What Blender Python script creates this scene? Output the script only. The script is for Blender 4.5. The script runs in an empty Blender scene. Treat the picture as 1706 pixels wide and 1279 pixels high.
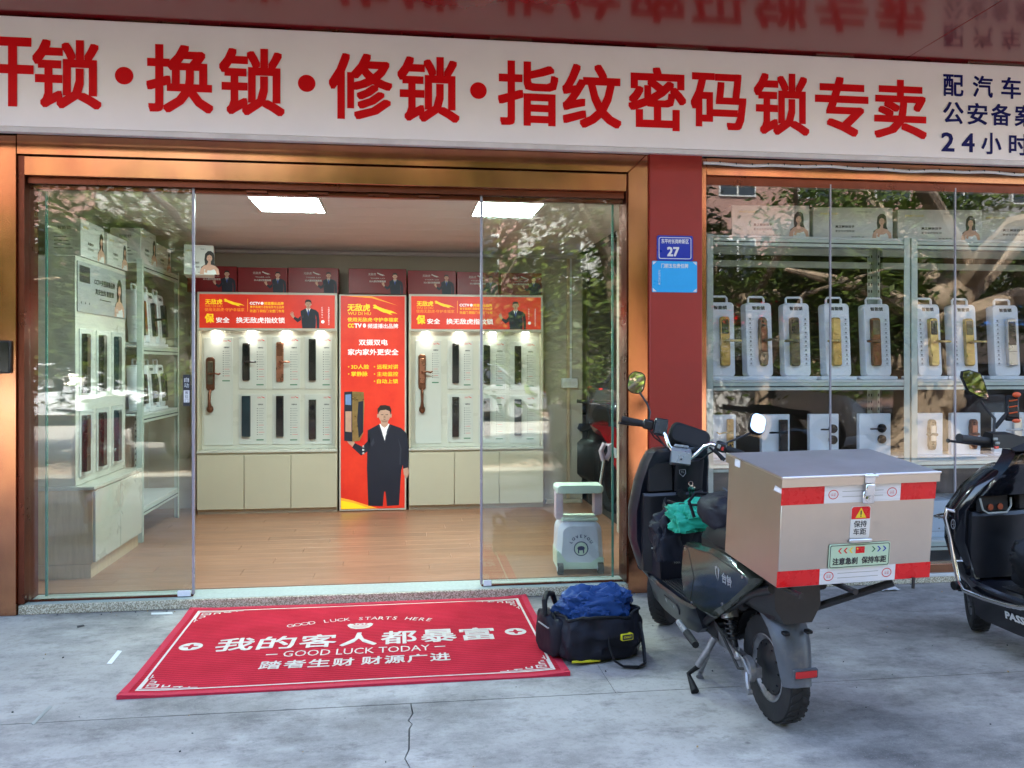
import bpy, bmesh, math, random
from mathutils import Vector, Matrix, geometry, noise
random.seed(7)
SC = bpy.context.scene
COL = SC.collection
PI = math.pi

# ------------------------------------------------------------------ camera, sky, sun, exposure
F_PX, XC, YH, EYE = 1400.0, 853.0, 605.0, 1.4
YAW = math.atan(183.0 / 1400.0)
cam_d = bpy.data.cameras.new('camera')
cam = bpy.data.objects.new('camera', cam_d)
COL.objects.link(cam)
cam.location = (0, 0, EYE)
cam.rotation_euler = (PI / 2, 0, -YAW)
cam_d.sensor_width = 36.0
cam_d.lens = F_PX / 1706.0 * 36.0
cam_d.shift_y = -(639.5 - YH) / 1706.0
cam_d.clip_start = 0.05
cam_d.clip_end = 600
SC.camera = cam

SUN_EL, SUN_AZ = math.radians(55), math.radians(-16)      # azimuth from +Y (behind the shop), towards -X
W = bpy.data.worlds.new('World')
SC.world = W
W.use_nodes = True
wn = W.node_tree
bgn = wn.nodes['Background']
sky = wn.nodes.new('ShaderNodeTexSky')
sky.sky_type = 'NISHITA'
sky.sun_disc = False
sky.sun_elevation = SUN_EL
sky.sun_rotation = SUN_AZ
sky.air_density = 1.0
sky.dust_density = 2.0
sky.ozone_density = 1.0
bgn.inputs['Strength'].default_value = 0.15
wn.links.new(sky.outputs['Color'], bgn.inputs['Color'])

sd = bpy.data.lights.new('sun', 'SUN')
sun = bpy.data.objects.new('sun', sd)
COL.objects.link(sun)
sd.energy = 2.8
sd.angle = math.radians(0.53)
sd.color = (1.0, 0.93, 0.82)
sun.location = (-10, 30, 40)
to_sun = Vector((math.sin(SUN_AZ) * math.cos(SUN_EL), math.cos(SUN_AZ) * math.cos(SUN_EL), math.sin(SUN_EL)))
sun.rotation_euler = to_sun.to_track_quat('Z', 'Y').to_euler()

SC.view_settings.view_transform = 'Standard'
SC.view_settings.look = 'None'
SC.view_settings.exposure = 3.2
SC.view_settings.gamma = 1.0
SC.view_settings.use_curve_mapping = False
SC.render.engine = 'CYCLES'
SC.cycles.max_bounces = 14
SC.cycles.transparent_max_bounces = 24
SC.cycles.glossy_bounces = 6
SC.cycles.diffuse_bounces = 5
SC.cycles.use_denoising = True
SC.cycles.sample_clamp_indirect = 8.0
SC.cycles.caustics_reflective = False
SC.cycles.caustics_refractive = False

# ------------------------------------------------------------------ survey: photo pixel -> metres
_s, _c = math.sin(YAW), math.cos(YAW)
def at(x, y, Y):
    u = (x - XC) / F_PX; v = (YH - y) / F_PX; t = Y / (_c - u * _s)
    return Vector((t * (_s + u * _c), Y, EYE + t * v))
def gp(x, y, z=0.0):
    u = (x - XC) / F_PX; v = (YH - y) / F_PX; t = (z - EYE) / v
    return Vector((t * (_s + u * _c), t * (_c - u * _s), z))

# ------------------------------------------------------------------ materials
MATS = {}
def _nodes(name):
    m = bpy.data.materials.new(name); m.use_nodes = True
    nt = m.node_tree
    return m, nt, nt.nodes['Principled BSDF']
def pm(name, col, rough=.5, metal=0.0, var=.12, scale=6.0, bump=0.0, bscale=60.0, coat=0.0, spec=.5, rvar=.12, col2=None,
       emit=0.0, stretch=None, dirt=0.0, dirtcol=(.08, .07, .06), dscale=2.5):
    """principled material, colour and gloss broken up by noise"""
    m, nt, b = _nodes(name)
    N, L = nt.nodes, nt.links
    tc = N.new('ShaderNodeTexCoord')
    src = tc.outputs['Object']
    if stretch:
        mp = N.new('ShaderNodeMapping'); mp.inputs['Scale'].default_value = stretch
        L.new(src, mp.inputs['Vector']); src = mp.outputs['Vector']
    nz = N.new('ShaderNodeTexNoise'); nz.inputs['Scale'].default_value = scale
    nz.inputs['Detail'].default_value = 6; nz.inputs['Roughness'].default_value = .62
    L.new(src, nz.inputs['Vector'])
    mx = N.new('ShaderNodeMix'); mx.data_type = 'RGBA'
    a = tuple(max(0, c * (1 - var)) for c in col); bb = tuple(min(1, c * (1 + var)) for c in (col2 or col))
    mx.inputs[6].default_value = (*a, 1); mx.inputs[7].default_value = (*bb, 1)
    rp = N.new('ShaderNodeValToRGB'); rp.color_ramp.elements[0].position = .32; rp.color_ramp.elements[1].position = .68
    L.new(nz.outputs['Fac'], rp.inputs['Fac']); L.new(rp.outputs['Color'], mx.inputs[0])
    out = mx.outputs[2]
    if dirt > 0:
        n2 = N.new('ShaderNodeTexNoise'); n2.inputs['Scale'].default_value = dscale; n2.inputs['Detail'].default_value = 9
        n2.inputs['Roughness'].default_value = .7
        L.new(tc.outputs['Object'], n2.inputs['Vector'])
        r2 = N.new('ShaderNodeValToRGB'); r2.color_ramp.elements[0].position = .5; r2.color_ramp.elements[1].position = .72
        r2.color_ramp.elements[1].color = (dirt, dirt, dirt, 1)
        L.new(n2.outputs['Fac'], r2.inputs['Fac'])
        m2 = N.new('ShaderNodeMix'); m2.data_type = 'RGBA'; m2.inputs[7].default_value = (*dirtcol, 1)
        L.new(r2.outputs['Color'], m2.inputs[0]); L.new(out, m2.inputs[6]); out = m2.outputs[2]
    L.new(out, b.inputs['Base Color'])
    mr = N.new('ShaderNodeMapRange'); mr.inputs['To Min'].default_value = max(.02, rough - rvar); mr.inputs['To Max'].default_value = min(1, rough + rvar)
    L.new(nz.outputs['Fac'], mr.inputs['Value']); L.new(mr.outputs['Result'], b.inputs['Roughness'])
    b.inputs['Metallic'].default_value = metal
    b.inputs['Specular IOR Level'].default_value = spec
    b.inputs['Coat Weight'].default_value = coat
    b.inputs['Coat Roughness'].default_value = .08
    if bump > 0:
        n3 = N.new('ShaderNodeTexNoise'); n3.inputs['Scale'].default_value = bscale; n3.inputs['Detail'].default_value = 4
        L.new(src, n3.inputs['Vector'])
        bp = N.new('ShaderNodeBump'); bp.inputs['Strength'].default_value = bump; bp.inputs['Distance'].default_value = .01
        L.new(n3.outputs['Fac'], bp.inputs['Height']); L.new(bp.outputs['Normal'], b.inputs['Normal'])
    if emit:
        L.new(out, b.inputs['Emission Color']); b.inputs['Emission Strength'].default_value = emit
    MATS[name] = m
    return m
def node(m, t): return m.node_tree.nodes.new(t)

def glass_mat(name, tint, f0, wav=.0006):
    m, nt, b = _nodes(name)
    N, L = nt.nodes, nt.links
    N.remove(b)
    lw = N.new('ShaderNodeLayerWeight'); lw.inputs['Blend'].default_value = .5
    pw = N.new('ShaderNodeMath'); pw.operation = 'POWER'; pw.inputs[1].default_value = 5
    L.new(lw.outputs['Facing'], pw.inputs[0])
    mr = N.new('ShaderNodeMapRange'); mr.inputs['To Min'].default_value = f0; mr.inputs['To Max'].default_value = 1
    L.new(pw.outputs[0], mr.inputs['Value'])
    tr = N.new('ShaderNodeBsdfTransparent'); tr.inputs['Color'].default_value = (*tint, 1)
    gl = N.new('ShaderNodeBsdfGlossy'); gl.inputs['Roughness'].default_value = .0
    tc = N.new('ShaderNodeTexCoord'); nz = N.new('ShaderNodeTexNoise'); nz.inputs['Scale'].default_value = 1.6
    L.new(tc.outputs['Object'], nz.inputs['Vector'])
    bp = N.new('ShaderNodeBump'); bp.inputs['Strength'].default_value = wav; bp.inputs['Distance'].default_value = .05
    L.new(nz.outputs['Fac'], bp.inputs['Height']); L.new(bp.outputs['Normal'], gl.inputs['Normal'])
    mx = N.new('ShaderNodeMixShader')
    L.new(mr.outputs[0], mx.inputs[0]); L.new(tr.outputs[0], mx.inputs[1]); L.new(gl.outputs[0], mx.inputs[2])
    L.new(mx.outputs[0], N['Material Output'].inputs['Surface'])
    MATS[name] = m
    return m

glass_mat('clear_glass', (.965, .985, .972), .07)
glass_mat('window_glass', (.97, .985, .98), .066)
pm('glass_edge', (.10, .30, .22), .2, spec=.6)
pm('white_sign', (.84, .80, .82), .4, var=.03, scale=2)
pm('sign_frame', (.62, .58, .58), .4)
pm('sign_red', (.62, .004, .008), .45, var=.05, spec=.12)
pm('navy_print', (.006, .008, .11), .5, spec=.15)
pm('soffit_red', (.17, .007, .010), .20, var=.10, scale=1.5, rvar=.05, coat=.28, spec=.45, stretch=(1, .15, 1))
pm('pier_red', (.30, .020, .014), .42, var=.08, scale=3, bump=.05, bscale=180, dirt=.25, dirtcol=(.16, .02, .02))
pm('copper', (.58, .25, .15), .15, metal=1.0, var=.10, scale=5, rvar=.06, bump=.06, bscale=3.0, stretch=(1, 1, .35), col2=(.62, .30, .15))
pm('copper_dark', (.16, .05, .03), .3, metal=.9, var=.15)
pm('dark_gap', (.012, .010, .010), .8)
pm('steel', (.62, .61, .60), .3, metal=1, var=.08)
pm('chrome', (.78, .78, .78), .09, metal=1, var=.04, rvar=.04, scale=14)
pm('white_plastic', (.80, .81, .84), .38, var=.04)
pm('white_paint', (.62, .63, .60), .45, var=.05, bump=.03, bscale=40)
pm('rack_paint', (.50, .56, .50), .42, var=.07, scale=10, bump=.02)
pm('black_plastic', (.008, .0085, .011), .38, var=.2, rvar=.12, scale=10, dirt=.3, dirtcol=(.03, .03, .032), dscale=9)
pm('black_gloss', (.006, .0065, .010), .14, var=.2, coat=.5, rvar=.07, scale=9, dirt=.15, dirtcol=(.02, .02, .022), dscale=12)
pm('matte_black', (.007, .007, .008), .6, var=.2, spec=.3)
pm('rubber', (.014, .0135, .014), .78, var=.3, scale=18, bump=.12, bscale=90, dirt=.5, dirtcol=(.045, .042, .040), dscale=7)
pm('mirror', (.92, .93, .93), .015, metal=1, var=.01, rvar=.01)
pm('paper_white', (.72, .72, .70), .6, var=.04)
pm('print_black', (.03, .03, .035), .55)
pm('print_grey', (.22, .22, .23), .6)
pm('lens_red', (.55, .012, .012), .14, var=.1, coat=.6)
pm('tape_red', (.72, .004, .008), .28, var=.05, scale=20)
pm('tape_white', (.74, .74, .76), .3, var=.05, stretch=(1, 30, 30), scale=4)
pm('print_red', (.62, .015, .012), .5)
pm('print_yellow', (.85, .62, .02), .5)
pm('skin', (.62, .36, .26), .6, var=.08, scale=20)
pm('hair', (.02, .014, .012), .5)
pm('blue_plate', (.006, .03, .36), .3)
pm('sky_plate', (.02, .38, .78), .3, var=.05)
pm('bronze', (.20, .085, .05), .34, metal=.85, var=.3, scale=18)
pm('rose_gold', (.46, .20, .13), .28, metal=.9, var=.12, scale=12)
pm('gold', (.52, .36, .14), .3, metal=.9, var=.2, scale=16)
pm('antique', (.16, .13, .09), .38, metal=.8, var=.35, scale=22)
pm('lock_black', (.022, .018, .018), .22, coat=.5, var=.2)
pm('lock_blue', (.015, .032, .042), .2, coat=.6, var=.2)
# ------------------------------------------------------------------ mesh builder
class Fr:
    """a flat frame: origin, right, up; normal = right x up points out of the surface"""
    def __init__(s, o, r=(1, 0, 0), u=(0, 0, 1)):
        s.o = Vector(o); s.r = Vector(r).normalized(); s.u = Vector(u).normalized(); s.n = s.r.cross(s.u).normalized()
    def p(s, a, b, d=0.0): return s.o + s.r * a + s.u * b + s.n * d
    def sub(s, a, b, d=0.0): return Fr(s.p(a, b, d), s.r, s.u)
_glyph = {}
def glyph_mesh(txt, bold=0):
    k = txt
    if k not in _glyph:
        cu = bpy.data.curves.new('lettering', 'FONT'); cu.body = txt; cu.resolution_u = 2
        o = bpy.data.objects.new('lettering', cu); COL.objects.link(o)
        me = bpy.data.meshes.new_from_object(o.evaluated_get(bpy.context.evaluated_depsgraph_get()))
        vs = [(v.co.x, v.co.y) for v in me.vertices]; fs = [tuple(p.vertices) for p in me.polygons]
        bpy.data.objects.remove(o); bpy.data.curves.remove(cu); bpy.data.meshes.remove(me)
        _glyph[k] = (vs, fs)
    return _glyph[k]
def rr(w, h, r, n=4):
    r = min(r, w / 2 - 1e-5, h / 2 - 1e-5); out = []
    for cx, cy, a in ((w / 2 - r, h / 2 - r, 0), (-w / 2 + r, h / 2 - r, 90), (-w / 2 + r, -h / 2 + r, 180), (w / 2 - r, -h / 2 + r, 270)):
        for i in range(n + 1):
            t = math.radians(a + 90 * i / n); out.append((cx + r * math.cos(t), cy + r * math.sin(t)))
    return out
def ell(rx, ry, n=20, cx=0, cy=0): return [(cx + rx * math.cos(2 * PI * i / n), cy + ry * math.sin(2 * PI * i / n)) for i in range(n)]

class MB:
    def __init__(s): s.v = []; s.f = []; s.m = []
    def add(s, vs, fs, mi=0, M=None):
        b = len(s.v)
        s.v += [tuple(M @ Vector(v)) for v in vs] if M else [tuple(v) for v in vs]
        s.f += [tuple(i + b for i in f) for f in fs]; s.m += [mi] * len(fs)
        return s
    def box(s, x0, x1, y0, y1, z0, z1, bev=0.0, mi=0, M=None):
        if x0 > x1: x0, x1 = x1, x0
        if y0 > y1: y0, y1 = y1, y0
        if z0 > z1: z0, z1 = z1, z0
        c = ((x0 + x1) / 2, (y0 + y1) / 2, (z0 + z1) / 2); h = ((x1 - x0) / 2, (y1 - y0) / 2, (z1 - z0) / 2)
        bev = min(bev, min(h) * .49)
        if bev <= 0:
            vs = [(c[0] + sx * h[0], c[1] + sy * h[1], c[2] + sz * h[2]) for sx in (-1, 1) for sy in (-1, 1) for sz in (-1, 1)]
            return s.add(vs, [(0, 1, 3, 2), (4, 6, 7, 5), (0, 4, 5, 1), (2, 3, 7, 6), (0, 2, 6, 4), (1, 5, 7, 3)], mi, M)
        vs = []; ix = {}
        for sx in (-1, 1):
            for sy in (-1, 1):
                for sz in (-1, 1):
                    for ax in range(3):
                        sg = (sx, sy, sz); co = []
                        for k in range(3): co.append(c[k] + sg[k] * (h[k] if k == ax else h[k] - bev))
                        ix[(sx, sy, sz, ax)] = len(vs); vs.append(tuple(co))
        fs = []
        for ax in range(3):
            o = [k for k in range(3) if k != ax]
            for sg in (-1, 1):
                q = []
                for a, b in ((-1, -1), (1, -1), (1, 1), (-1, 1)):
                    t = [0, 0, 0]; t[ax] = sg; t[o[0]] = a; t[o[1]] = b; q.append(ix[(*t, ax)])
                fs.append(tuple(q))
        for e in range(3):
            o = [k for k in range(3) if k != e]
            for a in (-1, 1):
                for b in (-1, 1):
                    t0 = [0, 0, 0]; t0[o[0]] = a; t0[o[1]] = b; t1 = list(t0); t0[e] = -1; t1[e] = 1
                    fs.append((ix[(*t0, o[0])], ix[(*t1, o[0])], ix[(*t1, o[1])], ix[(*t0, o[1])]))
        for sx in (-1, 1):
            for sy in (-1, 1):
                for sz in (-1, 1): fs.append(tuple(ix[(sx, sy, sz, a)] for a in range(3)))
        return s.add(vs, fs, mi, M)
    def loft(s, rings, mi=0, caps=True, closed=False, M=None):
        n = len(rings[0]); vs = [p for r in rings for p in r]; fs = []
        m = len(rings)
        for i in range(m if closed else m - 1):
            a = i * n; b = ((i + 1) % m) * n
            for j in range(n):
                k = (j + 1) % n; fs.append((a + j, a + k, b + k, b + j))
        if caps and not closed:
            fs.append(tuple(range(n - 1, -1, -1))); fs.append(tuple(range((m - 1) * n, m * n)))
        return s.add(vs, fs, mi, M)
    def grid(s, rows, mi=0, M=None):
        n = len(rows[0]); fs = []
        for i in range(len(rows) - 1):
            for j in range(n - 1): fs.append((i * n + j, i * n + j + 1, (i + 1) * n + j + 1, (i + 1) * n + j))
        return s.add([p for r in rows for p in r], fs, mi, M)
    def tube(s, pts, r, n=10, mi=0, caps=True, closed=False, M=None, flat=1.0):
        pts = [Vector(p) for p in pts]; k = len(pts)
        rs = r if isinstance(r, (list, tuple)) else [r] * k
        rings = []; ref = None
        for i, p in enumerate(pts):
            a = pts[i - 1] if (i > 0 or closed) else p; b = pts[(i + 1) % k] if (i < k - 1 or closed) else p
            t = (b - a).normalized()
            if ref is None:
                ref = Vector((0, 0, 1)) if abs(t.z) < .9 else Vector((1, 0, 0))
            x = (ref - t * ref.dot(t)).normalized(); y = t.cross(x); ref = x
            rings.append([tuple(p + x * (rs[i] * math.cos(2 * PI * j / n)) + y * (rs[i] * flat * math.sin(2 * PI * j / n))) for j in range(n)])
        return s.loft(rings, mi, caps, closed, M)
    def cyl(s, a, b, r, r1=None, n=18, mi=0, M=None): return s.tube([a, b], [r, r if r1 is None else r1], n, mi, True, False, M)
    def lathe(s, prof, n=24, mi=0, M=None, caps=False):
        return s.loft([[(r * math.cos(2 * PI * j / n), r * math.sin(2 * PI * j / n), z) for j in range(n)] for r, z in prof], mi, caps, False, M)
    def sph(s, c, rx, ry=None, rz=None, mi=0, n=14, M=None):
        ry = ry or rx; rz = rz or rx; rings = []
        for i in range(1, 9):
            t = PI * i / 9
            rings.append([(c[0] + rx * math.sin(t) * math.cos(2 * PI * j / n), c[1] + ry * math.sin(t) * math.sin(2 * PI * j / n), c[2] + rz * math.cos(t)) for j in range(n)])
        return s.loft(rings, mi, True, False, M)
    # ---- flat print and slabs on a frame
    def poly(s, fr, pts, mi=0, off=.001):
        pts = [(float(a), float(b)) for a, b in pts]
        tri = geometry.tessellate_polygon([[Vector((a, b, 0)) for a, b in pts]])
        return s.add([fr.p(a, b, off) for a, b in pts], [tuple(t) for t in tri], mi)
    def rect(s, fr, u0, v0, u1, v1, mi=0, off=.001):
        return s.add([fr.p(u0, v0, off), fr.p(u1, v0, off), fr.p(u1, v1, off), fr.p(u0, v1, off)], [(0, 1, 2, 3)], mi)
    def text(s, fr, txt, u, v, w=None, h=None, mi=0, off=.0012, bold=.012, shear=0.0):
        """lettering centred on (u, v), scaled to width w and / or height h"""
        vs, fs = glyph_mesh(txt)
        if not vs: return s
        x0 = min(p[0] for p in vs); x1 = max(p[0] for p in vs); y0 = min(p[1] for p in vs); y1 = max(p[1] for p in vs)
        bd = bold if bold >= .015 else 0.0      # heavier strokes: the outline stacked with small shifts
        x0 -= bd; x1 += bd; y0 -= bd; y1 += bd
        sx = w / max(x1 - x0, 1e-6) if w else None; sy = h / max(y1 - y0, 1e-6) if h else None
        if sx is None: sx = sy
        if sy is None: sy = sx
        cx, cy = (x0 + x1) / 2, (y0 + y1) / 2
        big = sy > .09
        sh = [(0, 0)] if bd == 0 else ([(-bd, -bd), (bd, bd), (-bd, bd), (bd, -bd)] if not big else [(bd * i / 2, bd * j / 2) for i in range(-2, 3) for j in range(-2, 3) if max(abs(i), abs(j)) == 2] + [(0, 0)])
        for i, (dx, dy) in enumerate(sh):
            s.add([fr.p(u + (a + dx - cx) * sx + shear * (b - cy) * sy, v + (b + dy - cy) * sy, off + i * .00006) for a, b in vs], fs, mi)
        return s
    def slab(s, fr, pts, d0, d1, mi=0, ch=0.0):
        """outline pushed out from depth d0 to d1, front edge chamfered by ch"""
        n = len(pts); cx = sum(p[0] for p in pts) / n; cy = sum(p[1] for p in pts) / n
        rings = [[fr.p(a, b, d0) for a, b in pts]]
        if ch > 0:
            rings.append([fr.p(a, b, d1 - ch) for a, b in pts])
            ins = []
            for a, b in pts:
                l = math.hypot(a - cx, b - cy) or 1; k = max(0, 1 - ch * 1.2 / l); ins.append((cx + (a - cx) * k, cy + (b - cy) * k))
            rings.append([fr.p(a, b, d1) for a, b in ins]); top = ins
        else:
            rings.append([fr.p(a, b, d1) for a, b in pts]); top = pts
        s.loft(rings, mi, caps=False)
        for ring, pp, flip in ((rings[0], pts, 1), (rings[-1], top, 0)):
            tri = geometry.tessellate_polygon([[Vector((a, b, 0)) for a, b in pp]])
            s.add(ring, [tuple(t) for t in tri], mi)
        return s
    def mesh(s, name, mats, smooth=True, ang=38):
        me = bpy.data.meshes.new(name)
        me.from_pydata([tuple(v) for v in s.v], [], s.f)
        for m in mats: me.materials.append(MATS[m] if isinstance(m, str) else m)
        me.polygons.foreach_set('material_index', s.m)
        bm = bmesh.new(); bm.from_mesh(me)
        bmesh.ops.remove_doubles(bm, verts=bm.verts, dist=1e-6)
        bmesh.ops.recalc_face_normals(bm, faces=bm.faces)
        bm.to_mesh(me); bm.free()
        if smooth:
            me.polygons.foreach_set('use_smooth', [True] * len(me.polygons))
            me.set_sharp_from_angle(angle=math.radians(ang))
        me.update()
        return me
    def obj(s, name, mats, parent=None, **k):
        if isinstance(mats, str): mats = [mats]
        o = bpy.data.objects.new(name, s.mesh(name, mats, **k)); COL.objects.link(o)
        if parent: o.parent = parent
        return o
def tag(o, label=None, cat=None, group=None, kind=None):
    if label: o['label'] = label
    if cat: o['category'] = cat
    if group: o['group'] = group
    if kind: o['kind'] = kind
    return o
def thing(name, label, cat, loc=(0, 0, 0), rot=(0, 0, 0), group=None):
    o = bpy.data.objects.new(name, None); COL.objects.link(o)
    o.empty_display_size = .1; o.location = loc; o.rotation_euler = rot
    return tag(o, label, cat, group)
def copy_tree(o, parent=None):
    c = o.copy(); COL.objects.link(c)
    if parent: c.parent = parent
    for ch in list(o.children): copy_tree(ch, c)
    return c
def place(proto, loc, rot=(0, 0, 0), label=None, group=None, scale=None):
    c = copy_tree(proto); c.location = loc; c.rotation_euler = rot
    if scale: c.scale = scale
    if label: c['label'] = label
    if group: c['group'] = group
    return c
def xyz(loc=(0, 0, 0), rx=0, ry=0, rz=0):
    return Matrix.Translation(loc) @ Matrix.Rotation(rz, 4, 'Z') @ Matrix.Rotation(ry, 4, 'Y') @ Matrix.Rotation(rx, 4, 'X')
def arc(c, r, a0, a1, n, plane='xz'):
    out = []
    for i in range(n + 1):
        t = math.radians(a0 + (a1 - a0) * i / n); p = (r * math.cos(t), r * math.sin(t))
        out.append((c[0] + p[0], c[1], c[2] + p[1]) if plane == 'xz' else (c[0] + p[0], c[1] + p[1], c[2]) if plane == 'xy' else (c[0], c[1] + p[0], c[2] + p[1]))
    return out
# ------------------------------------------------------------------ special materials of the setting
def concrete(name, base, dark, light, crack=True):
    m, nt, b = _nodes(name)
    N, L = nt.nodes, nt.links
    tc = N.new('ShaderNodeTexCoord')
    def noise(sc, det, ro, st=None):
        n = N.new('ShaderNodeTexNoise'); n.inputs['Scale'].default_value = sc; n.inputs['Detail'].default_value = det; n.inputs['Roughness'].default_value = ro
        if st:
            mp = N.new('ShaderNodeMapping'); mp.inputs['Scale'].default_value = st; L.new(tc.outputs['Object'], mp.inputs['Vector']); L.new(mp.outputs['Vector'], n.inputs['Vector'])
        else: L.new(tc.outputs['Object'], n.inputs['Vector'])
        return n.outputs['Fac']
    def ramp(f, p0, p1, v0=0.0, v1=1.0):
        r = N.new('ShaderNodeMapRange'); r.inputs['From Min'].default_value = p0; r.inputs['From Max'].default_value = p1
        r.inputs['To Min'].default_value = v0; r.inputs['To Max'].default_value = v1; L.new(f, r.inputs['Value']); return r.outputs['Result']
    def mix(fac, a, bb):
        x = N.new('ShaderNodeMix'); x.data_type = 'RGBA'; L.new(fac, x.inputs[0])
        for i, q in ((6, a), (7, bb)):
            if isinstance(q, tuple): x.inputs[i].default_value = (*q, 1)
            else: L.new(q, x.inputs[i])
        return x.outputs[2]
    c = mix(ramp(noise(1.3, 8, .62), .36, .66), base, light)
    c = mix(ramp(noise(.75, 12, .74, (1, 1.5, 1)), .46, .66, 0, .85), c, dark)
    c = mix(ramp(noise(4.0, 10, .78, (1, 1.8, 1)), .52, .70, 0, .7), c, dark)
    c = mix(ramp(noise(38, 6, .7), .52, .72, 0, .35), c, dark)
    c = mix(ramp(noise(160, 2, .6), .58, .70, 0, .35), c, light)
    v = N.new('ShaderNodeTexVoronoi'); v.inputs['Scale'].default_value = 2.1; L.new(tc.outputs['Object'], v.inputs['Vector'])
    c = mix(ramp(v.outputs['Distance'], .012, .035, .8, 0), c, (.035, .035, .04))
    L.new(c, b.inputs['Base Color'])
    L.new(ramp(noise(3, 5, .6), .3, .7, .62, .9), b.inputs['Roughness'])
    b.inputs['Specular IOR Level'].default_value = .35
    bp = N.new('ShaderNodeBump'); bp.inputs['Strength'].default_value = .35; bp.inputs['Distance'].default_value = .004
    L.new(noise(70, 8, .7), bp.inputs['Height']); L.new(bp.outputs['Normal'], b.inputs['Normal'])
    MATS[name] = m
concrete('concrete', (.325, .300, .270), (.082, .077, .072), (.48, .45, .41))
concrete('road_concrete', (.33, .30, .26), (.20, .18, .16), (.40, .37, .33))
concrete('asphalt', (.16, .155, .15), (.07, .07, .07), (.22, .215, .205))
concrete('pink_paving', (.36, .27, .22), (.18, .14, .12), (.42, .33, .28))
pm('joint_dirt', (.05, .05, .052), .9)
def terrazzo():
    m, nt, b = _nodes('terrazzo'); N, L = nt.nodes, nt.links
    tc = N.new('ShaderNodeTexCoord'); v = N.new('ShaderNodeTexVoronoi'); v.inputs['Scale'].default_value = 190
    L.new(tc.outputs['Object'], v.inputs['Vector'])
    r = N.new('ShaderNodeValToRGB'); e = r.color_ramp.elements
    e[0].color = (.27, .23, .15, 1); e[1].color = (.66, .62, .48, 1); e[0].position = .25; e[1].position = .8
    sp = N.new('ShaderNodeSeparateColor'); L.new(v.outputs['Color'], sp.inputs['Color']); L.new(sp.outputs[0], r.inputs['Fac'])
    L.new(r.outputs['Color'], b.inputs['Base Color']); b.inputs['Roughness'].default_value = .45
    bp = N.new('ShaderNodeBump'); bp.inputs['Strength'].default_value = .4; bp.inputs['Distance'].default_value = .003
    L.new(v.outputs['Distance'], bp.inputs['Height']); L.new(bp.outputs['Normal'], b.inputs['Normal'])
    MATS['terrazzo'] = m
terrazzo()
pm('step_top', (.42, .47, .43), .35, var=.15, scale=60)  # pale aqua colour paints in the reflection on the step
def wood_mat():
    m, nt, b = _nodes('laminate'); N, L = nt.nodes, nt.links
    tc = N.new('ShaderNodeTexCoord'); oi = N.new('ShaderNodeObjectInfo')
    mp = N.new('ShaderNodeMapping'); mp.inputs['Scale'].default_value = (1.2, 16, 4)
    ad = N.new('ShaderNodeVectorMath'); ad.operation = 'ADD'
    sc = N.new('ShaderNodeMath'); sc.operation = 'MULTIPLY'; sc.inputs[1].default_value = 37
    L.new(oi.outputs['Random'], sc.inputs[0]); L.new(tc.outputs['Object'], ad.inputs[0]); L.new(sc.outputs[0], ad.inputs[1])
    L.new(ad.outputs[0], mp.inputs['Vector'])
    nz = N.new('ShaderNodeTexNoise'); nz.inputs['Scale'].default_value = 3; nz.inputs['Detail'].default_value = 8; L.new(mp.outputs[0], nz.inputs['Vector'])
    r = N.new('ShaderNodeValToRGB'); e = r.color_ramp.elements
    e[0].position = .3; e[0].color = (.285, .128, .072, 1); e[1].position = .72; e[1].color = (.41, .205, .122, 1)
    L.new(nz.outputs['Fac'], r.inputs['Fac'])
    hs = N.new('ShaderNodeHueSaturation'); mr = N.new('ShaderNodeMapRange'); mr.inputs['To Min'].default_value = .9; mr.inputs['To Max'].default_value = 1.1
    L.new(oi.outputs['Random'], mr.inputs['Value']); L.new(mr.outputs[0], hs.inputs['Value']); L.new(r.outputs[0], hs.inputs['Color'])
    L.new(hs.outputs[0], b.inputs['Base Color']); b.inputs['Roughness'].default_value = .33
    MATS['laminate'] = m
wood_mat()
pm('wall_cream', (.50, .44, .35), .8, var=.04, scale=2)
pm('ceiling_white', (.60, .55, .53), .55, var=.03, scale=2)
pm('plaster', (.55, .45, .40), .85, var=.1, scale=1.5)
pm('cabinet_cream', (.56, .50, .37), .42, var=.025, scale=3)
pm('board_cream', (.60, .58, .50), .3, var=.02, scale=3)
pm('tan_wood', (.62, .46, .29), .4, var=.12, scale=5, stretch=(8, 8, 1))
pm('led_panel', (.78, 1.0, .97), .4, var=0, emit=9.5)
pm('spot_glow', (1.0, .97, .88), .4, var=0, emit=4)
pm('lightbox_red', (.64, .020, .012), .4, var=.10, scale=2.2, emit=.04, col2=(.72, .045, .016))
pm('lightbox_yellow', (.95, .62, .015), .4, var=.02, emit=.05)
pm('lightbox_orange', (.92, .36, .03), .4, var=.05, emit=.05)
pm('lightbox_white', (.85, .85, .85), .4, var=.01, emit=.05)
pm('suit', (.012, .014, .03), .5, var=.1)
pm('shirt_blue', (.20, .32, .62), .5)
pm('tie_blue', (.02, .06, .35), .5)
pm('carton_red', (.20, .006, .010), .4, var=.06)
pm('carton_white', (.60, .60, .56), .5, var=.04)

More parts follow.
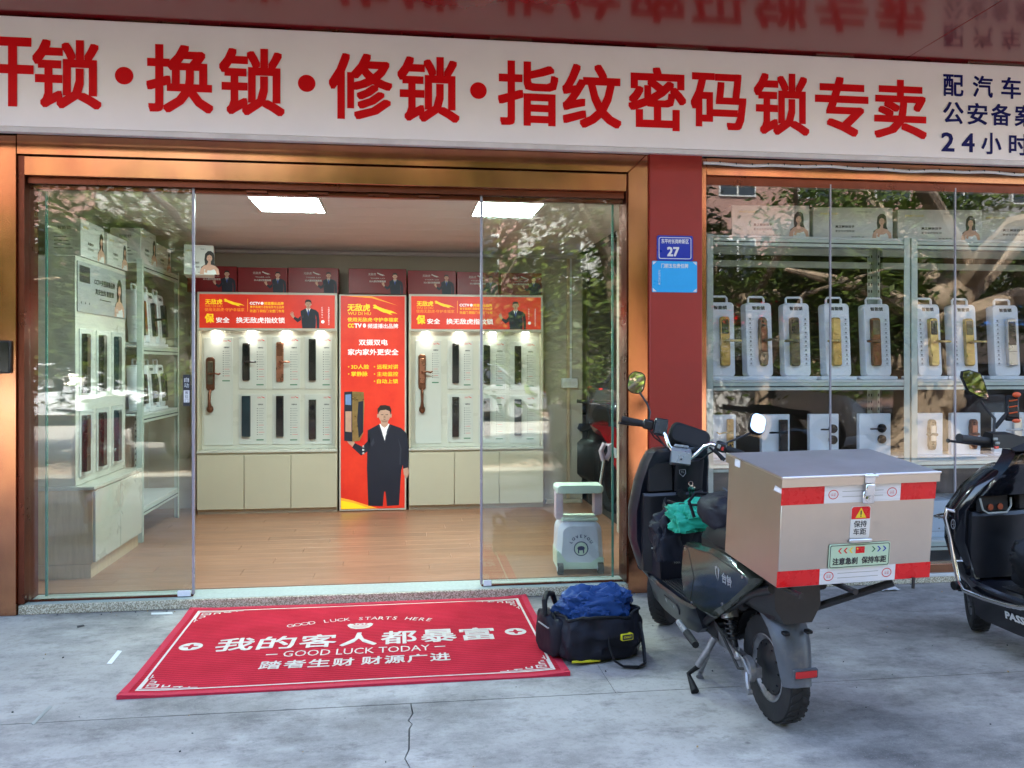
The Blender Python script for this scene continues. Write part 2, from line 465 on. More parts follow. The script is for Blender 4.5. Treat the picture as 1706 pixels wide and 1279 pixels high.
# ------------------------------------------------------------------ ground, pavement, road
g = MB(); g.box(-150, 150, -220, 60, -.6, -.20); tag(g.obj('ground', 'asphalt'), kind='structure')
JY = gp(680, 1172).y
pav = MB(); pav.box(-14, 16, -.9, 5.2, -.16, -.035)
pav = tag(pav.obj('pavement', 'joint_dirt'), kind='structure')
CX0 = gp(685, 1176).x
rnd = random.Random(3)
crack = [(CX0, JY - .003)]; y = JY - .003; x = CX0
while y > -.88:
    y -= rnd.uniform(.03, .09); x += rnd.uniform(-.022, .022) - .004 * (x - CX0)
    crack.append((x, max(y, -.9)))
def slab_obj(pts):
    b = MB(); n = len(pts); fr = Fr((0, 0, 0), (1, 0, 0), (0, 1, 0))
    b.slab(fr, pts, -.05, 0.0, 0); return b.obj('concrete_slab', 'concrete', pav, smooth=False)
GAP = .004
XB = [-14, -8.1, -3.9, .9, 5.4, 10, 16]
for a, b_ in zip(XB[:-1], XB[1:]):
    slab_obj([(a + .0014, JY + GAP), (b_ - .0014, JY + GAP), (b_ - .0014, 5.2), (a + .0014, 5.2)])
slab_obj([(-3.4, -.9), (crack[-1][0] - .0022, -.9)] + [(p[0] - .0022 - .001 * rnd.random(), p[1]) for p in reversed(crack)] + [(-3.4, JY)])
slab_obj([(p[0] + .0022, p[1]) for p in crack] + [(crack[-1][0] + .0022, -.9), (4.1, -.9), (4.1, JY)])
for a, b_ in ((-14, -8.6), (-8.594, -3.406), (4.106, 9.5), (9.506, 16)):
    slab_obj([(a, -.9), (b_, -.9), (b_, JY), (a, JY)])
kb = MB()
for i in range(30): kb.box(-14 + i, -13.006 + i, -1.06, -.91, -.3, .005, .012)
tag(kb.obj('kerb', 'concrete'), kind='structure')
b = MB(); b.box(-40, 40, -2.9, -1.065, -.3, -.02); tag(b.obj('tree_strip', 'pink_paving'), kind='structure')
b = MB(); b.box(-80, 80, -13.5, -2.95, -.4, -.12); road = tag(b.obj('road', 'road_concrete'), kind='structure')
b = MB()
for i in range(14): b.box(-40 + i * 6, -38 + i * 6, -8.3, -8.18, -.1195, -.116)
b.obj('lane_marking', 'white_paint', road)
b = MB(); b.box(-60, 60, -19, -13.55, -.3, .0); tag(b.obj('far_pavement', 'pink_paving'), kind='structure')

# ------------------------------------------------------------------ the building
SOF = 3.272
bld = thing('shop_building', 'red and white building the shop front belongs to, unseen upper floors over the sign', 'building', (0, 0, 0))
b = MB(); b.box(-14, 16, 4.96, 8.6, 3.42, 8.4); b.obj('upper_wall', 'plaster', bld)  # unseen upper floors, height and width set to block the sun
b = MB(); b.box(-14, 16, 3.55, 3.62, SOF + .005, 4.3, .01); b.obj('canopy_fascia', 'soffit_red', bld)
for a, c in ((-6.69, -2.934), (-2.93, 3.067), (3.07, 7.95)):
    b = MB(); b.box(a, c, 3.625, 4.955, SOF, SOF + .03, .0015); b.obj('soffit_panel', 'soffit_red', bld)
b = MB(); b.box(-14, 16, 3.63, 4.955, SOF + .034, SOF + .15); b.obj('canopy_deck', 'dark_gap', bld)
b = MB(); b.box(1.4885, 1.820, 4.945, 5.12, .0, 2.69, .004); b.obj('pier', 'pier_red', bld)
for a, c in ((-14, -2.62), (4.9, 16)):
    b = MB(); b.box(a, c, 4.98, 5.2, 0, 3.42); b.obj('side_wall', 'pier_red', bld)
b = MB(); b.box(-2.61, 4.89, 5.02, 5.2, 2.70, 3.42); b.obj('lintel', 'dark_gap', bld)
b = MB(); b.box(-14, 16, 8.45, 8.6, 0, 3.42); b.obj('rear_wall', 'plaster', bld)

# the long sign
sign = thing('shop_sign', 'long white shop sign with large red characters above the entrance', 'sign', (0, 0, 0))
SZ0, SZ1, SY = 2.668, 3.258, 4.80
b = MB(); b.box(-6.2, 7.4, SY, SY + .16, SZ0, SZ1, .004); b.obj('sign_panel', 'white_sign', sign)
b = MB(); b.box(-6.2, 7.4, SY - .004, SY + .004, SZ0 - .030, SZ0 - .002, .002); b.obj('lower_edge', 'sign_frame', sign)
b = MB()
rnd = random.Random(5)
for i in range(26): b.box(-6 + i * .5, -5.8 + i * .5 + rnd.random() * .2, SY + .03, SY + .12, SZ1 + .001, SZ1 + .011, 0, i % 2)
b.obj('top_bracket', ['dark_gap', 'steel'], sign)
fs = Fr((0, SY, 0))
row = [('开', -2, 112, 112), ('锁', 112, 119, 108), ('换', 300, 125, 108), ('锁', 420, 132, 104), ('修', 601, 142, 102), ('锁', 714, 148, 102), ('指', 880, 155, 98), ('纹', 986, 163, 98),
       ('密', 1095, 168, 96), ('码', 1197, 169, 92), ('锁', 1302, 175, 90), ('专', 1402, 180, 86), ('卖', 1500, 185, 84)]
for ch, px_, py_, w_ in row:
    p = at(px_, py_, SY); u_ = (px_ - XC) / F_PX; t_ = SY / (_c - u_ * _s)
    hh = {'码': .335, '专': .36, '卖': .36}.get(ch, .372)
    b = MB(); b.text(fs, ch, p.x, 2.957, .352 if ch not in '码专卖' else .345, hh, 0, .0025, .023); b.obj('character', 'sign_red', sign)
for px_, py_ in ((207, 122), (511, 140), (797, 157)):
    p = at(px_, py_, SY); b = MB(); b.poly(fs, ell(.048, .048, 28, p.x, 2.962), 0, .0025); b.obj('dot', 'sign_red', sign)
for txt, xs, z in (('配汽车钥匙', (3.379, 3.577, 3.769, 3.965, 4.16), 3.118), ('公安备案单位', (3.379, 3.541, 3.700, 3.862, 4.024, 4.186), 2.948), ('24小时服务', (3.342, 3.478, 3.635, 3.822, 4.0, 4.18), 2.767)):
    b = MB()
    for ch, x_ in zip(txt, xs): b.text(fs, ch, x_, z, .135 if ord(ch) > 200 else .088, .135 if ord(ch) > 200 else .118, 0, .0025, .018)
    b.obj('small_lettering', 'navy_print', sign)

# copper entrance frame
FY = 4.97
ent = thing('copper_doorway', 'polished copper frame around the glass entrance', 'door frame', (0, 0, 0))
ff = Fr((0, FY, 0))
b = MB(); b.slab(ff, [(-2.612, 0.001), (-2.121, 0.001), (-2.121, 2.664), (-2.612, 2.664)], -.20, 0, 0, .004); b.obj('jamb', 'copper', ent)
b = MB(); b.slab(ff, [(1.364, 0.001), (1.486, 0.001), (1.486, 2.680), (1.364, 2.559)], -.20, 0, 0, .003); b.obj('jamb', 'copper', ent)
b = MB(); b.slab(ff, [(-2.119, 2.562), (1.3635, 2.562), (1.4835, 2.680), (-2.119, 2.680)], -.05, 0, 0, .003); b.obj('header_panel', 'copper', ent)
b = MB(); b.box(-2.084, 1.355, FY + .012, FY + .14, 2.446, 2.553, .003); b.obj('header_cover', 'copper', ent)
b = MB(); b.box(-2.119, -2.085, FY + .02, FY + .2, .06, 2.555); b.box(1.3565, 1.362, FY + .02, FY + .2, .06, 2.555)
b.box(-2.08, 1.35, FY + .05, FY + .2, 2.41, 2.444); b.obj('reveal', 'copper_dark', ent)
b = MB(); b.box(-2.08, 1.35, 5.06, 5.10, 2.385, 2.409, .002)
for x_ in (-.9, -.55, -.2, .1): b.box(x_, x_ + .12, 5.04, 5.058, 2.392, 2.408, .002)
b.obj('door_track', 'copper_dark', ent)
st = MB(); st.box(-2.118, 1.486, 4.985, 5.21, 0, .052, .004); st = tag(st.obj('entrance_step', 'terrazzo'), 'speckled terrazzo doorstep under the glass entrance doors', 'step')
b = MB(); b.box(-2.11, 1.36, 5.0, 5.2, .0521, .054); b.obj('step_top', 'step_top', st)

# glass of the entrance
def pane(parent, x0, x1, y0, z0, z1, mat, seal=None, edge=None):
    b = MB(); b.box(x0, x1, y0, y0 + .012, z0, z1); b.obj('pane', mat, parent, smooth=False)
    if seal is not None: b = MB(); b.box(seal - .0075, seal + .0075, y0 - .004, y0 + .016, z0, z1, .003); b.obj('edge_seal', 'edge_strip', parent)
    if edge is not None: b = MB(); b.box(edge - .006, edge + .006, y0 - .001, y0 + .013, z0, z1, .001); b.obj('polished_edge', 'glass_edge', parent)
pm('edge_strip', (.33, .315, .35), .25, var=.05, spec=.7)
lx, rx = at(322, 600, 5.05).x, at(802, 600, 5.05).x
t = thing('fixed_glass', 'fixed glass sidelight left of the entrance, against the copper jamb', 'window', (0, 0, 0))
pane(t, -2.083, lx - .012, 5.05, .066, 2.44, 'clear_glass', lx)
b = MB(); b.box(-2.083, lx, 5.045, 5.068, .055, .0655, .002); b.obj('base_rail', 'copper_dark', t)
t = thing('fixed_glass', 'fixed glass sidelight right of the entrance, next to the parked scooter', 'window', (0, 0, 0))
pane(t, rx + .012, 1.352, 5.05, .066, 2.44, 'clear_glass', rx)
b = MB(); b.box(rx, 1.352, 5.045, 5.068, .055, .0655, .002); b.obj('base_rail', 'copper_dark', t)
t = thing('sliding_door', 'left sliding glass door leaf pushed open behind its sidelight, small sticker on it', 'door', (0, 0, 0))
pane(t, at(78, 600, 5.1).x, lx - .004, 5.10, .070, 2.40, 'clear_glass', None, at(77, 600, 5.1).x)
b = MB(); b.box(lx - .085, lx - .012, 5.036, 5.049, .058, .092, .003); b.obj('floor_guide', 'white_plastic', t)
fr_ = Fr((0, 5.049, 0)); p0, p1 = at(305, 676, 5.049), at(317, 624, 5.049)
b = MB(); b.slab(fr_, [(p0.x, p0.z), (p1.x, p0.z), (p1.x, p1.z), (p0.x, p1.z)], .0002, .0012, 0)
b.rect(fr_, p0.x + .004, p0.z + .02, p1.x - .004, p0.z + .09, 1, .0016)
for i, ch in enumerate('自动'): b.text(fr_, ch, (p0.x + p1.x) / 2, p1.z - .03 - i * .032, .026, .026, 1, .0018)
for i in range(3): b.text(fr_, '推拉门'[i], (p0.x + p1.x) / 2, p0.z + .076 - i * .022, .018, .018, 0, .0022)
b.obj('door_sticker', ['print_black', 'paper_white'], t)
t = thing('sliding_door', 'right sliding glass door leaf pushed open behind its sidelight, in front of the toy suitcase', 'door', (0, 0, 0))
pane(t, rx + .004, at(1020, 600, 5.1).x, 5.10, .070, 2.40, 'clear_glass', None, at(1021, 600, 5.1).x)
b = MB(); b.box(rx + .012, rx + .060, 5.036, 5.049, .058, .092, .003); b.obj('floor_guide', 'white_plastic', t)

# card reader on the left jamb
p0, p1 = at(-14, 622, FY), at(20, 567, FY)
t = thing('door_reader', 'black glossy access reader on the left copper jamb', 'access panel', (p1.x, FY, p0.z))
fr_ = Fr((0, 0, 0)); w_, h_ = p1.x - p0.x, p1.z - p0.z
b = MB(); b.slab(Fr((-w_ / 2, 0, h_ / 2)), rr(w_, h_, .012), 0.0, .022, 0, .003); b.obj('body', 'black_plastic', t)
b = MB(); b.slab(Fr((-w_ / 2, -.022, h_ / 2)), rr(w_ - .016, h_ - .02, .008), 0.0003, .002); b.obj('screen', 'black_gloss', t)

# number plate and blue plaque on the red pier
def rectpx(x0, y0, x1, y1, Y):
    a, b = at(x0, y1, Y), at(x1, y0, Y); return a.x, a.z, b.x, b.z
PY = 4.945
x0, z0, x1, z1 = rectpx(1094, 393, 1154, 434, PY)
t = thing('house_number_plate', 'blue enamel house number plate 27 on the red pier', 'number plate', ((x0 + x1) / 2, PY, z0))
w_, h_ = x1 - x0, z1 - z0; fr_ = Fr((0, 0, h_ / 2))
b = MB(); b.slab(fr_, rr(w_, h_, .012), .001, .006, 0, .001); b.obj('plate', 'blue_plate', t)
b = MB()
for a in (rr(w_ - .022, h_ - .022, .012),):
    inn = rr(w_ - .030, h_ - .030, .009); n = len(a)
    for i in range(n): k = (i + 1) % n; b.add([fr_.p(*a[i], .0066), fr_.p(*a[k], .0066), fr_.p(*inn[k], .0066), fr_.p(*inn[i], .0066)], [(0, 1, 2, 3)], 0)
b.text(fr_, '东平村长岗岭新区', 0, h_ * .27, w_ * .76, h_ * .19, 0, .0068, .02)
b.text(fr_, '27', -.012, -h_ * .14, w_ * .34, h_ * .38, 0, .0068, .035)
b.obj('lettering', 'paper_white', t)
x0, z0, x1, z1 = rectpx(1086, 435, 1161, 487, PY)
t = thing('notice_plaque', 'light blue notice plaque with white print just below the house number', 'plaque', ((x0 + x1) / 2, PY, z0))
w_, h_ = x1 - x0, z1 - z0; fr_ = Fr((0, 0, h_ / 2))
b = MB(); b.slab(fr_, rr(w_, h_ - .004, .006), .001, .005, 0, .001); b.obj('plate', 'sky_plate', t)
b = MB(); b.text(fr_, '门前五包责任牌', 0, h_ * .34, w_ * .6, h_ * .14, 0, .0062, .02)
for i, (a, c) in enumerate(((-.40, .02), (-.40, -.12), (-.40, .40), (-.30, .40), (-.30, .36), (-.30, .40), (-.30, .38), (-.40, .1))):
    z = h_ * (.2 - i * .082)
    if i in (0,): b.rect(fr_, -w_ * .3, z - .004, -w_ * .04, z + .004); b.rect(fr_, w_ * .28, z - .004, w_ * .42, z + .004)
    else: b.rect(fr_, a * w_, z - .0012, c * w_, z + .0012)
b.text(fr_, '垃圾卫生绿化', -w_ * .34, -h_ * .02, .012, h_ * .5, 0, .0062)
for sx in (-1, 1):
    for sz in (-1, 1): b.poly(fr_, [(sx * w_ * .485, sz * h_ * .465), (sx * w_ * .485, sz * h_ * .36), (sx * w_ * .40, sz * h_ * .465)], 0, .0062)
b.obj('lettering', 'paper_white', t)

# ------------------------------------------------------------------ the room
FZ = .055
fl = MB(); fl.box(-2.5, 5.0, 5.215, 8.45, -.1, FZ - .008); fl = tag(fl.obj('shop_floor', 'joint_dirt'), kind='structure')
pl = {}
rnd = random.Random(9)
y = 5.217; r_ = 0
while y < 8.12:
    x = -2.48 - (r_ * .47 % 1.1)
    while x < 1.78:
        a, c = max(x, -2.48), min(x + 1.2, 1.78)
        if c - a > .05:
            k = round(c - a, 3)
            if k not in pl: b = MB(); b.box(0, k - .0016, 0, .148, -.008, 0, .0008); pl[k] = b.mesh('plank', ['laminate'], smooth=False)
            o = bpy.data.objects.new('plank', pl[k]); COL.objects.link(o); o.parent = fl; o.location = (a, y, FZ + rnd.uniform(-.0002, .0002))
        x += 1.2
    y += .15; r_ += 1
BWY = 8.12
def wall(name, x0, x1, y0, y1, z0, z1, m='wall_cream'):
    b = MB(); b.box(x0, x1, y0, y1, z0, z1); return tag(b.obj(name, m), kind='structure')
wall('rear_room_wall', -2.45, 1.76, BWY, BWY + .1, 0, 2.6)
wall('left_room_wall', -2.45, -2.32, 5.22, BWY, 0, 2.6)
wall('partition_wall', 1.70, 1.80, 5.125, 6.55, 0, 2.6)
pm('dark_room', (.055, .042, .034), .8)  # near-black brown puts the unlit store room's shade into the colour
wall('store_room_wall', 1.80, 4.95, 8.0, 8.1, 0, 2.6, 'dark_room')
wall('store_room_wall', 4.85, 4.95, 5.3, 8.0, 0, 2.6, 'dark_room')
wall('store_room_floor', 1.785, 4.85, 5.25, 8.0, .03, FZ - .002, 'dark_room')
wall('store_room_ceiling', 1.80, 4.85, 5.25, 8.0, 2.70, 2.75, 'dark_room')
wall('partition_facing', 1.805, 1.815, 5.13, 6.55, .06, 2.6, 'dark_room')  # dark sheet, shade as colour on the partition's store room side
b = MB(); b.box(1.60, 1.63, BWY - .03, BWY - .001, FZ, 2.455, .004); b.box(1.302, 1.322, BWY - .3, BWY - .002, FZ, 2.0, .003)
tag(b.obj('door_trim', 'tan_wood'), kind='structure')
ce = MB(); ce.box(-2.45, 1.80, 5.22, 8.2, 2.475, 2.56); ce = tag(ce.obj('shop_ceiling', 'dark_gap'), kind='structure')
y = 5.222
while y < 8.12:
    b = MB(); b.box(-2.32, 1.70, y, min(y + .294, 8.12), 2.462, 2.474, .0025); b.obj('ceiling_panel', 'ceiling_white', ce); y += .3
b = MB(); b.box(-2.32, 1.70, 8.07, 8.115, 2.425, 2.461, .006); b.obj('cornice', 'ceiling_white', ce)
def ceil_light(cx, cy, w, d, label):
    t = thing('ceiling_light', label, 'ceiling light', (cx, cy, 2.45), group='led ceiling panels')
    b = MB()
    for q in ((-w / 2, w / 2, -d / 2, -d / 2 + .012), (-w / 2, w / 2, d / 2 - .012, d / 2), (-w / 2, -w / 2 + .012, -d / 2 + .012, d / 2 - .012), (w / 2 - .012, w / 2, -d / 2 + .012, d / 2 - .012)):
        b.box(*q, 0, .012, .001)
    b.obj('frame', 'white_paint', t)
    b = MB(); b.box(-w / 2 + .013, w / 2 - .013, -d / 2 + .013, d / 2 - .013, .003, .010); b.obj('diffuser', 'led_panel', t)
q = [gp(*p, 2.452) for p in ((411, 326), (533, 329.5), (544, 355), (432, 352))]
ceil_light((q[0].x + q[1].x + q[2].x + q[3].x) / 4, (q[0].y + q[2].y) / 2, .45, .545, 'square lit ceiling panel over the left half of the room')
q2 = [gp(*p, 2.452) for p in ((794, 336), (907, 338.7), (889, 362), (785, 360))]
ceil_light((q2[0].x + q2[1].x + q2[2].x + q2[3].x) / 4, (q2[0].y + q2[2].y) / 2, .45, .545, 'square lit ceiling panel over the right half, partly behind the glass')
# ------------------------------------------------------------------ printed figures (flat print, all in a frame, heights in metres)
def arc2(cx, cy, r, a0, a1, n=8): return [(cx + r * math.cos(math.radians(a0 + (a1 - a0) * i / n)), cy + r * math.sin(math.radians(a0 + (a1 - a0) * i / n))) for i in range(n + 1)]
def print_man(b, fr, cx, z0, h, full, off, mi):
    """mi: suit, skin, hair, shirt, tie. A man in a dark suit with one open hand raised to his right (picture left)"""
    k = h if not full else h * .62
    zt = z0 + h
    def P(pts, m, o): b.poly(fr, [(cx + a * k, zt + c * k) for a, c in pts], m, off + o * .0004)
    if full:
        P([(-.26, -.45), (.27, -.45), (.31, -.9), (.27, -1.05), (.235, -1.6), (.045, -1.61), (.02, -1.38), (.0, -1.38), (-.02, -1.61), (-.25, -1.6), (-.27, -1.0)], mi[0], 0)
    else:
        P([(-.25, -.45), (.25, -.45), (.27, -.8), (.25, -1.0), (-.20, -1.0), (-.22, -.8)], mi[0], 0)
    P([(-.09, -.31), (.10, -.31), (.27, -.37), (.36, -.46), (.39, -.72), (.38, -1.0 if not full else -1.02), (.30, -1.0 if not full else -1.05), (.28, -.62), (.25, -.5), (-.22, -.5), (-.25, -.56), (-.34, -.66), (-.46, -.60), (-.50, -.67), (-.36, -.80), (-.24, -.72), (-.26, -.40)], mi[0], 1)
    P([(-.075, -.30), (.085, -.30), (.045, -.40), (.005, -.56), (-.04, -.40)], mi[3], 2)
    P([(-.015, -.345), (.03, -.345), (.04, -.50), (.008, -.57), (-.025, -.50)], mi[4], 3)
    P([(-.055, -.22), (.065, -.22), (.06, -.32), (.005, -.37), (-.05, -.32)], mi[1], 3)
    P([(cx0, cz) for cx0, cz in [(.005 + .092 * math.cos(2 * PI * i / 18), -.16 + .125 * math.sin(2 * PI * i / 18)) for i in range(18)]], mi[1], 4)
    P([(-.10, -.15), (-.105, -.06), (-.06, -.005), (.02, .0), (.09, -.02), (.115, -.08), (.108, -.16), (.088, -.10), (.03, -.075), (-.06, -.085), (-.085, -.12)], mi[2], 5)
    P([(-.10, -.33), (-.02, -.52), (.005, -.60), (.02, -.60), (-.005, -.52), (-.075, -.32)], mi[5], 4); P([(.11, -.33), (.04, -.50), (.02, -.60), (.008, -.60), (.02, -.50), (.085, -.32)], mi[5], 4)
    P([(.22, -.52), (.25, -.70), (.24, -.95), (.262, -.95), (.275, -.70)], mi[5], 4); P([(-.17, -.52), (-.21, -.62), (-.19, -.66), (-.15, -.60)], mi[5], 4)
    P([(-.006, -.17), (.018, -.17), (.024, -.205), (-.010, -.205)], mi[6], 5)
    for sx in (-.098, .108): P([(sx - .014, -.14), (sx + .014, -.14), (sx + .010, -.20), (sx - .010, -.20)], mi[1], 3)
    P([(-.05, -.245), (.06, -.245), (.035, -.275), (-.025, -.275)], mi[6], 5)
    for sx in (-.032, .042): P([(sx - .02, -.150), (sx + .02, -.148), (sx + .02, -.158), (sx - .02, -.158)], mi[2], 6)
    P([(-.022, -.222), (.035, -.222), (.006, -.232)], mi[2], 6)
    P([(-.46, -.60), (-.50, -.66), (-.56, -.60), (-.62, -.50), (-.60, -.485), (-.565, -.52), (-.60, -.44), (-.585, -.43), (-.545, -.50), (-.555, -.41), (-.538, -.41), (-.52, -.50), (-.51, -.43), (-.495, -.44), (-.495, -.53)], mi[1], 3)
    if full: P([(.30, -1.02), (.38, -1.0), (.40, -1.10), (.36, -1.17), (.31, -1.12)], mi[1], 2)
def print_woman(b, fr, cx, z0, h, off, mi):
    """mi: skin, hair, dress. A woman with long dark hair, chin on her hand"""
    def P(pts, m, o): b.poly(fr, [(cx + a * h, z0 + c * h) for a, c in pts], m, off + o * .0004)
    P([(-.17, .42), (-.20, .62), (-.17, .86), (-.06, .985), (.06, .99), (.17, .90), (.20, .70), (.19, .50), (.24, .38), (.13, .34), (-.18, .22), (-.32, .12), (-.33, .30)], mi[1], 0)
    P([(-.38, 0), (-.36, .20), (-.22, .37), (-.05, .42), (.06, .42), (.22, .37), (.36, .24), (.40, 0)], mi[0], 1)
    P([(-.22, 0), (-.20, .22), (-.08, .17), (.06, .17), (.19, .23), (.26, .12), (.28, 0)], mi[2], 2)
    P([(.0 + .115 * math.cos(2 * PI * i / 18), .70 + .165 * math.sin(2 * PI * i / 18)) for i in range(18)], mi[0], 2)
    P([(-.04, .40), (.05, .40), (.06, .58), (-.05, .58)], mi[0], 2)
    P([(-.13, .60), (-.135, .78), (-.06, .90), (.05, .90), (.13, .80), (.125, .62), (.09, .78), (.0, .83), (-.08, .78)], mi[1], 3)
    for sx in (-.045, .045): P([(sx - .022, .715), (sx + .022, .72), (sx, .705)], mi[1], 3)
    P([(-.03, .615), (.03, .615), (0, .60)], mi[2] if len(mi) < 4 else mi[3], 3)
    P([(-.20, .10), (-.06, .50), (.03, .56), (.05, .50), (-.02, .44), (-.10, .06)], mi[0], 3)
TIGER = [(.0, .93), (.10, .98), (.20, .82), (.34, .70), (.50, .58), (.64, .50), (.78, .42), (.92, .26), (1.0, .16), (.90, .22), (.78, .26), (.70, .20), (.80, .08), (.66, .14), (.56, .24), (.42, .30), (.28, .44), (.16, .60), (.05, .64), (.0, .74), (.07, .78)]
def print_tiger(b, fr, x0, z0, w, h, mi, off): b.poly(fr, [(x0 + a * w, z0 + c * h) for a, c in TIGER], mi, off)

pm('suit_light', (.035, .038, .06), .5); pm('skin_shade', (.42, .22, .15), .6)
# ------------------------------------------------------------------ display cabinets along the rear wall
CY = 7.75
LB = ['lightbox_red', 'lightbox_yellow', 'lightbox_orange', 'lightbox_white', 'suit', 'skin', 'hair', 'shirt_blue', 'tie_blue', 'print_red']
def cabinet(x0, x1, label, spots):
    t = thing('display_cabinet', label, 'cabinet', ((x0 + x1) / 2, CY, FZ))
    w = x1 - x0; hw = w / 2; Z = lambda z: z - FZ
    b = MB(); b.box(-hw, hw, 0, .36, Z(.09), Z(.60), .002); b.obj('base_cabinet', 'cabinet_cream', t)
    b = MB(); b.box(-hw + .002, hw - .002, .02, .35, .001, Z(.088)); b.obj('plinth', 'cabinet_cream', t)
    for i in range(3):
        b = MB(); b.box(-hw + .004 + i * w / 3, -hw - .003 + (i + 1) * w / 3, -.018, -.001, Z(.10), Z(.585), .002); b.obj('cabinet_door', 'cabinet_cream', t)
    b = MB(); b.box(-hw, hw, -.025, .10, Z(.602), Z(.622), .003); b.obj('counter_edge', 'board_cream', t)
    b = MB(); b.box(-hw + .02, hw - .02, .10, .12, Z(.623), Z(1.70)); b.obj('display_board', 'board_cream', t)
    for sx in (-1, 1): b = MB(); b.box(sx * hw, sx * (hw - .019), .0, .35, Z(.624), Z(1.69), .002); b.obj('side_panel', 'cabinet_cream', t)
    b = MB(); b.box(-hw, hw, .0, .35, Z(1.692), Z(2.035), .004); b.obj('header_box', 'board_cream', t)
    b = MB()
    for i in range(spots):
        xx = -hw + w * (i + .5) / spots
        b.lathe([(.0, Z(1.691)), (.028, Z(1.691)), (.030, Z(1.685)), (.024, Z(1.684)), (.0, Z(1.686))], 14, 0, xyz((xx, .06, 0)))
        ld = bpy.data.lights.new('spot_lamp', 'SPOT'); lo = bpy.data.objects.new('spot_lamp', ld); COL.objects.link(lo); lo.parent = t
        lo.location = (xx, .055, Z(1.68)); lo.rotation_euler = (math.radians(8), 0, 0)
        ld.energy = SPOT_W; ld.spot_size = math.radians(100); ld.spot_blend = .9; ld.shadow_soft_size = .025; ld.color = (1, .95, .85)
    b.obj('spot_light', 'spot_glow', t)
    # the lightbox face
    fw, fh = w - .045, .30
    fr = Fr((0, 0, Z(1.865)))
    hd = MB(); hd.slab(fr, rr(fw, fh, .004), .0005, .004); hd = hd.obj('lightbox_face', 'lightbox_red', t)
    b = MB()
    U = lambda f: (f - .5) * fw
    V = lambda f: (.5 - f) * fh
    o = .0055
    b.text(fr, '无敌虎', U(.104), V(.225), fw * .125, fh * .16, 1, o, .03)
    b.text(fr, 'WU DI HU', U(.104), V(.355), fw * .125, fh * .07, 2, o, .0)
    b.text(fr, '使用无敌虎·守护幸福家', U(.183), V(.46), fw * .29, fh * .10, 2, o, .012)
    b2 = MB(); print_tiger(b2, fr, U(.176), V(.38), fw * .155, fh * .25, 1, o); b2.obj('emblem', LB, hd)
    b.rect(fr, U(.350), V(.51), U(.3535), V(.13), 2, o)
    b.text(fr, 'CCTV', U(.405), V(.262), fw * .075, fh * .085, 3, o, .04)
    b.poly(fr, ell(fh * .045, fh * .045, 14, U(.458), V(.262)), 3, o)
    b.text(fr, '频道播出品牌', U(.545), V(.262), fw * .145, fh * .09, 1, o, .015)
    b.text(fr, '数字高端打造智能锁专业品牌', U(.495), V(.37), fw * .25, fh * .08, 1, o, .0)
    b.text(fr, '防盗门·铜铝门·别墅门专用', U(.495), V(.49), fw * .25, fh * .085, 1, o, .0)
    b.text(fr, '保', U(.073), V(.715), fw * .068, fh * .28, 1, o, .045)
    b.text(fr, '安全', U(.170), V(.765), fw * .098, fh * .165, 3, o, .02)
    b.text(fr, '换无敌虎指纹锁', U(.447), V(.765), fw * .36, fh * .175, 3, o, .02)
    b2 = MB(); print_man(b2, fr, U(.80), V(1.0) + .001, fh * .86, False, o, (4, 5, 6, 3, 8, 10, 11)); b2.obj('portrait', LB + ['suit_light', 'skin_shade'], hd)
    for f, s, n in ((.905, .07, '形象代言人'), (.955, .055, '无敌虎智能锁形象代言')):
        for i, ch in enumerate(n): b.text(fr, ch, U(f), V(.38 + i * s), fh * .048, fh * .048, 3, o)
    b.poly(fr, ell(fh * .05, fh * .05, 10, U(.91), V(.8)), 3, o)
    b.obj('lettering', LB, hd)
    return t
SPOT_W = .19
xl0, xl1 = at(328, 700, CY).x, at(562, 700, CY).x
xr0, xr1 = at(681, 700, CY).x, at(905, 700, CY).x
cabinet(xl0, xl1, 'cream lock display cabinet with red lightbox header, left of the tall poster', 4)
cabinet(xr0, xr1, 'cream lock display cabinet with red lightbox header, right of the tall poster', 4)

# tall poster lightbox between them
xp0, xp1 = at(565, 700, CY).x, at(677, 700, CY).x
t = thing('poster_lightbox', 'tall red lit poster of a man in a suit between the cabinets', 'lightbox', ((xp0 + xp1) / 2, CY, FZ))
w, h = xp1 - xp0, 1.97
b = MB(); b.box(-w / 2, w / 2, .0, .10, .005, h, .004); b.obj('frame', 'board_cream', t)
fw, fh = w - .030, h - .036
fr = Fr((0, 0, .005 + h / 2))
hd = MB(); hd.slab(fr, rr(fw, fh, .004), .0005, .004); hd = hd.obj('lightbox_face', 'lightbox_red', t)
U = lambda f: (f - .5) * fw
V = lambda f: (.5 - f) * fh
b = MB(); o = .0055
X = lambda px_: U((px_ - 47) / 318.0)
Y_ = lambda py_: V((py_ - 180) / 1025.0)
def T(s_, x0, x1, y0, y1, mi, bold=.02): b.text(fr, s_, (X(x0) + X(x1)) / 2, (Y_(y0) + Y_(y1)) / 2, X(x1) - X(x0), Y_(y0) - Y_(y1), mi, o + .0008, bold)
b2 = MB(); b2.poly(fr, [(X(60), Y_(181)), (X(200), Y_(181)), (X(330), Y_(225)), (X(200), Y_(190))], 2, o - .0006); b2.obj('glow_print', LB, hd)
T('无敌虎', 80, 192, 218, 254, 1, .03); T('WU DI HU', 82, 196, 258, 272, 1, 0); T('使用无敌虎·守护幸福家', 80, 332, 284, 304, 1)
b2 = MB(); print_tiger(b2, fr, X(205), Y_(275), X(330) - X(205), Y_(220) - Y_(275), 1, o); b2.obj('emblem', LB, hd)
T('CC', 82, 112, 313, 334, 1, .04); T('TV', 114, 150, 313, 334, 3, .04); b.poly(fr, ell(.014, .019, 14, X(164), Y_(323)), 3, o)
T('频道播出品牌', 180, 332, 313, 336, 3, .015)
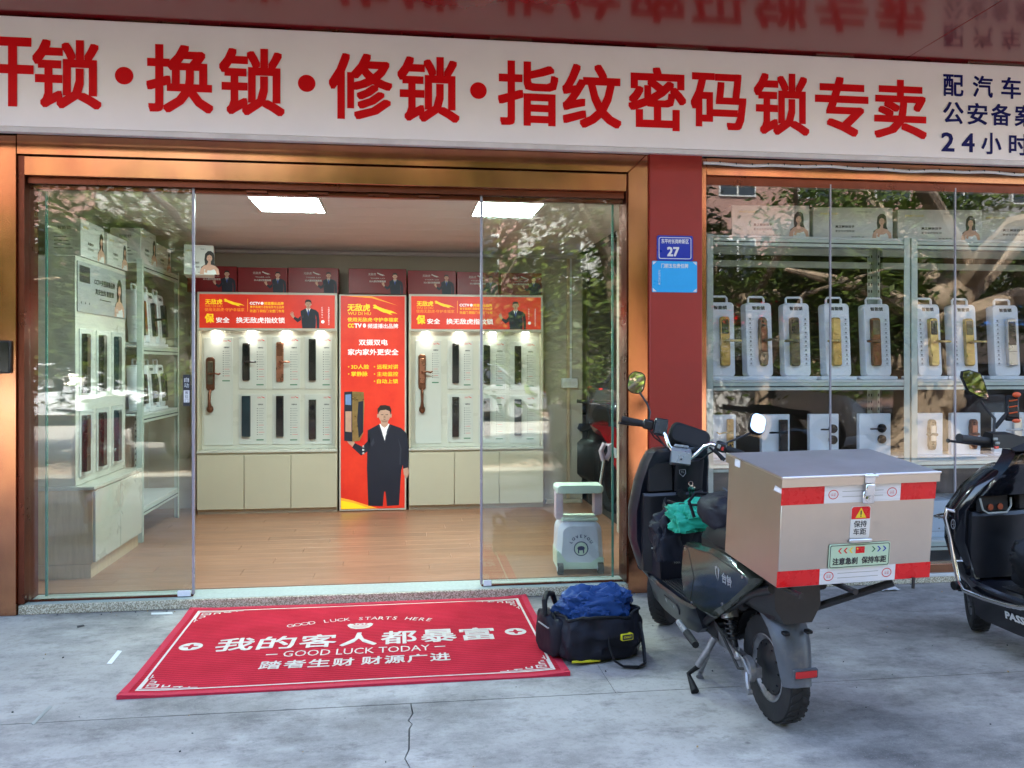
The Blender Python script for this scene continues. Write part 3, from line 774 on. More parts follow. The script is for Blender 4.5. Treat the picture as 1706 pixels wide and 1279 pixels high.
T('双摄双电', 136, 280, 389, 418, 3, .018); T('家内家外更安全', 82, 334, 435, 465, 3, .018)
for s_, x0, x1, y0, y1 in (('3D人脸', 98, 187, 510, 532), ('掌静脉', 98, 180, 544, 567), ('远程对讲', 226, 332, 510, 532), ('主动监控', 226, 332, 545, 567), ('自动上锁', 226, 332, 580, 602)):
    T(s_, x0, x1, y0, y1, 1, .016); b.poly(fr, ell(.006, .006, 8, X(x0 - 12), Y_((y0 + y1) / 2)), 1, o)
b.obj('lettering', LB, hd); b = MB()
b.poly(fr, [(X(48), Y_(1150)), (X(110), Y_(1165)), (X(170), Y_(1185)), (X(230), Y_(1204)), (X(48), Y_(1204))], 2, o - .0008)
b.poly(fr, [(X(48), Y_(1163)), (X(110), Y_(1176)), (X(190), Y_(1204)), (X(48), Y_(1204))], 1, o - .0006)
b.obj('swoosh_print', LB, hd); b = MB(); print_man(b, fr, X(262), Y_(1195), Y_(706) - Y_(1195), True, o, (4, 5, 6, 3, 3, 11, 12)); b.obj('portrait', LB + ['gold', 'suit_light', 'skin_shade'], hd); b = MB()
b.poly(fr, [(X(64), Y_(642)), (X(104), Y_(640)), (X(104), Y_(880)), (X(64), Y_(876))], 4, o + .003)
b.poly(fr, [(X(70), Y_(735)), (X(100), Y_(735)), (X(100), Y_(835)), (X(70), Y_(832))], 5, o + .0035)
b.poly(fr, [(X(70), Y_(655)), (X(98), Y_(653)), (X(98), Y_(705)), (X(70), Y_(703))], 7, o + .0035)
b.poly(fr, [(X(104), Y_(640)), (X(160), Y_(643)), (X(164), Y_(700)), (X(158), Y_(840)), (X(140), Y_(878)), (X(104), Y_(880))], 10, o + .003)
b.poly(fr, [(X(134), Y_(690)), (X(158), Y_(685)), (X(158), Y_(835)), (X(136), Y_(865)), (X(128), Y_(780))], 4, o + .0035)
for i, ch in enumerate('无敌虎'): b.text(fr, ch, X(158), Y_(905 + i * 16), .02, .018, 3, o + .004)
b.obj('lock_picture', LB + ['gold'], hd)

# ------------------------------------------------------------------ locks
def lever(b, fr, x, z, L, mi, d0=.03, r=.009, curl=False):
    """round rose and lever handle pointing L metres sideways"""
    b.tube([fr.p(x, z, d0 - .01), fr.p(x, z, d0 + .035)], r * 1.1, 12, mi)
    sg = 1 if L > 0 else -1
    pts = [fr.p(x, z, d0 + .035), fr.p(x + sg * .012, z, d0 + .042), fr.p(x + L * .5, z + (.004 if curl else 0), d0 + .042), fr.p(x + L * .85, z - (.004 if curl else 0), d0 + .040), fr.p(x + L, z + (.006 if curl else 0), d0 + .036)]
    b.tube(pts, [r, r, r * .85, r * 1.05, r * .8], 10, mi)
def lock(b, fr, cx, cz, w, h, style, mi, mi2, side=1):
    """a smart lock body on a frame; style: slab, curved, ornate, grip, plate"""
    if style == 'slab':
        b.slab(fr.sub(cx, cz), rr(w, h, .006), 0, .032, mi, .004)
        b.slab(fr.sub(cx, cz + h * .19), rr(w * .82, h * .5, .004), .0322, .0345, mi2)
        b.slab(fr.sub(cx, cz - h * .2), rr(w * .94, .003, .001), .0322, .034, mi2)
    elif style == 'curved':
        n = 9; rows = []
        for i in range(n):
            v = (i / (n - 1) - .5) * h
            d = .030 + .012 * math.cos(PI * (i / (n - 1) - .5))
            rows.append((v, d))
        rings = []
        for v, d in rows:
            rings.append([fr.p(cx - w / 2, cz + v, 0), fr.p(cx - w / 2, cz + v, d - .008), fr.p(cx - w / 2 + .006, cz + v, d), fr.p(cx + w / 2 - .006, cz + v, d), fr.p(cx + w / 2, cz + v, d - .008), fr.p(cx + w / 2, cz + v, 0)])
        b.loft(rings, mi)
        b.poly(fr, ell(w * .3, w * .3, 16, cx, cz + h * .30), mi2, .0415)
    elif style == 'handle':
        b.slab(fr.sub(cx, cz), rr(w, h, w * .22), 0, .028, mi, .005)
        b.slab(fr.sub(cx, cz + h * .30), rr(w * .78, h * .30, w * .12), .0282, .031, mi2, .001)
        b.slab(fr.sub(cx, cz - h * .32), rr(w * .78, h * .22, w * .12), .0282, .031, mi, .001)
        lever(b, fr, cx, cz, side * w * 1.5, mi)
    elif style == 'ornate':
        pts = []
        for i in range(40):
            t_ = 2 * PI * i / 40; ez = math.sin(t_); ex = math.cos(t_)
            hx = w / 2 * (abs(ex) ** .35) * (1 if ex > 0 else -1) * (1 - .16 * (abs(ez) > .93)); hz = h / 2 * (abs(ez) ** .5) * (1 if ez > 0 else -1)
            pts.append((hx * (1 + .05 * math.sin(9 * t_)), hz))
        b.slab(fr.sub(cx, cz), pts, 0, .024, mi, .006)
        b.slab(fr.sub(cx, cz + h * .05), rr(w * .62, h * .52, w * .1), .0242, .029, mi2, .003)
        for q in (-.38, -.30, .34, .41): b.sph(fr.p(cx, cz + q * h, .024), w * .16, mi=mi)
        lever(b, fr, cx, cz + .02 * h, side * w * 1.35, mi, curl=True)
    elif style == 'grip':
        b.slab(fr.sub(cx, cz + h * .2), [(x_ * (1 + .06 * math.cos(i)), z_) for i, (x_, z_) in enumerate(rr(w, h * .6, w * .35, 6))], 0, .024, mi, .006)
        b.slab(fr.sub(cx, cz + h * .22), rr(w * .66, h * .42, w * .14), .0242, .030, mi2, .003)
        lever(b, fr, cx, cz + h * .2, side * w * 1.35, mi, curl=True)
        zb = cz - h * .10
        b.tube([fr.p(cx, zb, .02), fr.p(cx, zb - h * .06, .055), fr.p(cx, zb - h * .2, .06), fr.p(cx, zb - h * .30, .045)], [w * .18, w * .2, w * .17, w * .28], 12, mi)
        b.sph(fr.p(cx, cz - h * .43, .030), w * .42, .028, h * .07, mi=mi)
    elif style == 'knob':
        for q in (.25, -.25):
            b.tube([fr.p(cx, cz + q * h, 0), fr.p(cx, cz + q * h, .012), fr.p(cx, cz + q * h, .022)], [w / 2, w / 2, w * .40], 20, mi)
        lever(b, fr, cx, cz + .25 * h, side * w * 1.9, mi, .02, .006)
def spec_print(b, fr, x0, x1, z1, z0, k, red, blk, grn, short=False):
    """the printed column of a sample board: red emblem, heading, rows of icon and line, green bar"""
    w = x1 - x0; hh = z1 - z0
    b.text(fr, '无敌虎', x0 + w * .32, z1 - .020, w * .46, .016, red, .0008); print_tiger(b, fr, x0 + w * .58, z1 - .030, w * .42, .022, red, .0008)
    b.text(fr, '功能特点', x0 + w * .46, z1 - hh * .20, w * .62, .014, blk, .0008, .03)
    n = 12
    for i in range(n):
        z = z1 - hh * (.29 + .052 * i); l = w * (.48 + .22 * ((i * 7 + k * 3) % 5) / 5)
        b.poly(fr, ell(.0042, .0042, 8, x0 + w * .10, z), blk, .0008)
        b.rect(fr, x0 + w * .24, z - .0016, x0 + w * .24 + l, z + .0016, red if i > 6 and (i + k) % 3 == 0 else 3, .0008)
    b.rect(fr, x0, z0 + .004, x0 + w * .82, z0 + .014, grn, .0008)
pm('acrylic', (.60, .60, .55), .18, var=.02, spec=.6)
pm('print_green', (.03, .16, .07), .5)
BY = CY + .10
def sample(px0, py0, px1, py1, lk, label, group, big=False, mats=('lock_black', 'black_gloss')):
    a, c = at(px0, py1, BY), at(px1, py0, BY)
    t = thing('lock_sample', label, 'lock sample', ((a.x + c.x) / 2, BY - .001, a.z), group=group)
    w, h = c.x - a.x, c.z - a.z
    fr = Fr((0, 0, h / 2))
    b = MB(); b.slab(fr, rr(w, h, .004), 0, .008, 0, .0015); b.obj('sample_board', 'acrylic', t)
    f2 = fr.sub(0, 0, .008)
    b = MB()
    sx0 = (.04 if not big else .05) * 1; z1 = h / 2 - .012
    spec_print(b, f2, w * .14, w * .46, z1, (-h / 2 + .03) if not big else h / 2 - .40, px0, 0, 1, 2)
    b.obj('print', ['print_red', 'print_black', 'print_green', 'print_grey'], t)
    style, fx, fz, lw, lh, side = lk
    b = MB(); lock(b, f2, fx * w, fz * h, lw, lh, style, 0, 1, side); b.obj('lock_body', list(mats), t)
    for sz in (-1, 1):
        b = MB(); b.cyl(f2.p(-w * .42, sz * (h / 2 - .014), 0), f2.p(-w * .42, sz * (h / 2 - .014), .004), .005, n=10); b.obj('screw', 'steel', t)
    return t
G1, G2 = 'lock samples in the left cabinet', 'lock samples in the right cabinet'
sample(340, 562, 388, 742, ('grip', -.26, .06, .072, .50, 1), 'tall sample board with ornate bronze gripset lock, leftmost in the left cabinet', G1, True, ('bronze', 'antique'))
sample(398, 561, 444, 648, ('handle', -.22, .02, .064, .34, 1), 'sample board with black lever lock, top row beside the bronze gripset', G1, False, ('lock_black', 'black_gloss'))
sample(454, 561, 500, 648, ('handle', -.22, .02, .064, .36, 1), 'sample board with copper coloured lever lock, top row of the left cabinet', G1, False, ('rose_gold', 'bronze'))
sample(508, 561, 554, 648, ('slab', -.22, .06, .064, .38, 1), 'sample board with flat black lock, top right of the left cabinet', G1)
sample(398, 656, 444, 740, ('slab', -.22, .06, .074, .37, 1), 'sample board with flat bluish lock, bottom row under the black lever lock', G1, False, ('lock_blue', 'lock_blue'))
sample(454, 656, 500, 740, ('slab', -.22, .06, .066, .37, 1), 'sample board with flat black lock, bottom row under the copper lever lock', G1)
sample(508, 656, 554, 740, ('curved', -.22, .0, .066, .36, 1), 'sample board with curved black lock, bottom right of the left cabinet', G1)
sample(692, 567, 735, 739, ('grip', -.24, .08, .068, .55, 1), 'tall sample board with copper gripset and round foot, in the right cabinet', G2, True, ('bronze', 'rose_gold'))
sample(745, 567, 788, 648, ('slab', -.18, .03, .062, .37, 1), 'sample board with black camera lock, top row right of the copper gripset', G2)
sample(745, 656, 788, 737, ('curved', -.18, .03, .064, .37, 1), 'sample board with curved black lock, bottom row right of the copper gripset', G2)
sample(797, 568, 842, 649, ('slab', -.2, .02, .062, .36, 1), 'sample board with dark lock just behind the glass door edge, top row', G2)
sample(797, 657, 842, 738, ('slab', -.2, .04, .062, .35, 1), 'sample board with dark blue lock just behind the glass door edge, bottom row', G2, False, ('lock_blue', 'lock_black'))
sample(849, 569, 893, 650, ('slab', -.2, .02, .062, .36, 1), 'sample board with dark lock, top row at the far right of the right cabinet', G2)
sample(849, 658, 893, 738, ('slab', -.2, .04, .066, .34, 1), 'sample board with bluish lock, bottom row at the far right of the right cabinet', G2, False, ('lock_blue', 'lock_blue'))

# red cartons on top of the cabinets
def red_carton(x0, x1, y, h, label, k):
    t = thing('red_carton', label, 'box', ((x0 + x1) / 2, y, 2.036), (0, 0, (k * 37 % 7 - 3) * .004), 'red lock cartons on the cabinets')
    w = x1 - x0 - .006
    b = MB(); b.box(-w / 2, w / 2, 0, .2, 0, h, .003); b.obj('carton', 'carton_red', t)
    fr = Fr((0, 0, 0)); b = MB()
    b.text(fr, '无敌虎', w * .02 - .06, h * .78, .07, .022, 0, .001); print_tiger(b, fr, w * .02 - .015, h * .70, .075, .035, 0, .001)
    b.text(fr, 'TIGER LOCK'[:8], w * .02 - .01, h * .62, .13, .010, 0, .001); b.text(fr, '3D人脸识别智能锁', w * .02 - .01, h * .50, .15, .018, 0, .001, .02)
    b2 = MB(); print_man(b2, fr, w * .30, .0, h * .84, False, .0012, (1, 2, 3, 0, 4, 5, 6)); b2.obj('portrait', ['carton_white', 'suit', 'skin', 'hair', 'tie_blue', 'suit_light', 'skin_shade'], t)
    b.obj('lettering', ['carton_white', 'suit', 'skin', 'hair', 'tie_blue'], t)
BX = CY + .06
ed = [at(x, 700, BX).x for x in (311, 395, 479.5, 564.5)]
red_carton(ed[0], ed[1], BX, .235, 'red carton at the left end above the left cabinet, behind the white box', 1)
red_carton(ed[1], ed[2], BX + .01, .230, 'red carton second from the left above the left cabinet', 2)
red_carton(ed[2], ed[3], BX, .232, 'red carton at the right end above the left cabinet', 3)
e2 = [at(x, 700, BX).x for x in (580, 677.5, 679, 760, 761, 832, 834, 903)]
red_carton(e2[0], e2[1], BX, .232, 'red carton standing alone above the tall poster', 4)
red_carton(e2[2], e2[3], BX, .222, 'red carton at the left end above the right cabinet', 5)
red_carton(e2[4], e2[5], BX + .012, .216, 'red carton above the right cabinet, cut by the glass door edge', 6)
red_carton(e2[6], e2[7], BX, .212, 'red carton at the right end above the right cabinet, behind glass', 7)

# ------------------------------------------------------------------ white cartons with a woman's portrait (shared by the racks)
WM = ['skin', 'hair', 'paper_white', 'print_red']
def white_carton(loc, rz, w, h, d, label, sideprint=False):
    t = thing('white_carton', label, 'box', loc, (0, 0, rz), 'white lock cartons with a portrait')
    b = MB(); b.box(-w / 2, w / 2, 0, d, 0, h, .003); b.obj('carton', 'carton_white', t)
    fr = Fr((0, 0, 0)); b = MB()
    b2 = MB(); print_woman(b2, fr, w * .36, .004, h * .80, .001, (0, 1, 2, 3)); b2.obj('portrait', WM, t)
    b.text(fr, 'SMART LOCK', -w * .30, h * .80, w * .22, h * .06, 4, .001); b.text(fr, '守护家的每一刻', w * .14, h * .86, w * .18, h * .05, 1, .001)
    b.text(fr, '真正解放双手', -w * .10, h * .40, w * .24, h * .08, 1, .001, .02); b.text(fr, '更安全的智能锁', -w * .10, h * .26, w * .24, h * .07, 1, .001, .01)
    b.text(fr, '智能生活', w * .06, h * .08, w * .16, h * .04, 1, .001)
    f2 = Fr((w / 2, d / 2, 0), (0, 1, 0))
    b.text(f2, '智能锁', 0, h * .75, d * .4, h * .1, 1, .001); b.rect(f2, -d * .3, h * .2, d * .3, h * .23, 1); b.rect(f2, -d * .3, h * .3, d * .2, h * .33, 1)
    f3 = Fr((-w / 2, d / 2, 0), (0, -1, 0))
    b.text(f3, '智能锁', 0, h * .75, d * .4, h * .1, 1, .001)
    for i in range(4): b.rect(f3, -d * .3, h * (.2 + .1 * i), d * (.25 - .06 * i), h * (.22 + .1 * i), 1)
    b.obj('lettering', WM + ['print_yellow'], t)
    return t

# ------------------------------------------------------------------ display stand with a smart lock (loaf shaped, handle on top)
def lock_stand(loc, rz, label, style, mats, side, k, hs=1.0, lx=.0, group='white lock stands on the middle shelf'):
    t = thing('lock_stand', label, 'lock stand', loc, (0, 0, rz), group)
    w, h, d = .185, .50 * hs, .075
    b = MB(); b.slab(Fr((0, -.02, .012)), rr(.30, .0, .0, 1) if False else rr(.27, .022, .010), -.13, .0, 0, .003); b.obj('base', 'white_plastic', t)
    fr = Fr((0, 0, .022 + h / 2), (1, 0, 0), (0, .07, 1))
    b = MB(); b.slab(fr, rr(w, h, .026, 5), -d, 0, 0, .006); b.obj('body', 'white_plastic', t)
    zt = h / 2
    b = MB(); b.tube([fr.p(-.055, zt - .003, -d * .5), fr.p(-.055, zt + .032, -d * .5), fr.p(-.046, zt + .043, -d * .5), fr.p(.046, zt + .043, -d * .5), fr.p(.055, zt + .032, -d * .5), fr.p(.055, zt - .003, -d * .5)], .008, 8); b.obj('carry_handle', 'white_plastic', t)
    f2 = fr.sub(0, 0, .0004); b = MB()
    b.text(f2, '智能锁', .0, zt - .036, .092, .026, 0, .0008, .035)
    sx = -side * .062 if style != 'plate' else -.062
    for i in range(11):
        z = zt - .11 - i * .030
        b.text(f2, '指密卡钥远猫对防语音控'[i], -sx * -1 if False else sx, z, .013, .013, 0, .0008, .02); b.rect(f2, sx - .014, z - .013, sx + .014, z - .0115, 1, .0008)
    b.obj('lettering', ['print_black', 'print_grey'], t)
    b = MB(); lock(b, f2, lx + side * .022, -.015, .062, h * .66, style, 0, 1, side); b.obj('lock_body', list(mats), t)
    return t

# ------------------------------------------------------------------ left wall display unit, its samples, racks and cartons
ux0, ux1, uy0, uy1 = -2.31, -2.02, 5.55, 6.50
t = thing('wall_display_unit', 'cream display unit along the left wall with low counter and grey poster panel', 'cabinet', (ux1, (uy0 + uy1) / 2, FZ), (0, 0, PI / 2))
hw = (uy1 - uy0) / 2     # local x runs along the wall (towards the back), local -y faces the room
b = MB(); b.box(-hw, hw, -.10, .28, .09, .55, .002); b.obj('counter_body', 'tan_wood', t)
b = MB(); b.box(-hw, hw, -.09, .28, .001, .088); b.obj('plinth', 'tan_wood', t)
b = MB(); b.box(-hw - .01, hw + .01, -.115, .28, .552, .575, .003); b.obj('counter_top', 'board_cream', t)
for i in range(2):
    b = MB(); b.box(-hw + .004 + i * hw, -.004 + i * hw, -.118, -.101, .10, .545, .002); b.obj('counter_door', 'board_cream', t)
b = MB(); b.box(-hw, hw, .0, .27, .577, 2.02, .003); b.obj('upper_panel', 'board_cream', t)
fr = Fr((0, 0, 1.83))
b = MB(); b.slab(fr, rr(hw * 2 - .03, .32, .004), .0008, .008, 0, .001); pp = b.obj('poster', 'poster_grey' if 'poster_grey' in MATS else pm('poster_grey', (.36, .37, .37), .35, var=.05).name, t)
b = MB(); f2 = fr.sub(0, 0, .0085); q = hw - .02
b.rect(f2, -q + .02, .03, -q + .20, .135, 0, .0006)
b.text(f2, 'CCTV·央视展播品牌', .02, .055, .40, .042, 0, .0008, .03); b.text(f2, '真安全的 智能锁', .02, -.01, .36, .04, 0, .0008, .03)
b.rect(f2, -.08, -.062, .14, -.056, 0, .0008)
for i in range(3): b.poly(f2, ell(.008, .008, 10, -q + .05 + i * .07, -.10), 0, .0008)
b2 = MB(); print_woman(b2, f2, q - .14, -.155, .27, .0008, (1, 2, 3, 4)); b2.obj('portrait', ['print_black', 'skin', 'hair', 'paper_white', 'print_red'], pp)
b.obj('lettering', ['print_black', 'skin', 'hair', 'paper_white', 'print_red'], pp)
def wall_sample(yy, z0, z1, label, mats):
    t = thing('lock_sample', label, 'lock sample', (ux1 + .001, yy, z0), (0, 0, PI / 2), 'lock samples on the left wall unit')
    h = z1 - z0; fr = Fr((0, 0, h / 2))
    b = MB(); b.slab(fr, rr(.24, h, .004), 0, .006, 0, .001); b.obj('sample_board', 'acrylic', t)
    b = MB(); lock(b, fr.sub(0, 0, .006), -.055, .0, .068, h * .86, 'slab', 0, 1); b.obj('lock_body', list(mats), t)
    b = MB(); f3 = fr.sub(0, 0, .0062); b.rect(f3, .0, h * .05, .075, h * .36, 0, .0006); b.rect(f3, .0, h * .38, .075, h * .42, 1, .0006)
    for i in range(5): b.rect(f3, .01, -h * (.02 + .07 * i), .07, -h * (.035 + .07 * i), 1, .0006)
    b.text(f3, '智能锁', .037, h * .2, .06, .02, 2, .0009); b.obj('print', ['blue_plate', 'print_grey', 'paper_white'], t)
for i, (yy, lk) in enumerate(((5.72, ('lock_black', 'antique')), (6.02, ('lock_black', 'black_gloss')), (6.32, ('lock_blue', 'lock_black')))):
    wall_sample(yy, 1.18, 1.62, ['lock sample nearest the front in the upper row of the left wall unit', 'middle lock sample in the upper row of the left wall unit', 'rear lock sample in the upper row of the left wall unit'][i], lk)
    wall_sample(yy, .68, 1.10, ['lock sample nearest the front in the lower row of the left wall unit', 'middle lock sample in the lower row of the left wall unit', 'rear lock sample in the lower row of the left wall unit'][i], lk)
white_carton((-2.01, 5.82, 2.076), PI / 2, .42, .24, .2, 'white carton nearest the front above the left wall unit')
white_carton((-2.0, 6.27, 2.076), PI / 2, .42, .22, .2, 'white carton at the rear above the left wall unit')

def rack(name, label, loc, rz, L, D, H, levels, mid=(), rails=True):
    """slotted angle rack: posts, beams, shelf boards; local x along, -y front at y=0"""
    t = thing(name, label, 'shelf rack', loc, (0, 0, rz))
    pm_ = 'rack_paint'
    for x in (0, L):
        for y in (0, D):
            b = MB(); sx = 1 if x == 0 else -1; sy = 1 if y == 0 else -1
            b.box(x, x + sx * .042, y, y + sy * .003, 0, H, .0008); b.box(x, x + sx * .003, y + sy * .0031, y + sy * .040, 0, H, .0008)
            z = .05
            while z < H - .05:
                for dx in (.011, .031):
                    if sy < 0: b.box(x + sx * (dx - .004), x + sx * (dx + .004), y - .0045, y - .0031, z, z + .02, 0, 1)
                z += .05
            b.obj('post', [pm_, 'dark_gap'], t)
    for z in levels:
        b = MB()
        for y in (.0, D - .0305): b.box(.043, L - .043, y + .001, y + .030, z - .055, z - .004, .003); b.box(.043, L - .043, y - .0005 if y == 0 else y + .031, (y + .0005) if y == 0 else y + .032, z - .034, z - .026, 0, 1)
        b.obj('beam', [pm_, 'joint_dirt'], t)
        b = MB(); b.box(.004, L - .004, .004, D - .004, z - .003, z + .012, .002); b.obj('shelf', 'white_paint', t)
    return t
rack('shelf_rack', 'pale shelf rack against the left wall behind the display unit', (-1.93, 6.60, FZ), PI / 2, 1.05, .36, 2.13, (.25, .95, 1.47, 2.10))
white_carton((-1.95, 6.83, 2.168), PI / 2, .40, .25, .22, 'white carton at the front of the left rack, beside the rear wall unit cartons')
white_carton((-1.96, 7.28, 2.168), PI / 2, .44, .20, .22, 'low white carton in the middle of the left rack top')
p_ = at(338, 455, 6.95)
white_carton((p_.x - .02, 6.90, 2.10), .18, .22, .235, .26, 'white carton with portrait sticking out past the glass edge, before the red cartons')
for i, (yy, z, st_) in enumerate(((6.80, 1.537, 'slab'), (7.08, 1.537, 'handle'), (7.36, 1.537, 'slab'), (6.82, 1.017, 'slab'), (7.10, 1.017, 'curved'), (7.36, 1.017, 'slab'))):
    lock_stand((-2.0, yy, z), PI / 2, ['lock stand nearest the front on the upper left rack shelf', 'middle lock stand on the upper left rack shelf', 'rear lock stand on the upper left rack shelf', 'lock stand nearest the front on the lower left rack shelf',
               'middle lock stand on the lower left rack shelf', 'rear lock stand on the lower left rack shelf'][i], st_, ('lock_black', 'black_gloss'), 1, i, .82 if i < 3 else .7, group='lock stands on the left rack')

# ------------------------------------------------------------------ things at the right rear
t = thing('wire_duct', 'white vertical wire duct ending in a switch box on the rear wall', 'wire duct', (at(948, 600, BWY).x, BWY, 0))
b = MB(); b.box(-.025, .025, -.022, -.001, at(948, 632, BWY).z, 2.455, .003); b.obj('duct', 'white_plastic', t)
a, c = at(934, 646, BWY), at(961, 630, BWY); b = MB(); b.box(-.08, .08, -.045, -.001, a.z, c.z, .006); b.obj('switch_box', 'white_plastic', t)
b = MB()
for i in range(3): b.box(-.065 + i * .045, -.03 + i * .045, -.049, -.0455, a.z + .03, c.z - .03, .002)
b.obj('switch', 'paper_white', t)
x0, z0, x1, z1 = rectpx(911, 830, 968, 683, 7.95)
t = thing('leaning_board', 'plain beige board leaning on the rear wall beside the dark doorway', 'board', ((x0 + x1) / 2, 7.93, FZ), (math.radians(-4), 0, 0))
b = MB(); b.box(-(x1 - x0) / 2, (x1 - x0) / 2, 0, .03, 0.0, z1 - FZ, .004); b.obj('panel', 'tan_board' if 'tan_board' in MATS else pm('tan_board', (.40, .34, .25), .5).name, t)
b = MB()
for q in ((-(x1 - x0) / 2 - .012, -(x1 - x0) / 2 - .001), ((x1 - x0) / 2 + .001, (x1 - x0) / 2 + .012)): b.box(q[0], q[1], -.003, .033, 0, z1 - FZ + .004, .002)
b.obj('edging', 'steel', t)

# red and black motorbike nose in the doorway
o_ = gp(1004, 905, FZ)
t = thing('red_motorbike', 'red and black motorbike standing in the dark doorway behind the toy suitcase', 'motorbike', (1.93, 7.45, FZ), (0, 0, .15))
b = MB(); b.tube([(-.02 + .20 * 0, .25 * math.cos(2 * PI * i / 24), .27 + .25 * math.sin(2 * PI * i / 24)) for i in range(24)], .055, 10, closed=True); b.obj('tyre', 'rubber', t)
b = MB(); b.lathe([(.0, -.03), (.17, -.03), (.19, -.01), (.19, .01), (.17, .03), (0, .03)], 24, 0, xyz((-.02, 0, .27), 0, PI / 2)); b.obj('rim', 'black_plastic', t)
b = MB()
b.loft([[(-.10 + dx, y, z + dz) for dx, dz in ((0, -.04), (.16, -.04), (.20, .03), (.08, .07), (-.04, .03))] for y, z in ((-.28, .42), (-.12, .60), (.05, .70), (.3, .74))]); b.obj('fairing', 'scooter_red' if 'scooter_red' in MATS else pm('scooter_red', (.34, .012, .014), .15, var=.08, coat=.8).name, t)
b = MB(); b.sph((-.02, -.14, .92), .11, .07, .11); b.obj('headlight', 'black_gloss', t)
b = MB(); b.tube([(-.02, 0, .27), (-.02, .05, .6), (-.02, .12, .98)], .025, 8); b.tube([(-.33, .14, 1.0), (-.1, .1, .98), (.06, .1, .98), (.3, .14, 1.0)], .016, 8); b.obj('handlebar', 'black_plastic', t)
b = MB(); fr = Fr((-.11, -.20, .545), (.2, .1, 0), (0, .6, .8)); b.poly(fr, [(-.03, -.05), (.035, -.06), (.05, .03), (-.01, .06)], 0, .022); b.obj('fairing_sticker', 'paper_white', t)
b = MB(); b.loft([[(-.12, y, z), (.10, y, z), (.08, y, z + .05), (-.10, y, z + .05)] for y, z in ((.3, .74), (.6, .68), (1.0, .78))]); b.box(-.12, .1, .2, .75, .22, .6, .04); b.tube([(-.02, .92 + .25 * math.cos(2 * PI * i / 24), .27 + .25 * math.sin(2 * PI * i / 24)) for i in range(24)], .055, 10, closed=True); b.obj('rear_body', 'matte_black', t)

# toy suitcase
g0 = gp(968, 957, FZ)
t = thing('toy_suitcase', 'pale green and lilac ride-on toy suitcase standing behind the right glass', 'suitcase', (g0.x, 5.27, FZ), (0, 0, -.06))
pm('pale_green', (.74, .82, .66), .35, var=.04); pm('lilac', (.80, .75, .84), .35, var=.04); pm('pink_plastic', (.66, .46, .50), .4, var=.04)
sc_ = 5.27 / 1.0 / F_PX
W_ = .29
prof = [(x_ * (1 + .06 * (z_ < .18)), z_) for x_, z_ in [(a_, c_ + .185) for a_, c_ in rr(.285, .30, .07, 7)]]
b = MB(); b.slab(Fr((0, 0, 0)), prof, -.20, .0, 0, .03); b.obj('shell', 'lilac', t)
b = MB(); b.slab(Fr((0, -.0005, 0)), [(-.152, .04), (-.153, .15), (-.135, .14), (-.09, .075), (.07, .07), (.12, .105), (.152, .10), (.150, .04), (.10, .03), (-.10, .03)], -.202, .004, 0, .003)
b.slab(Fr((0, 0, 0)), [(-.12, .3352), (.12, .3352), (.115, .352), (-.115, .352)], -.19, -.012, 0, .006); b.obj('trim', 'pale_green', t)
b = MB()
b.slab(Fr((0, 0, 0)), rr(.30, .055, .022, 5) if False else [(x_ - .0, z_ + .535) for x_, z_ in rr(.31, .055, .022, 5)], -.16, -.02, 0, .012); b.obj('seat_bar', 'pale_green', t)
b = MB(); b.slab(Fr((0, 0, 0)), [(x_ - .128, z_ + .43) for x_, z_ in rr(.05, .19, .02, 5)], -.13, -.05, 0, .01); b.slab(Fr((0, 0, 0)), [(x_ + .125, z_ + .44) for x_, z_ in rr(.055, .16, .02, 5)], -.13, -.05, 0, .01); b.obj('side_pad', 'pink_plastic', t)
b = MB(); b.cyl((.105, -.10 + .18, .33), (.170, .09, .73), .008); b.obj('pull_rod', 'steel', t)
b = MB(); b.tube([(.165, .09, .715), (.150, .09, .775), (.17, .09, .82), (.205, .09, .815), (.21, .09, .765), (.185, .09, .72)], .017, 10, closed=True); b.obj('pull_handle', 'pink_plastic', t)
b = MB(); fr = Fr((0.005, -.0005, .215))
for i, ch in enumerate('LOVEYOU'):
    a_ = math.radians(150 - i * 20); r_ = .075; f3 = Fr(fr.p(r_ * math.cos(a_), r_ * math.sin(a_) - .05), (math.sin(a_), 0, -math.cos(a_)), (math.cos(a_), 0, math.sin(a_)))
    b.text(f3, ch, 0, 0, None, .020, 0, .0012, .03)
o1 = ell(.047, .047, 26, 0, -.055); o2 = ell(.041, .041, 26, 0, -.055)
for i in range(26): k = (i + 1) % 26; b.add([fr.p(*o1[i], .0012), fr.p(*o1[k], .0012), fr.p(*o2[k], .0012), fr.p(*o2[i], .0012)], [(0, 1, 2, 3)], 0)
b.poly(fr, ell(.041, .041, 26, 0, -.055), 1, .001); b.poly(fr, ell(.024, .014, 16, 0, -.052), 0, .0016); b.poly(fr, [(-.02, -.085), (-.012, -.085), (-.012, -.055), (-.02, -.055)], 0, .0016); b.poly(fr, [(.012, -.085), (.02, -.085), (.02, -.055), (.012, -.055)], 0, .0016)
b.obj('print', ['navy_print', 'pale_green'], t)
for x, y in ((-.13, -.17 + .16), (.13, .0), (-.11, .18), (.12, .18)):
    b = MB(); b.cyl((x - .018, y, .036), (x + .018, y, .036), .036, n=20); wv = b.obj('wheel', 'rubber', t)
    b = MB(); b.cyl((x - .021, y, .036), (x + .021, y, .036), .017, n=14); b.obj('hub', 'white_plastic', wv)
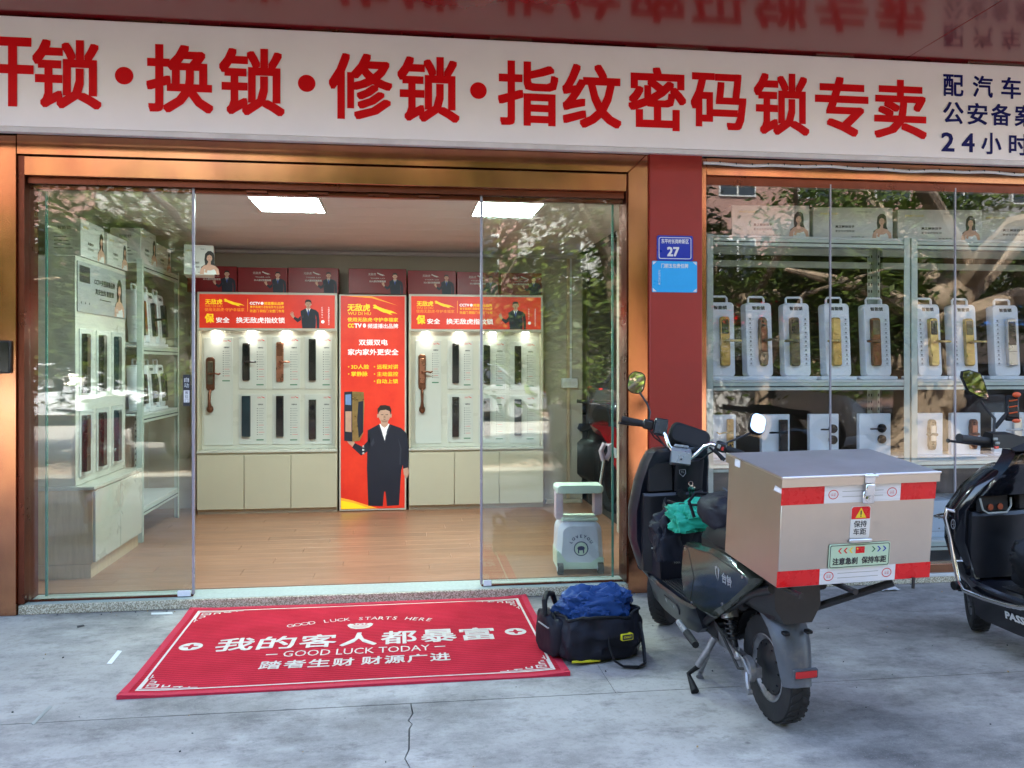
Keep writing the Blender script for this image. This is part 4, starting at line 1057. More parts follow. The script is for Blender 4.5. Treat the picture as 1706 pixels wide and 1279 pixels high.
# ------------------------------------------------------------------ display window right of the pier
wx0 = at(1168, 600, FY).x
t = win = thing('display_window', 'wide copper framed display window right of the red pier', 'window', (0, 0, 0))
b = MB(); b.box(1.8215, 1.856, FY - .002, FY + .10, .062, 2.66, .003); b.obj('frame_post', 'copper', t)
b = MB(); b.box(1.857, 4.86, FY + .004, FY + .10, 2.559, 2.665, .003); b.obj('frame_header', 'copper', t)
b = MB(); b.box(1.857, 4.86, FY + .002, FY + .08, .062, .118, .003); b.obj('frame_sill', 'copper', t)
b = MB(); b.box(1.857, 4.86, FY + .03, FY + .09, 2.505, 2.557); b.obj('top_channel', 'copper_dark', t)
ms = [1.858, at(1384, 600, 5.0).x, at(1592, 600, 5.0).x, 4.37, 4.85]
for i in range(4):
    b = MB(); b.box(ms[i] + .003, ms[i + 1] - .003, 5.0, 5.012, .12, 2.53); b.obj('pane', 'window_glass', t, smooth=False)
    if i < 3: b = MB(); b.box(ms[i + 1] - .0045, ms[i + 1] + .0045, 4.9985, 5.0135, .12, 2.53, .001); b.obj('joint_seal', 'edge_strip', t)
b = MB(); b.box(1.823, 4.86, 4.962, 5.22, 0, .060, .004); st2 = tag(b.obj('window_plinth', 'terrazzo'), 'low speckled plinth under the display window', 'plinth')
b = MB(); b.box(1.83, 4.86, 4.958, 4.99, .0395, .0605, .002); b.obj('white_strip', 'white_paint', st2)
t = thing('rope_light', 'white rope light strung along the top of the display window', 'rope light', (0, 0, 0))
b = MB(); pts = []
for i in range(60):
    x_ = 1.832 + i * .052; pts.append((x_, FY - .012, 2.628 - .010 * i / 60 + .003 * math.sin(i * .9) - .004 * math.sin(i * .31)))
b.tube(pts, .0095, 8); b.obj('tube', 'white_plastic', t)
b = MB()
for i in range(2, 58, 2): x_, y_, z_ = pts[i]; b.box(x_ - .002, x_ + .002, y_ - .010, y_ + .011, z_ + .002, z_ + .0135, .0006)
b.obj('shadow_bit', 'dark_gap', t)  # dark bits over the tube paint in its small shadows

RY = 5.24
ax0, ax1 = at(1178, 600, RY).x, at(1516, 600, RY).x
bx0, bx1 = at(1519, 600, RY).x, at(1519, 600, RY).x + 1.42
zs = [at(1400, 908, RY).z, at(1400, 770, RY).z, at(1400, 636, RY).z, at(1400, 398, RY).z]
lv = [z - .06 for z in zs]
rk1 = rack('shelf_rack', 'pale shelf rack of the window display, from the pier to the double posts', (ax0, RY, .06), 0, ax1 - ax0, .45, 2.18, lv)
rk2 = rack('shelf_rack', 'pale shelf rack of the window display, right of the double posts', (bx0, RY, .06), 0, bx1 - bx0, .45, 2.18, lv)
for t, L in ((rk1, ax1 - ax0), (rk2, bx1 - bx0)):      # second beam below the top shelf, as on the photograph
    b = MB(); b.box(.043, L - .043, .415, .446, 2.02, 2.065, .003); b.obj('beam', 'rack_paint', t)
tops = [z + .012 for z in zs]
# stands on the middle shelf: photo x of the body, style, finish, lever side
SY_ = RY + .13
spec = [(1200, 'handle', ('gold', 'lock_black'), 1, 'lock stand at the left end of the window shelf, half hidden by the frame'),
        (1265, 'ornate', ('antique', 'bronze'), 1, 'lock stand with ornate antique bronze lock and lever to the right'),
        (1329, 'handle', ('antique', 'lock_black'), -1, 'lock stand with dark edged bronze lock and lever to the left, third in the window'),
        (1395, 'handle', ('gold', 'gold'), -1, 'lock stand with plain matt gold lock, behind the first glass joint'),
        (1463, 'handle', ('bronze', 'antique'), -1, 'lock stand with brown lock, just left of the double rack posts'),
        (1546, 'handle', ('gold', 'lock_black'), 1, 'lock stand half hidden by the double posts, brass lock with black middle'),
        (1607, 'handle', ('gold', 'antique'), 1, 'lock stand with slim pale brass lock, behind the second glass joint'),
        (1679, 'slab', ('steel', 'lock_black'), 1, 'lock stand with chrome edged black lock, at the right picture edge')]
for i, (px_, style, mats, side, lab) in enumerate(spec):
    p = at(px_, 630, SY_)
    lock_stand((p.x, SY_ + (i * 37 % 5 - 2) * .006, tops[2]), (i * 53 % 7 - 3) * .022, lab, style, mats, side, i, .995)
# white slabs with knobs and levers on the lower shelf
def lock_slab(px0, px1, lab, style, mats, fx, side, z0, hh=.30, yy=RY + .12):
    a, c = at(px0, 700, yy), at(px1, 700, yy); w = c.x - a.x
    t = thing('lock_slab', lab, 'lock sample', ((a.x + c.x) / 2, yy, z0), (0, 0, 0), 'white lock slabs on the lower window shelf')
    b = MB(); b.box(-w / 2 - .03, w / 2 + .03, -.02, .10, 0, .012, .003); b.obj('base', 'white_plastic', t)
    b = MB(); b.box(-w / 2, w / 2, .02, .055, .0125, hh, .003); b.obj('slab', 'white_plastic', t)
    fr = Fr((0, .02, .0125 + hh / 2)); b = MB()
    if style == 'knob': lock(b, fr, fx * w, .0, .060, .15, 'knob', 0, 1, side)
    elif style == 'bar': b.slab(fr.sub(fx * w, -.02), rr(.058, hh * .82, .004), 0, .02, 0, .003); lever(b, fr, fx * w, .02, side * .12, 1, .02, .007)
    elif style == 'plate': b.slab(fr.sub(fx * w, -.01), rr(.045, hh * .80, .008), 0, .014, 0, .002); lever(b, fr, fx * w, .02, side * .11, 0, .014, .006, True); b.poly(fr, ell(.008, .013, 12, fx * w, -.07), 1, .0145)
    else: lock(b, fr, fx * w, -.01, .056, hh * .70, 'ornate', 0, 1, side)
    b.obj('lock_body', list(mats), t)
for a in ((1183, 1228, 'white slab with narrow brass plate lock, left end of the lower window shelf', 'plate', ('gold', 'dark_gap'), .27, -1),
          (1271, 1318, 'white slab with tall black lock and lever, on the lower window shelf', 'bar', ('lock_black', 'matte_black'), .25, -1),
          (1351, 1400, 'white slab with two round black knobs, behind the first glass joint', 'knob', ('matte_black', 'matte_black'), .29, -1),
          (1434, 1487, 'white slab with two round black knobs, left of the double posts', 'knob', ('matte_black', 'matte_black'), .20, -1),
          (1530, 1574, 'white slab with pointed antique lock, just right of the double posts', 'ornate', ('antique', 'steel'), .05, -1),
          (1588, 1637, 'white slab with copper brown pointed lock, above the black scooter grip', 'ornate', ('bronze', 'rose_gold'), .22, -1),
          (1660, 1712, 'white slab behind the phone holder at the right picture edge', 'bar', ('steel', 'steel'), .2, -1)):
    lock_slab(*a, tops[1])
# flat pale boxes low in the window
for x0, x1, lab in ((1500, 1592, 'pale blue flat carton on the bottom window shelf beside the stainless box'), (1420, 1494, 'pale blue flat carton on the bottom window shelf, hidden behind the stainless box'), (1600, 1690, 'pale blue flat carton on the bottom window shelf behind the black scooter')):
    a, c = at(x0, 880, RY + .1), at(x1, 880, RY + .1)
    t = thing('flat_carton', lab, 'box', ((a.x + c.x) / 2, RY + .1, tops[0]), group='flat cartons on the bottom shelf')
    w = c.x - a.x; pm('carton_blue', (.44, .52, .62), .5, var=.04) if 'carton_blue' not in MATS else None
    b = MB(); b.box(-w / 2, w / 2, 0, .3, 0, .25, .003); b.obj('carton', 'carton_blue', t)
    b = MB(); fr = Fr((0, 0, 0))
    for i in range(4): b.poly(fr, ell(.008, .006, 8, -w * .3 + (i % 2) * w * .5, .06 + .07 * (i // 2)), 0, .001)
    b.rect(fr, -w * .45, .040, w * .45, .043, 0); b.obj('print', 'print_grey', t)
# portrait cartons on the top shelf, each a little turned
for i, (x0, x1, lab) in enumerate(((1221, 1346, 'white portrait carton on the window top shelf, left end'), (1357, 1484, 'white portrait carton on the window top shelf, behind the first glass joint'),
                                  (1499, 1632, 'white portrait carton on the window top shelf, above the double posts'), (1634, 1770, 'white portrait carton on the window top shelf, at the right picture edge'))):
    yy = RY + .08; a, c = at(x0, 360, yy), at(x1, 360, yy)
    white_carton(((a.x + c.x) / 2, yy, tops[3]), math.radians(-5.5), c.x - a.x, .215, .24, lab)
for i, (px_, z) in enumerate(((1290, 1.0), (1360, 1.25))):
    pass

# ------------------------------------------------------------------ door mat
def mat_material():
    m, nt, b = _nodes('mat_red'); N, L = nt.nodes, nt.links
    tc = N.new('ShaderNodeTexCoord'); wv = N.new('ShaderNodeTexWave'); wv.wave_type = 'BANDS'; wv.bands_direction = 'Y'; wv.inputs['Scale'].default_value = 13.0
    wv.inputs['Distortion'].default_value = .25; wv.inputs['Detail'].default_value = 2
    L.new(tc.outputs['Object'], wv.inputs['Vector'])
    nz = N.new('ShaderNodeTexNoise'); nz.inputs['Scale'].default_value = 5; nz.inputs['Detail'].default_value = 8; L.new(tc.outputs['Object'], nz.inputs['Vector'])
    n2 = N.new('ShaderNodeTexNoise'); n2.inputs['Scale'].default_value = 900; L.new(tc.outputs['Object'], n2.inputs['Vector'])
    r = N.new('ShaderNodeValToRGB'); e = r.color_ramp.elements; e[0].position = .3; e[0].color = (.56, .020, .038, 1); e[1].position = .7; e[1].color = (.72, .030, .058, 1)
    L.new(nz.outputs['Fac'], r.inputs['Fac'])
    mx = N.new('ShaderNodeMix'); mx.data_type = 'RGBA'; mx.blend_type = 'MULTIPLY'; mx.inputs[0].default_value = .25
    L.new(r.outputs[0], mx.inputs[6]); L.new(wv.outputs['Color'], mx.inputs[7]); L.new(mx.outputs[2], b.inputs['Base Color'])
    b.inputs['Roughness'].default_value = .95; b.inputs['Specular IOR Level'].default_value = .15
    ad = N.new('ShaderNodeMath'); ad.operation = 'ADD'; L.new(wv.outputs['Fac'], ad.inputs[0]); L.new(n2.outputs['Fac'], ad.inputs[1])
    bp = N.new('ShaderNodeBump'); bp.inputs['Strength'].default_value = .8; bp.inputs['Distance'].default_value = .004; L.new(ad.outputs[0], bp.inputs['Height']); L.new(bp.outputs['Normal'], b.inputs['Normal'])
    MATS['mat_red'] = m
mat_material()
pm('mat_hem', (.55, .012, .045), .75, var=.12, scale=40, bump=.3, bscale=300)
pm('mat_print', (.66, .56, .48), .9, var=.12, scale=25)
MW, MD = 1.925, 1.275
MO = Vector((-.222, 4.325, 0)); MR = math.radians(.55)
t = mat_ = thing('door_mat', 'large red ribbed welcome mat with cream Chinese lettering before the doorstep', 'mat', MO, (0, 0, MR))
def mz(u, v): return .007 + .0016 * math.sin(u * 5 + 1) * math.sin(v * 6) + .003 * max(0, abs(v) - .56) * 10 * (math.sin(u * 7) * .5 + .4) + .009 * max(0, abs(u) - .80) * 6 * max(0, abs(v) - .45) * 6
def mg(u0, u1, v0, v1, dz, nu, nv): return [[(u0 + (u1 - u0) * i / nu, v0 + (v1 - v0) * j / nv, mz(u0 + (u1 - u0) * i / nu, v0 + (v1 - v0) * j / nv) + dz) for i in range(nu + 1)] for j in range(nv + 1)]
HB = .034
b = MB(); b.grid(mg(-MW / 2 + HB, MW / 2 - HB, -MD / 2 + HB, MD / 2 - HB, 0, 48, 32)); b.obj('pile', 'mat_red', t)
b = MB()
wob = lambda u: .0035 * math.sin(u * 6.3) + .002 * math.sin(u * 15)
for (u0, u1, v0, v1) in ((-MW / 2, MW / 2, -MD / 2, -MD / 2 + HB), (-MW / 2, MW / 2, MD / 2 - HB, MD / 2), (-MW / 2, -MW / 2 + HB, -MD / 2 + HB, MD / 2 - HB), (MW / 2 - HB, MW / 2, -MD / 2 + HB, MD / 2 - HB)):
    nu, nv = (48, 2) if u1 - u0 > 1 else (2, 32)
    top = mg(u0, u1, v0, v1, .0015, nu, nv)
    b.grid(top)
    b.grid([[(p[0], p[1], .0005) for p in r_] for r_ in top])
edge = [(-MW / 2, -MD / 2), (MW / 2, -MD / 2), (MW / 2, MD / 2), (-MW / 2, MD / 2)]
for i in range(4):
    a, c = edge[i], edge[(i + 1) % 4]; rows = [[], []]
    for k in range(49):
        u = a[0] + (c[0] - a[0]) * k / 48; v = a[1] + (c[1] - a[1]) * k / 48
        rows[0].append((u, v, .0005)); rows[1].append((u, v, mz(u, v) + .0015))
    b.grid(rows)
b.obj('hem', 'mat_hem', t)
# print, draped on the pile
class MatFr(Fr):
    def p(s, a, b_, d=0.0): return Vector((a, b_, mz(a, b_) + .0008 + d))
mf = MatFr((0, 0, 0), (1, 0, 0), (0, 1, 0))
def ml(px_, py_):
    p = gp(px_, py_, .008) - MO; c_, s_ = math.cos(-MR), math.sin(-MR)
    return p.x * c_ - p.y * s_, p.x * s_ + p.y * c_
def mtext(s_, x0, x1, yc0, yc1, hpx, bold=.02, chars=None):
    """lettering along the photo line from (x0, yc0) to (x1, yc1), hpx tall"""
    a = ml(x0, yc0); c = ml(x1, yc1); ym = (yc0 + yc1) / 2; xm = (x0 + x1) / 2
    hh = ml(xm, ym - hpx / 2)[1] - ml(xm, ym + hpx / 2)[1]
    v = (a[1] + c[1]) / 2
    n = len(s_); pitch = (c[0] - a[0]) / n
    b = MB()
    if ord(s_[0]) > 500:
        for i, ch in enumerate(s_):
            if ch != ' ': b.text(mf, ch, a[0] + pitch * (i + .5), v, pitch * .90 if chars is None else pitch * chars, hh, 0, .0004, bold)
    else: b.text(mf, s_, (a[0] + c[0]) / 2, v, c[0] - a[0], hh, 0, .0004, bold)
    b.obj('lettering', 'mat_print', t)
mtext('我的客人都暴富', 358, 828, 1074, 1055, 21, .016)
mtext('GOOD LUCK TODAY', 472, 716, 1090, 1077.5, 9.5, .008)
mtext('踏者生财', 430, 592, 1109, 1101.5, 13, .016); mtext('财源广进', 600, 752, 1100, 1093.5, 13, .016)
b = MB()
for x0, x1, yy in ((443, 462, 1091), (724, 742, 1077)):
    a, c = ml(x0, yy), ml(x1, yy); b.rect(mf, a[0], a[1] - .006, c[0], a[1] + .006, 0, .0004)
s_ = 'GOOD LUCK STARTS HERE'
a, c = ml(478, 1041), ml(720, 1028); n = len(s_)
for i, ch in enumerate(s_):
    if ch == ' ': continue
    q = (i + .5) / n; sag = .075 * (1 - (2 * q - 1) ** 2); dv = -.30 * (2 * q - 1) * .5
    th = math.atan2(.075 * 4 * (1 - 2 * q), (c[0] - a[0])); u = a[0] + (c[0] - a[0]) * q; v = (a[1] + c[1]) / 2 - .035 + sag
    vs, fs_ = glyph_mesh(ch)
    x0 = min(p[0] for p in vs); x1 = max(p[0] for p in vs); sc2 = .075
    b.add([mf.p(u + ((p[0] - (x0 + x1) / 2) * math.cos(th) * .74 - (p[1] - .35) * math.sin(th)) * sc2, v + ((p[0] - (x0 + x1) / 2) * math.sin(th) + (p[1] - .35) * math.cos(th)) * sc2, .0004) for p in vs], fs_)
b.obj('arched_lettering', 'mat_print', t)
b = MB(); e_ = ml(600, 1043)
b.poly(mf, [(e_[0] + x_ * .068, e_[1] + z_ * .05) for x_, z_ in [(-1, .55), (-.8, .9), (-.5, .75), (-.3, 1), (0, .8), (.3, 1), (.5, .75), (.8, .9), (1, .55), (.92, .0), (.7, -.6), (.3, -.95), (-.3, -.95), (-.7, -.6), (-.92, .0)]], 0, .0004)
b.obj('emblem', ['mat_print', 'mat_red'], t); b = MB()
for z_ in (.35, .05, -.25, -.55): b.rect(mf, e_[0] - .045 * (1 - abs(z_) * .5), e_[1] + z_ * .05 - .002, e_[0] + .045 * (1 - abs(z_) * .5), e_[1] + z_ * .05 + .002, 1, .0008)
for sx in (-1, 1):
    for cx_ in (.012, .03): b.poly(mf, ell(.006, .006, 8, e_[0] + sx * cx_, e_[1] + .028), 1, .0009)
b.obj('emblem_lines', ['mat_print', 'mat_red'], t)
for px_, py_ in ((318, 1077), (859, 1052)):
    b = MB()
    e_ = ml(px_, py_); ri = .056
    o1 = ell(ri, ri, 32, *e_); st_ = []
    for i in range(32):
        a_ = 2 * PI * i / 32; k = abs(math.cos(2 * a_)); rr_ = .016 + .022 * (k ** 3)
        st_.append((e_[0] + rr_ * math.cos(a_), e_[1] + rr_ * math.sin(a_)))
    for i in range(32): k = (i + 1) % 32; b.add([mf.p(*o1[i], .0004), mf.p(*o1[k], .0004), mf.p(*st_[k], .0004), mf.p(*st_[i], .0004)], [(0, 1, 2, 3)], 0)
    b.obj('coin_emblem', 'mat_print', t)
b = MB(); I = HB + .022; lw = .011; hx, hy = MW / 2 - I, MD / 2 - I
def strip(u0, v0, u1, v1):
    n = max(1, int(max(abs(u1 - u0), abs(v1 - v0)) / .04))
    hor = abs(u1 - u0) > abs(v1 - v0)
    for i in range(n):
        if hor: a_, c_ = u0 + (u1 - u0) * i / n, u0 + (u1 - u0) * (i + 1) / n; q = [(a_, v0), (c_, v0), (c_, v1), (a_, v1)]
        else: a_, c_ = v0 + (v1 - v0) * i / n, v0 + (v1 - v0) * (i + 1) / n; q = [(u0, a_), (u1, a_), (u1, c_), (u0, c_)]
        b.add([mf.p(*p, .0004) for p in q], [(0, 1, 2, 3)], 0)
strip(-hx, -hy, hx, -hy + lw); strip(-hx, hy - lw, hx, hy); strip(-hx, -hy + lw, -hx + lw, hy - lw); strip(hx - lw, -hy + lw, hx, hy - lw)
FRET = [(0, .020, .150, .028), (0, .020, .008, .150), (.020, .040, .070, .048), (.062, .048, .070, .078), (.020, .070, .062, .078), (.020, .055, .028, .070), (.040, .056, .054, .062),
        (.085, .040, .120, .048), (.085, .048, .093, .070), (.112, .048, .120, .062), (.135, .036, .175, .044), (.160, .028, .168, .036), (.150, .020, .240, .026), (.20, .026, .208, .034),
        (.020, .090, .050, .098), (.042, .098, .050, .118), (.020, .112, .042, .118), (.020, .130, .036, .138), (.008, .150, .014, .20), (.014, .165, .024, .172)]
for sx in (-1, 1):
    for sy in (-1, 1):
        for u0, v0, u1, v1 in FRET: strip(sx * (hx - lw - u0), sy * (hy - lw + .014 - v0), sx * (hx - lw - u1), sy * (hy - lw + .014 - v1))
b.obj('border_print', 'mat_print', t)

# ------------------------------------------------------------------ navy tool bag with a blue cloth, at the mat's corner
def cloth_mat(name, col, rough=.6, wr=.6, sc=14):
    m = pm(name, col, rough, var=.14, scale=5, bump=wr, bscale=sc, rvar=.1, spec=.25)
    return m
cloth_mat('navy_nylon', (.010, .011, .018), .6, .5, 9)
cloth_mat('blue_cloth', (.018, .058, .19), .42, .9, 11)
cloth_mat('black_nylon', (.010, .0105, .013), .55, .5, 10)
cloth_mat('green_cloth', (.02, .34, .21), .5, .5, 12)
pm('bag_yellow', (.70, .62, .02), .45)
pm('trim_grey', (.30, .31, .28), .5)
def lump(b, c, r, seed, n1=22, n2=30, amp=.10, fl=.0, mi=0, sq=.6, crease=.0):
    """soft squarish blob with folds, flattened below fl"""
    rg = random.Random(seed); ph = [(rg.uniform(0, 6), rg.uniform(0, 6), rg.randint(2, 6), rg.randint(1, 5)) for _ in range(7)]
    rings = []
    for i in range(1, n1):
        t_ = PI * i / n1; ring = []
        for j in range(n2):
            p_ = 2 * PI * j / n2
            f = lambda x: (abs(x) ** sq) * (1 if x > 0 else -1)
            k = 1
            for a_, c_, m_, q_ in ph: k += amp * .35 * math.sin(m_ * p_ + a_) * math.sin(q_ * t_ + c_)
            if crease:
                w_ = Vector((math.sin(t_) * math.cos(p_), math.sin(t_) * math.sin(p_), math.cos(t_)))
                o_ = Vector((seed * 1.7, seed * .9, 0)); w2 = w_ + .35 * noise.noise_vector(w_ * 1.6 + o_)
                k += crease * ((.5 - 1.6 * abs(noise.noise(w2 * 2.3 + o_))) + .55 * (.4 - 1.6 * abs(noise.noise(w2 * 5.1 - o_))) + .25 * (.4 - 1.6 * abs(noise.noise(w2 * 10.3 + o_))))
            x_ = r[0] * f(math.sin(t_) * math.cos(p_)) * k; y_ = r[1] * f(math.sin(t_) * math.sin(p_)) * k; z_ = r[2] * f(math.cos(t_)) * k
            ring.append((c[0] + x_, c[1] + y_, max(fl, c[2] + z_)))
        rings.append(ring)
    b.loft(rings, mi)
    return b
bg = gp(985, 1100)
t = thing('tool_bag', 'open navy tool bag with a yellow tag on the concrete beside the mat', 'bag', (.925, 3.97, 0), (0, 0, .22))
BL, BW, BH = .40, .27, .20      # body: a tub of cloth with an open mouth
def bag_ring(z, k, ox=0, oy=0, seed=0):
    out = []
    for i in range(88):
        a_ = 2 * PI * i / 88; f = lambda x: (abs(x) ** .62) * (1 if x > 0 else -1)
        w_ = 1 + .035 * math.sin(5 * a_ + seed) + .025 * math.sin(9 * a_ + 2 * seed + z * 30) + .018 * math.sin(14 * a_ - 18 * z)
        out.append((BL / 2 * f(math.cos(a_)) * k * w_ + ox, BW / 2 * f(math.sin(a_)) * k * w_ + oy, z + .012 * math.sin(4 * a_ + seed) * (z > .1)))
    return out
def bag_body(rs):
    out = []
    for r in rs:
        o_ = []
        for p in r:
            v = Vector(p); w_ = v * 9 + .5 * noise.noise_vector(v * 5); k = .5 - 1.5 * abs(noise.noise(w_)) + .4 * (.4 - 1.5 * abs(noise.noise(w_ * 2.2)))
            d = Vector((v.x, v.y, 0)).normalized() * (.022 * k * min(1, v.z * 14)); o_.append((v.x + d.x, v.y + d.y, max(.003, v.z + .02 * noise.noise(v * 6) * (v.z > .12))))
        out.append(o_)
    return out
b = MB()
rings = [bag_ring(.004, .88), bag_ring(.012, .98)] + [bag_ring(.03 + .012 * i, 1.03 + .05 * math.sin(i * .25) - .010 * max(0, i - 6), 0, -.003, 1 + .12 * i) for i in range(14)] + [bag_ring(.205, .93, 0, 0, 3), bag_ring(.195, .89, 0, 0, 3), bag_ring(.12, .86, 0, 0, 2.4)]
rings = bag_body(rings); b.loft(rings); b.obj('body', 'navy_nylon', t)
b = MB(); b.tube([(p[0], p[1], p[2] + .002) for p in rings[-3]], .007, 6, closed=True); b.obj('zip_edge', 'black_nylon', t)
b = MB(); lump(b, (-.20, .07, .105), (.05, .12, .10), 4, amp=.12, fl=.004, sq=.55, crease=.03); b.obj('end_pocket', 'navy_nylon', t)
b = MB(); b.tube([(-.25, .03, .20), (-.245, .05, .265), (-.21, .10, .285), (-.17, .13, .27), (-.15, .14, .22)], [.012, .014, .014, .014, .012], 8); b.obj('end_strap', 'black_nylon', t)
b = MB(); b.tube([(-.272, .06, .165), (-.25, -.002, .150), (-.215, -.008, .145)], .004, 6); b.obj('reflective_trim', 'trim_grey', t)
b = MB()
hp = [(.0, -.135, .15), (-.01, -.165, .09), (.0, -.195, .03), (.03, -.235, .012), (.09, -.262, .012), (.14, -.235, .014), (.165, -.18, .06), (.17, -.150, .12), (.165, -.130, .17)]
b.tube(hp, .015, 8, flat=.35); b.obj('carry_strap', 'black_nylon', t)
b = MB(); b.tube([(.0, .125, .17), (.02, .10, .25), (.08, .06, .275), (.14, .08, .25), (.165, .12, .18)], .013, 8, flat=.4); b.obj('carry_strap', 'black_nylon', t)
fr = Fr((.085, -.166, .120), (1, .06, 0), (0, .08, 1)); b = MB(); b.slab(fr, rr(.062, .030, .005), -.022, .003, 0, .001); tg = b.obj('yellow_tag', 'bag_yellow', t)
b = MB(); b.poly(fr, rr(.055, .023, .003), 0, .0034); b.text(fr, 'STANLEY', 0, 0, .042, .010, 1, .004, .03); b.obj('tag_print', ['print_black', 'bag_yellow'], tg)
for x0, x1 in ((-.18, -.04), (.13, .20)):
    b = MB(); b.tube([(x0, -.128 + .03 * (x0 > 0), .022), ((x0 + x1) / 2, -.132 + .03 * (x0 > 0), .018 + .008 * (x0 > 0)), (x1, -.130 + .055 * (x0 > 0), .014 + .03 * (x0 > 0))], .006, 6); b.obj('bottom_piping', 'bag_yellow' if x0 < 0 else 'trim_grey', t)
t = thing('blue_cloth', 'crumpled blue waterproof cloth stuffed in the open navy bag', 'cloth', (.925, 3.99, .105), (0, 0, .22))
b = MB(); lump(b, (.0, .0, .09), (.185, .105, .120), 11, 60, 90, amp=.10, fl=.02, sq=.75, crease=.16); lump(b, (-.05, -.07, .085), (.11, .05, .065), 23, 46, 64, amp=.2, fl=.03, sq=.8, crease=.26); b.obj('cloth', 'blue_cloth', t)

# ------------------------------------------------------------------ litter on the concrete
def scrap(pts, lab, m, name='paper_strip'):
    c_ = Vector((sum(p.x for p in pts) / len(pts), sum(p.y for p in pts) / len(pts), 0))
    b = MB(); fr = Fr((0, 0, .0035), (1, 0, 0), (0, 1, 0))
    b.slab(fr, [(p.x - c_.x, p.y - c_.y) for p in pts], -.003, -.001, 0); o = b.obj(name, m); o.location = c_
    return tag(o, lab, 'litter')
scrap([gp(*p) for p in ((178, 1106), (186, 1106), (203, 1085), (196, 1084))], 'white tape strip stuck on the concrete left of the mat', 'paper_white')
scrap([gp(*p) for p in ((52, 1206), (56, 1208), (87, 1178), (82, 1176))], 'faint white tape strip on the concrete at the lower left', 'trim_grey')
scrap([gp(*p) for p in ((252, 1021), (287, 1020), (288, 1023), (252, 1024))], 'thin white tape strip lying along the doorstep', 'paper_white')
scrap([gp(*p) for p in ((128, 1043), (139, 1041), (141, 1043), (129, 1046))], 'tiny dark scrap on the concrete near the left jamb', 'print_black')
b = MB(); p_ = gp(850, 991); b.grid([[(p_.x + (i - 4) * .018, p_.y - .01 + j * .022, .012 + .012 * math.sin(i * .9 + j) + .004 * j) for i in range(9)] for j in range(4)]); tag(b.obj('dry_leaf', 'dry_leaf' if 'dry_leaf' in MATS else pm('dry_leaf', (.42, .27, .12), .7, var=.3, scale=30).name), 'crumpled dry brown leaf by the doorstep above the mat', 'leaf')
rg = random.Random(15); b = MB()
for i in range(420):
    x_ = rg.uniform(-3.2, 4.2); y_ = 4.98 - abs(rg.gauss(0, .03)) if i < 170 else rg.uniform(1.6, 4.95)
    if -1.25 < x_ < .80 and 3.65 < y_ < 4.99: continue
    r_ = rg.uniform(.0012, .0042); M_ = xyz((x_, y_, r_ * .5), rg.random() * 3, rg.random() * 3, rg.random() * 6)
    b.box(-r_, r_, -r_ * .7, r_ * .7, -r_ * .5, r_ * .5, 0, rg.choice((0, 0, 1, 2)), M_)
tag(b.obj('grit', ['print_black', 'dry_leaf', 'trim_grey']), kind='stuff')
b = MB(); p_ = gp(1478, 982); b.grid([[(p_.x + (i - 3) * .02, p_.y + (j - 2) * .025, .006 + .010 * abs(math.sin(i * 1.3 + j * 2))) for i in range(7)] for j in range(5)]); tag(b.obj('crumpled_paper', 'paper_white'), 'crumpled white tissue on the concrete below the stainless box', 'litter')
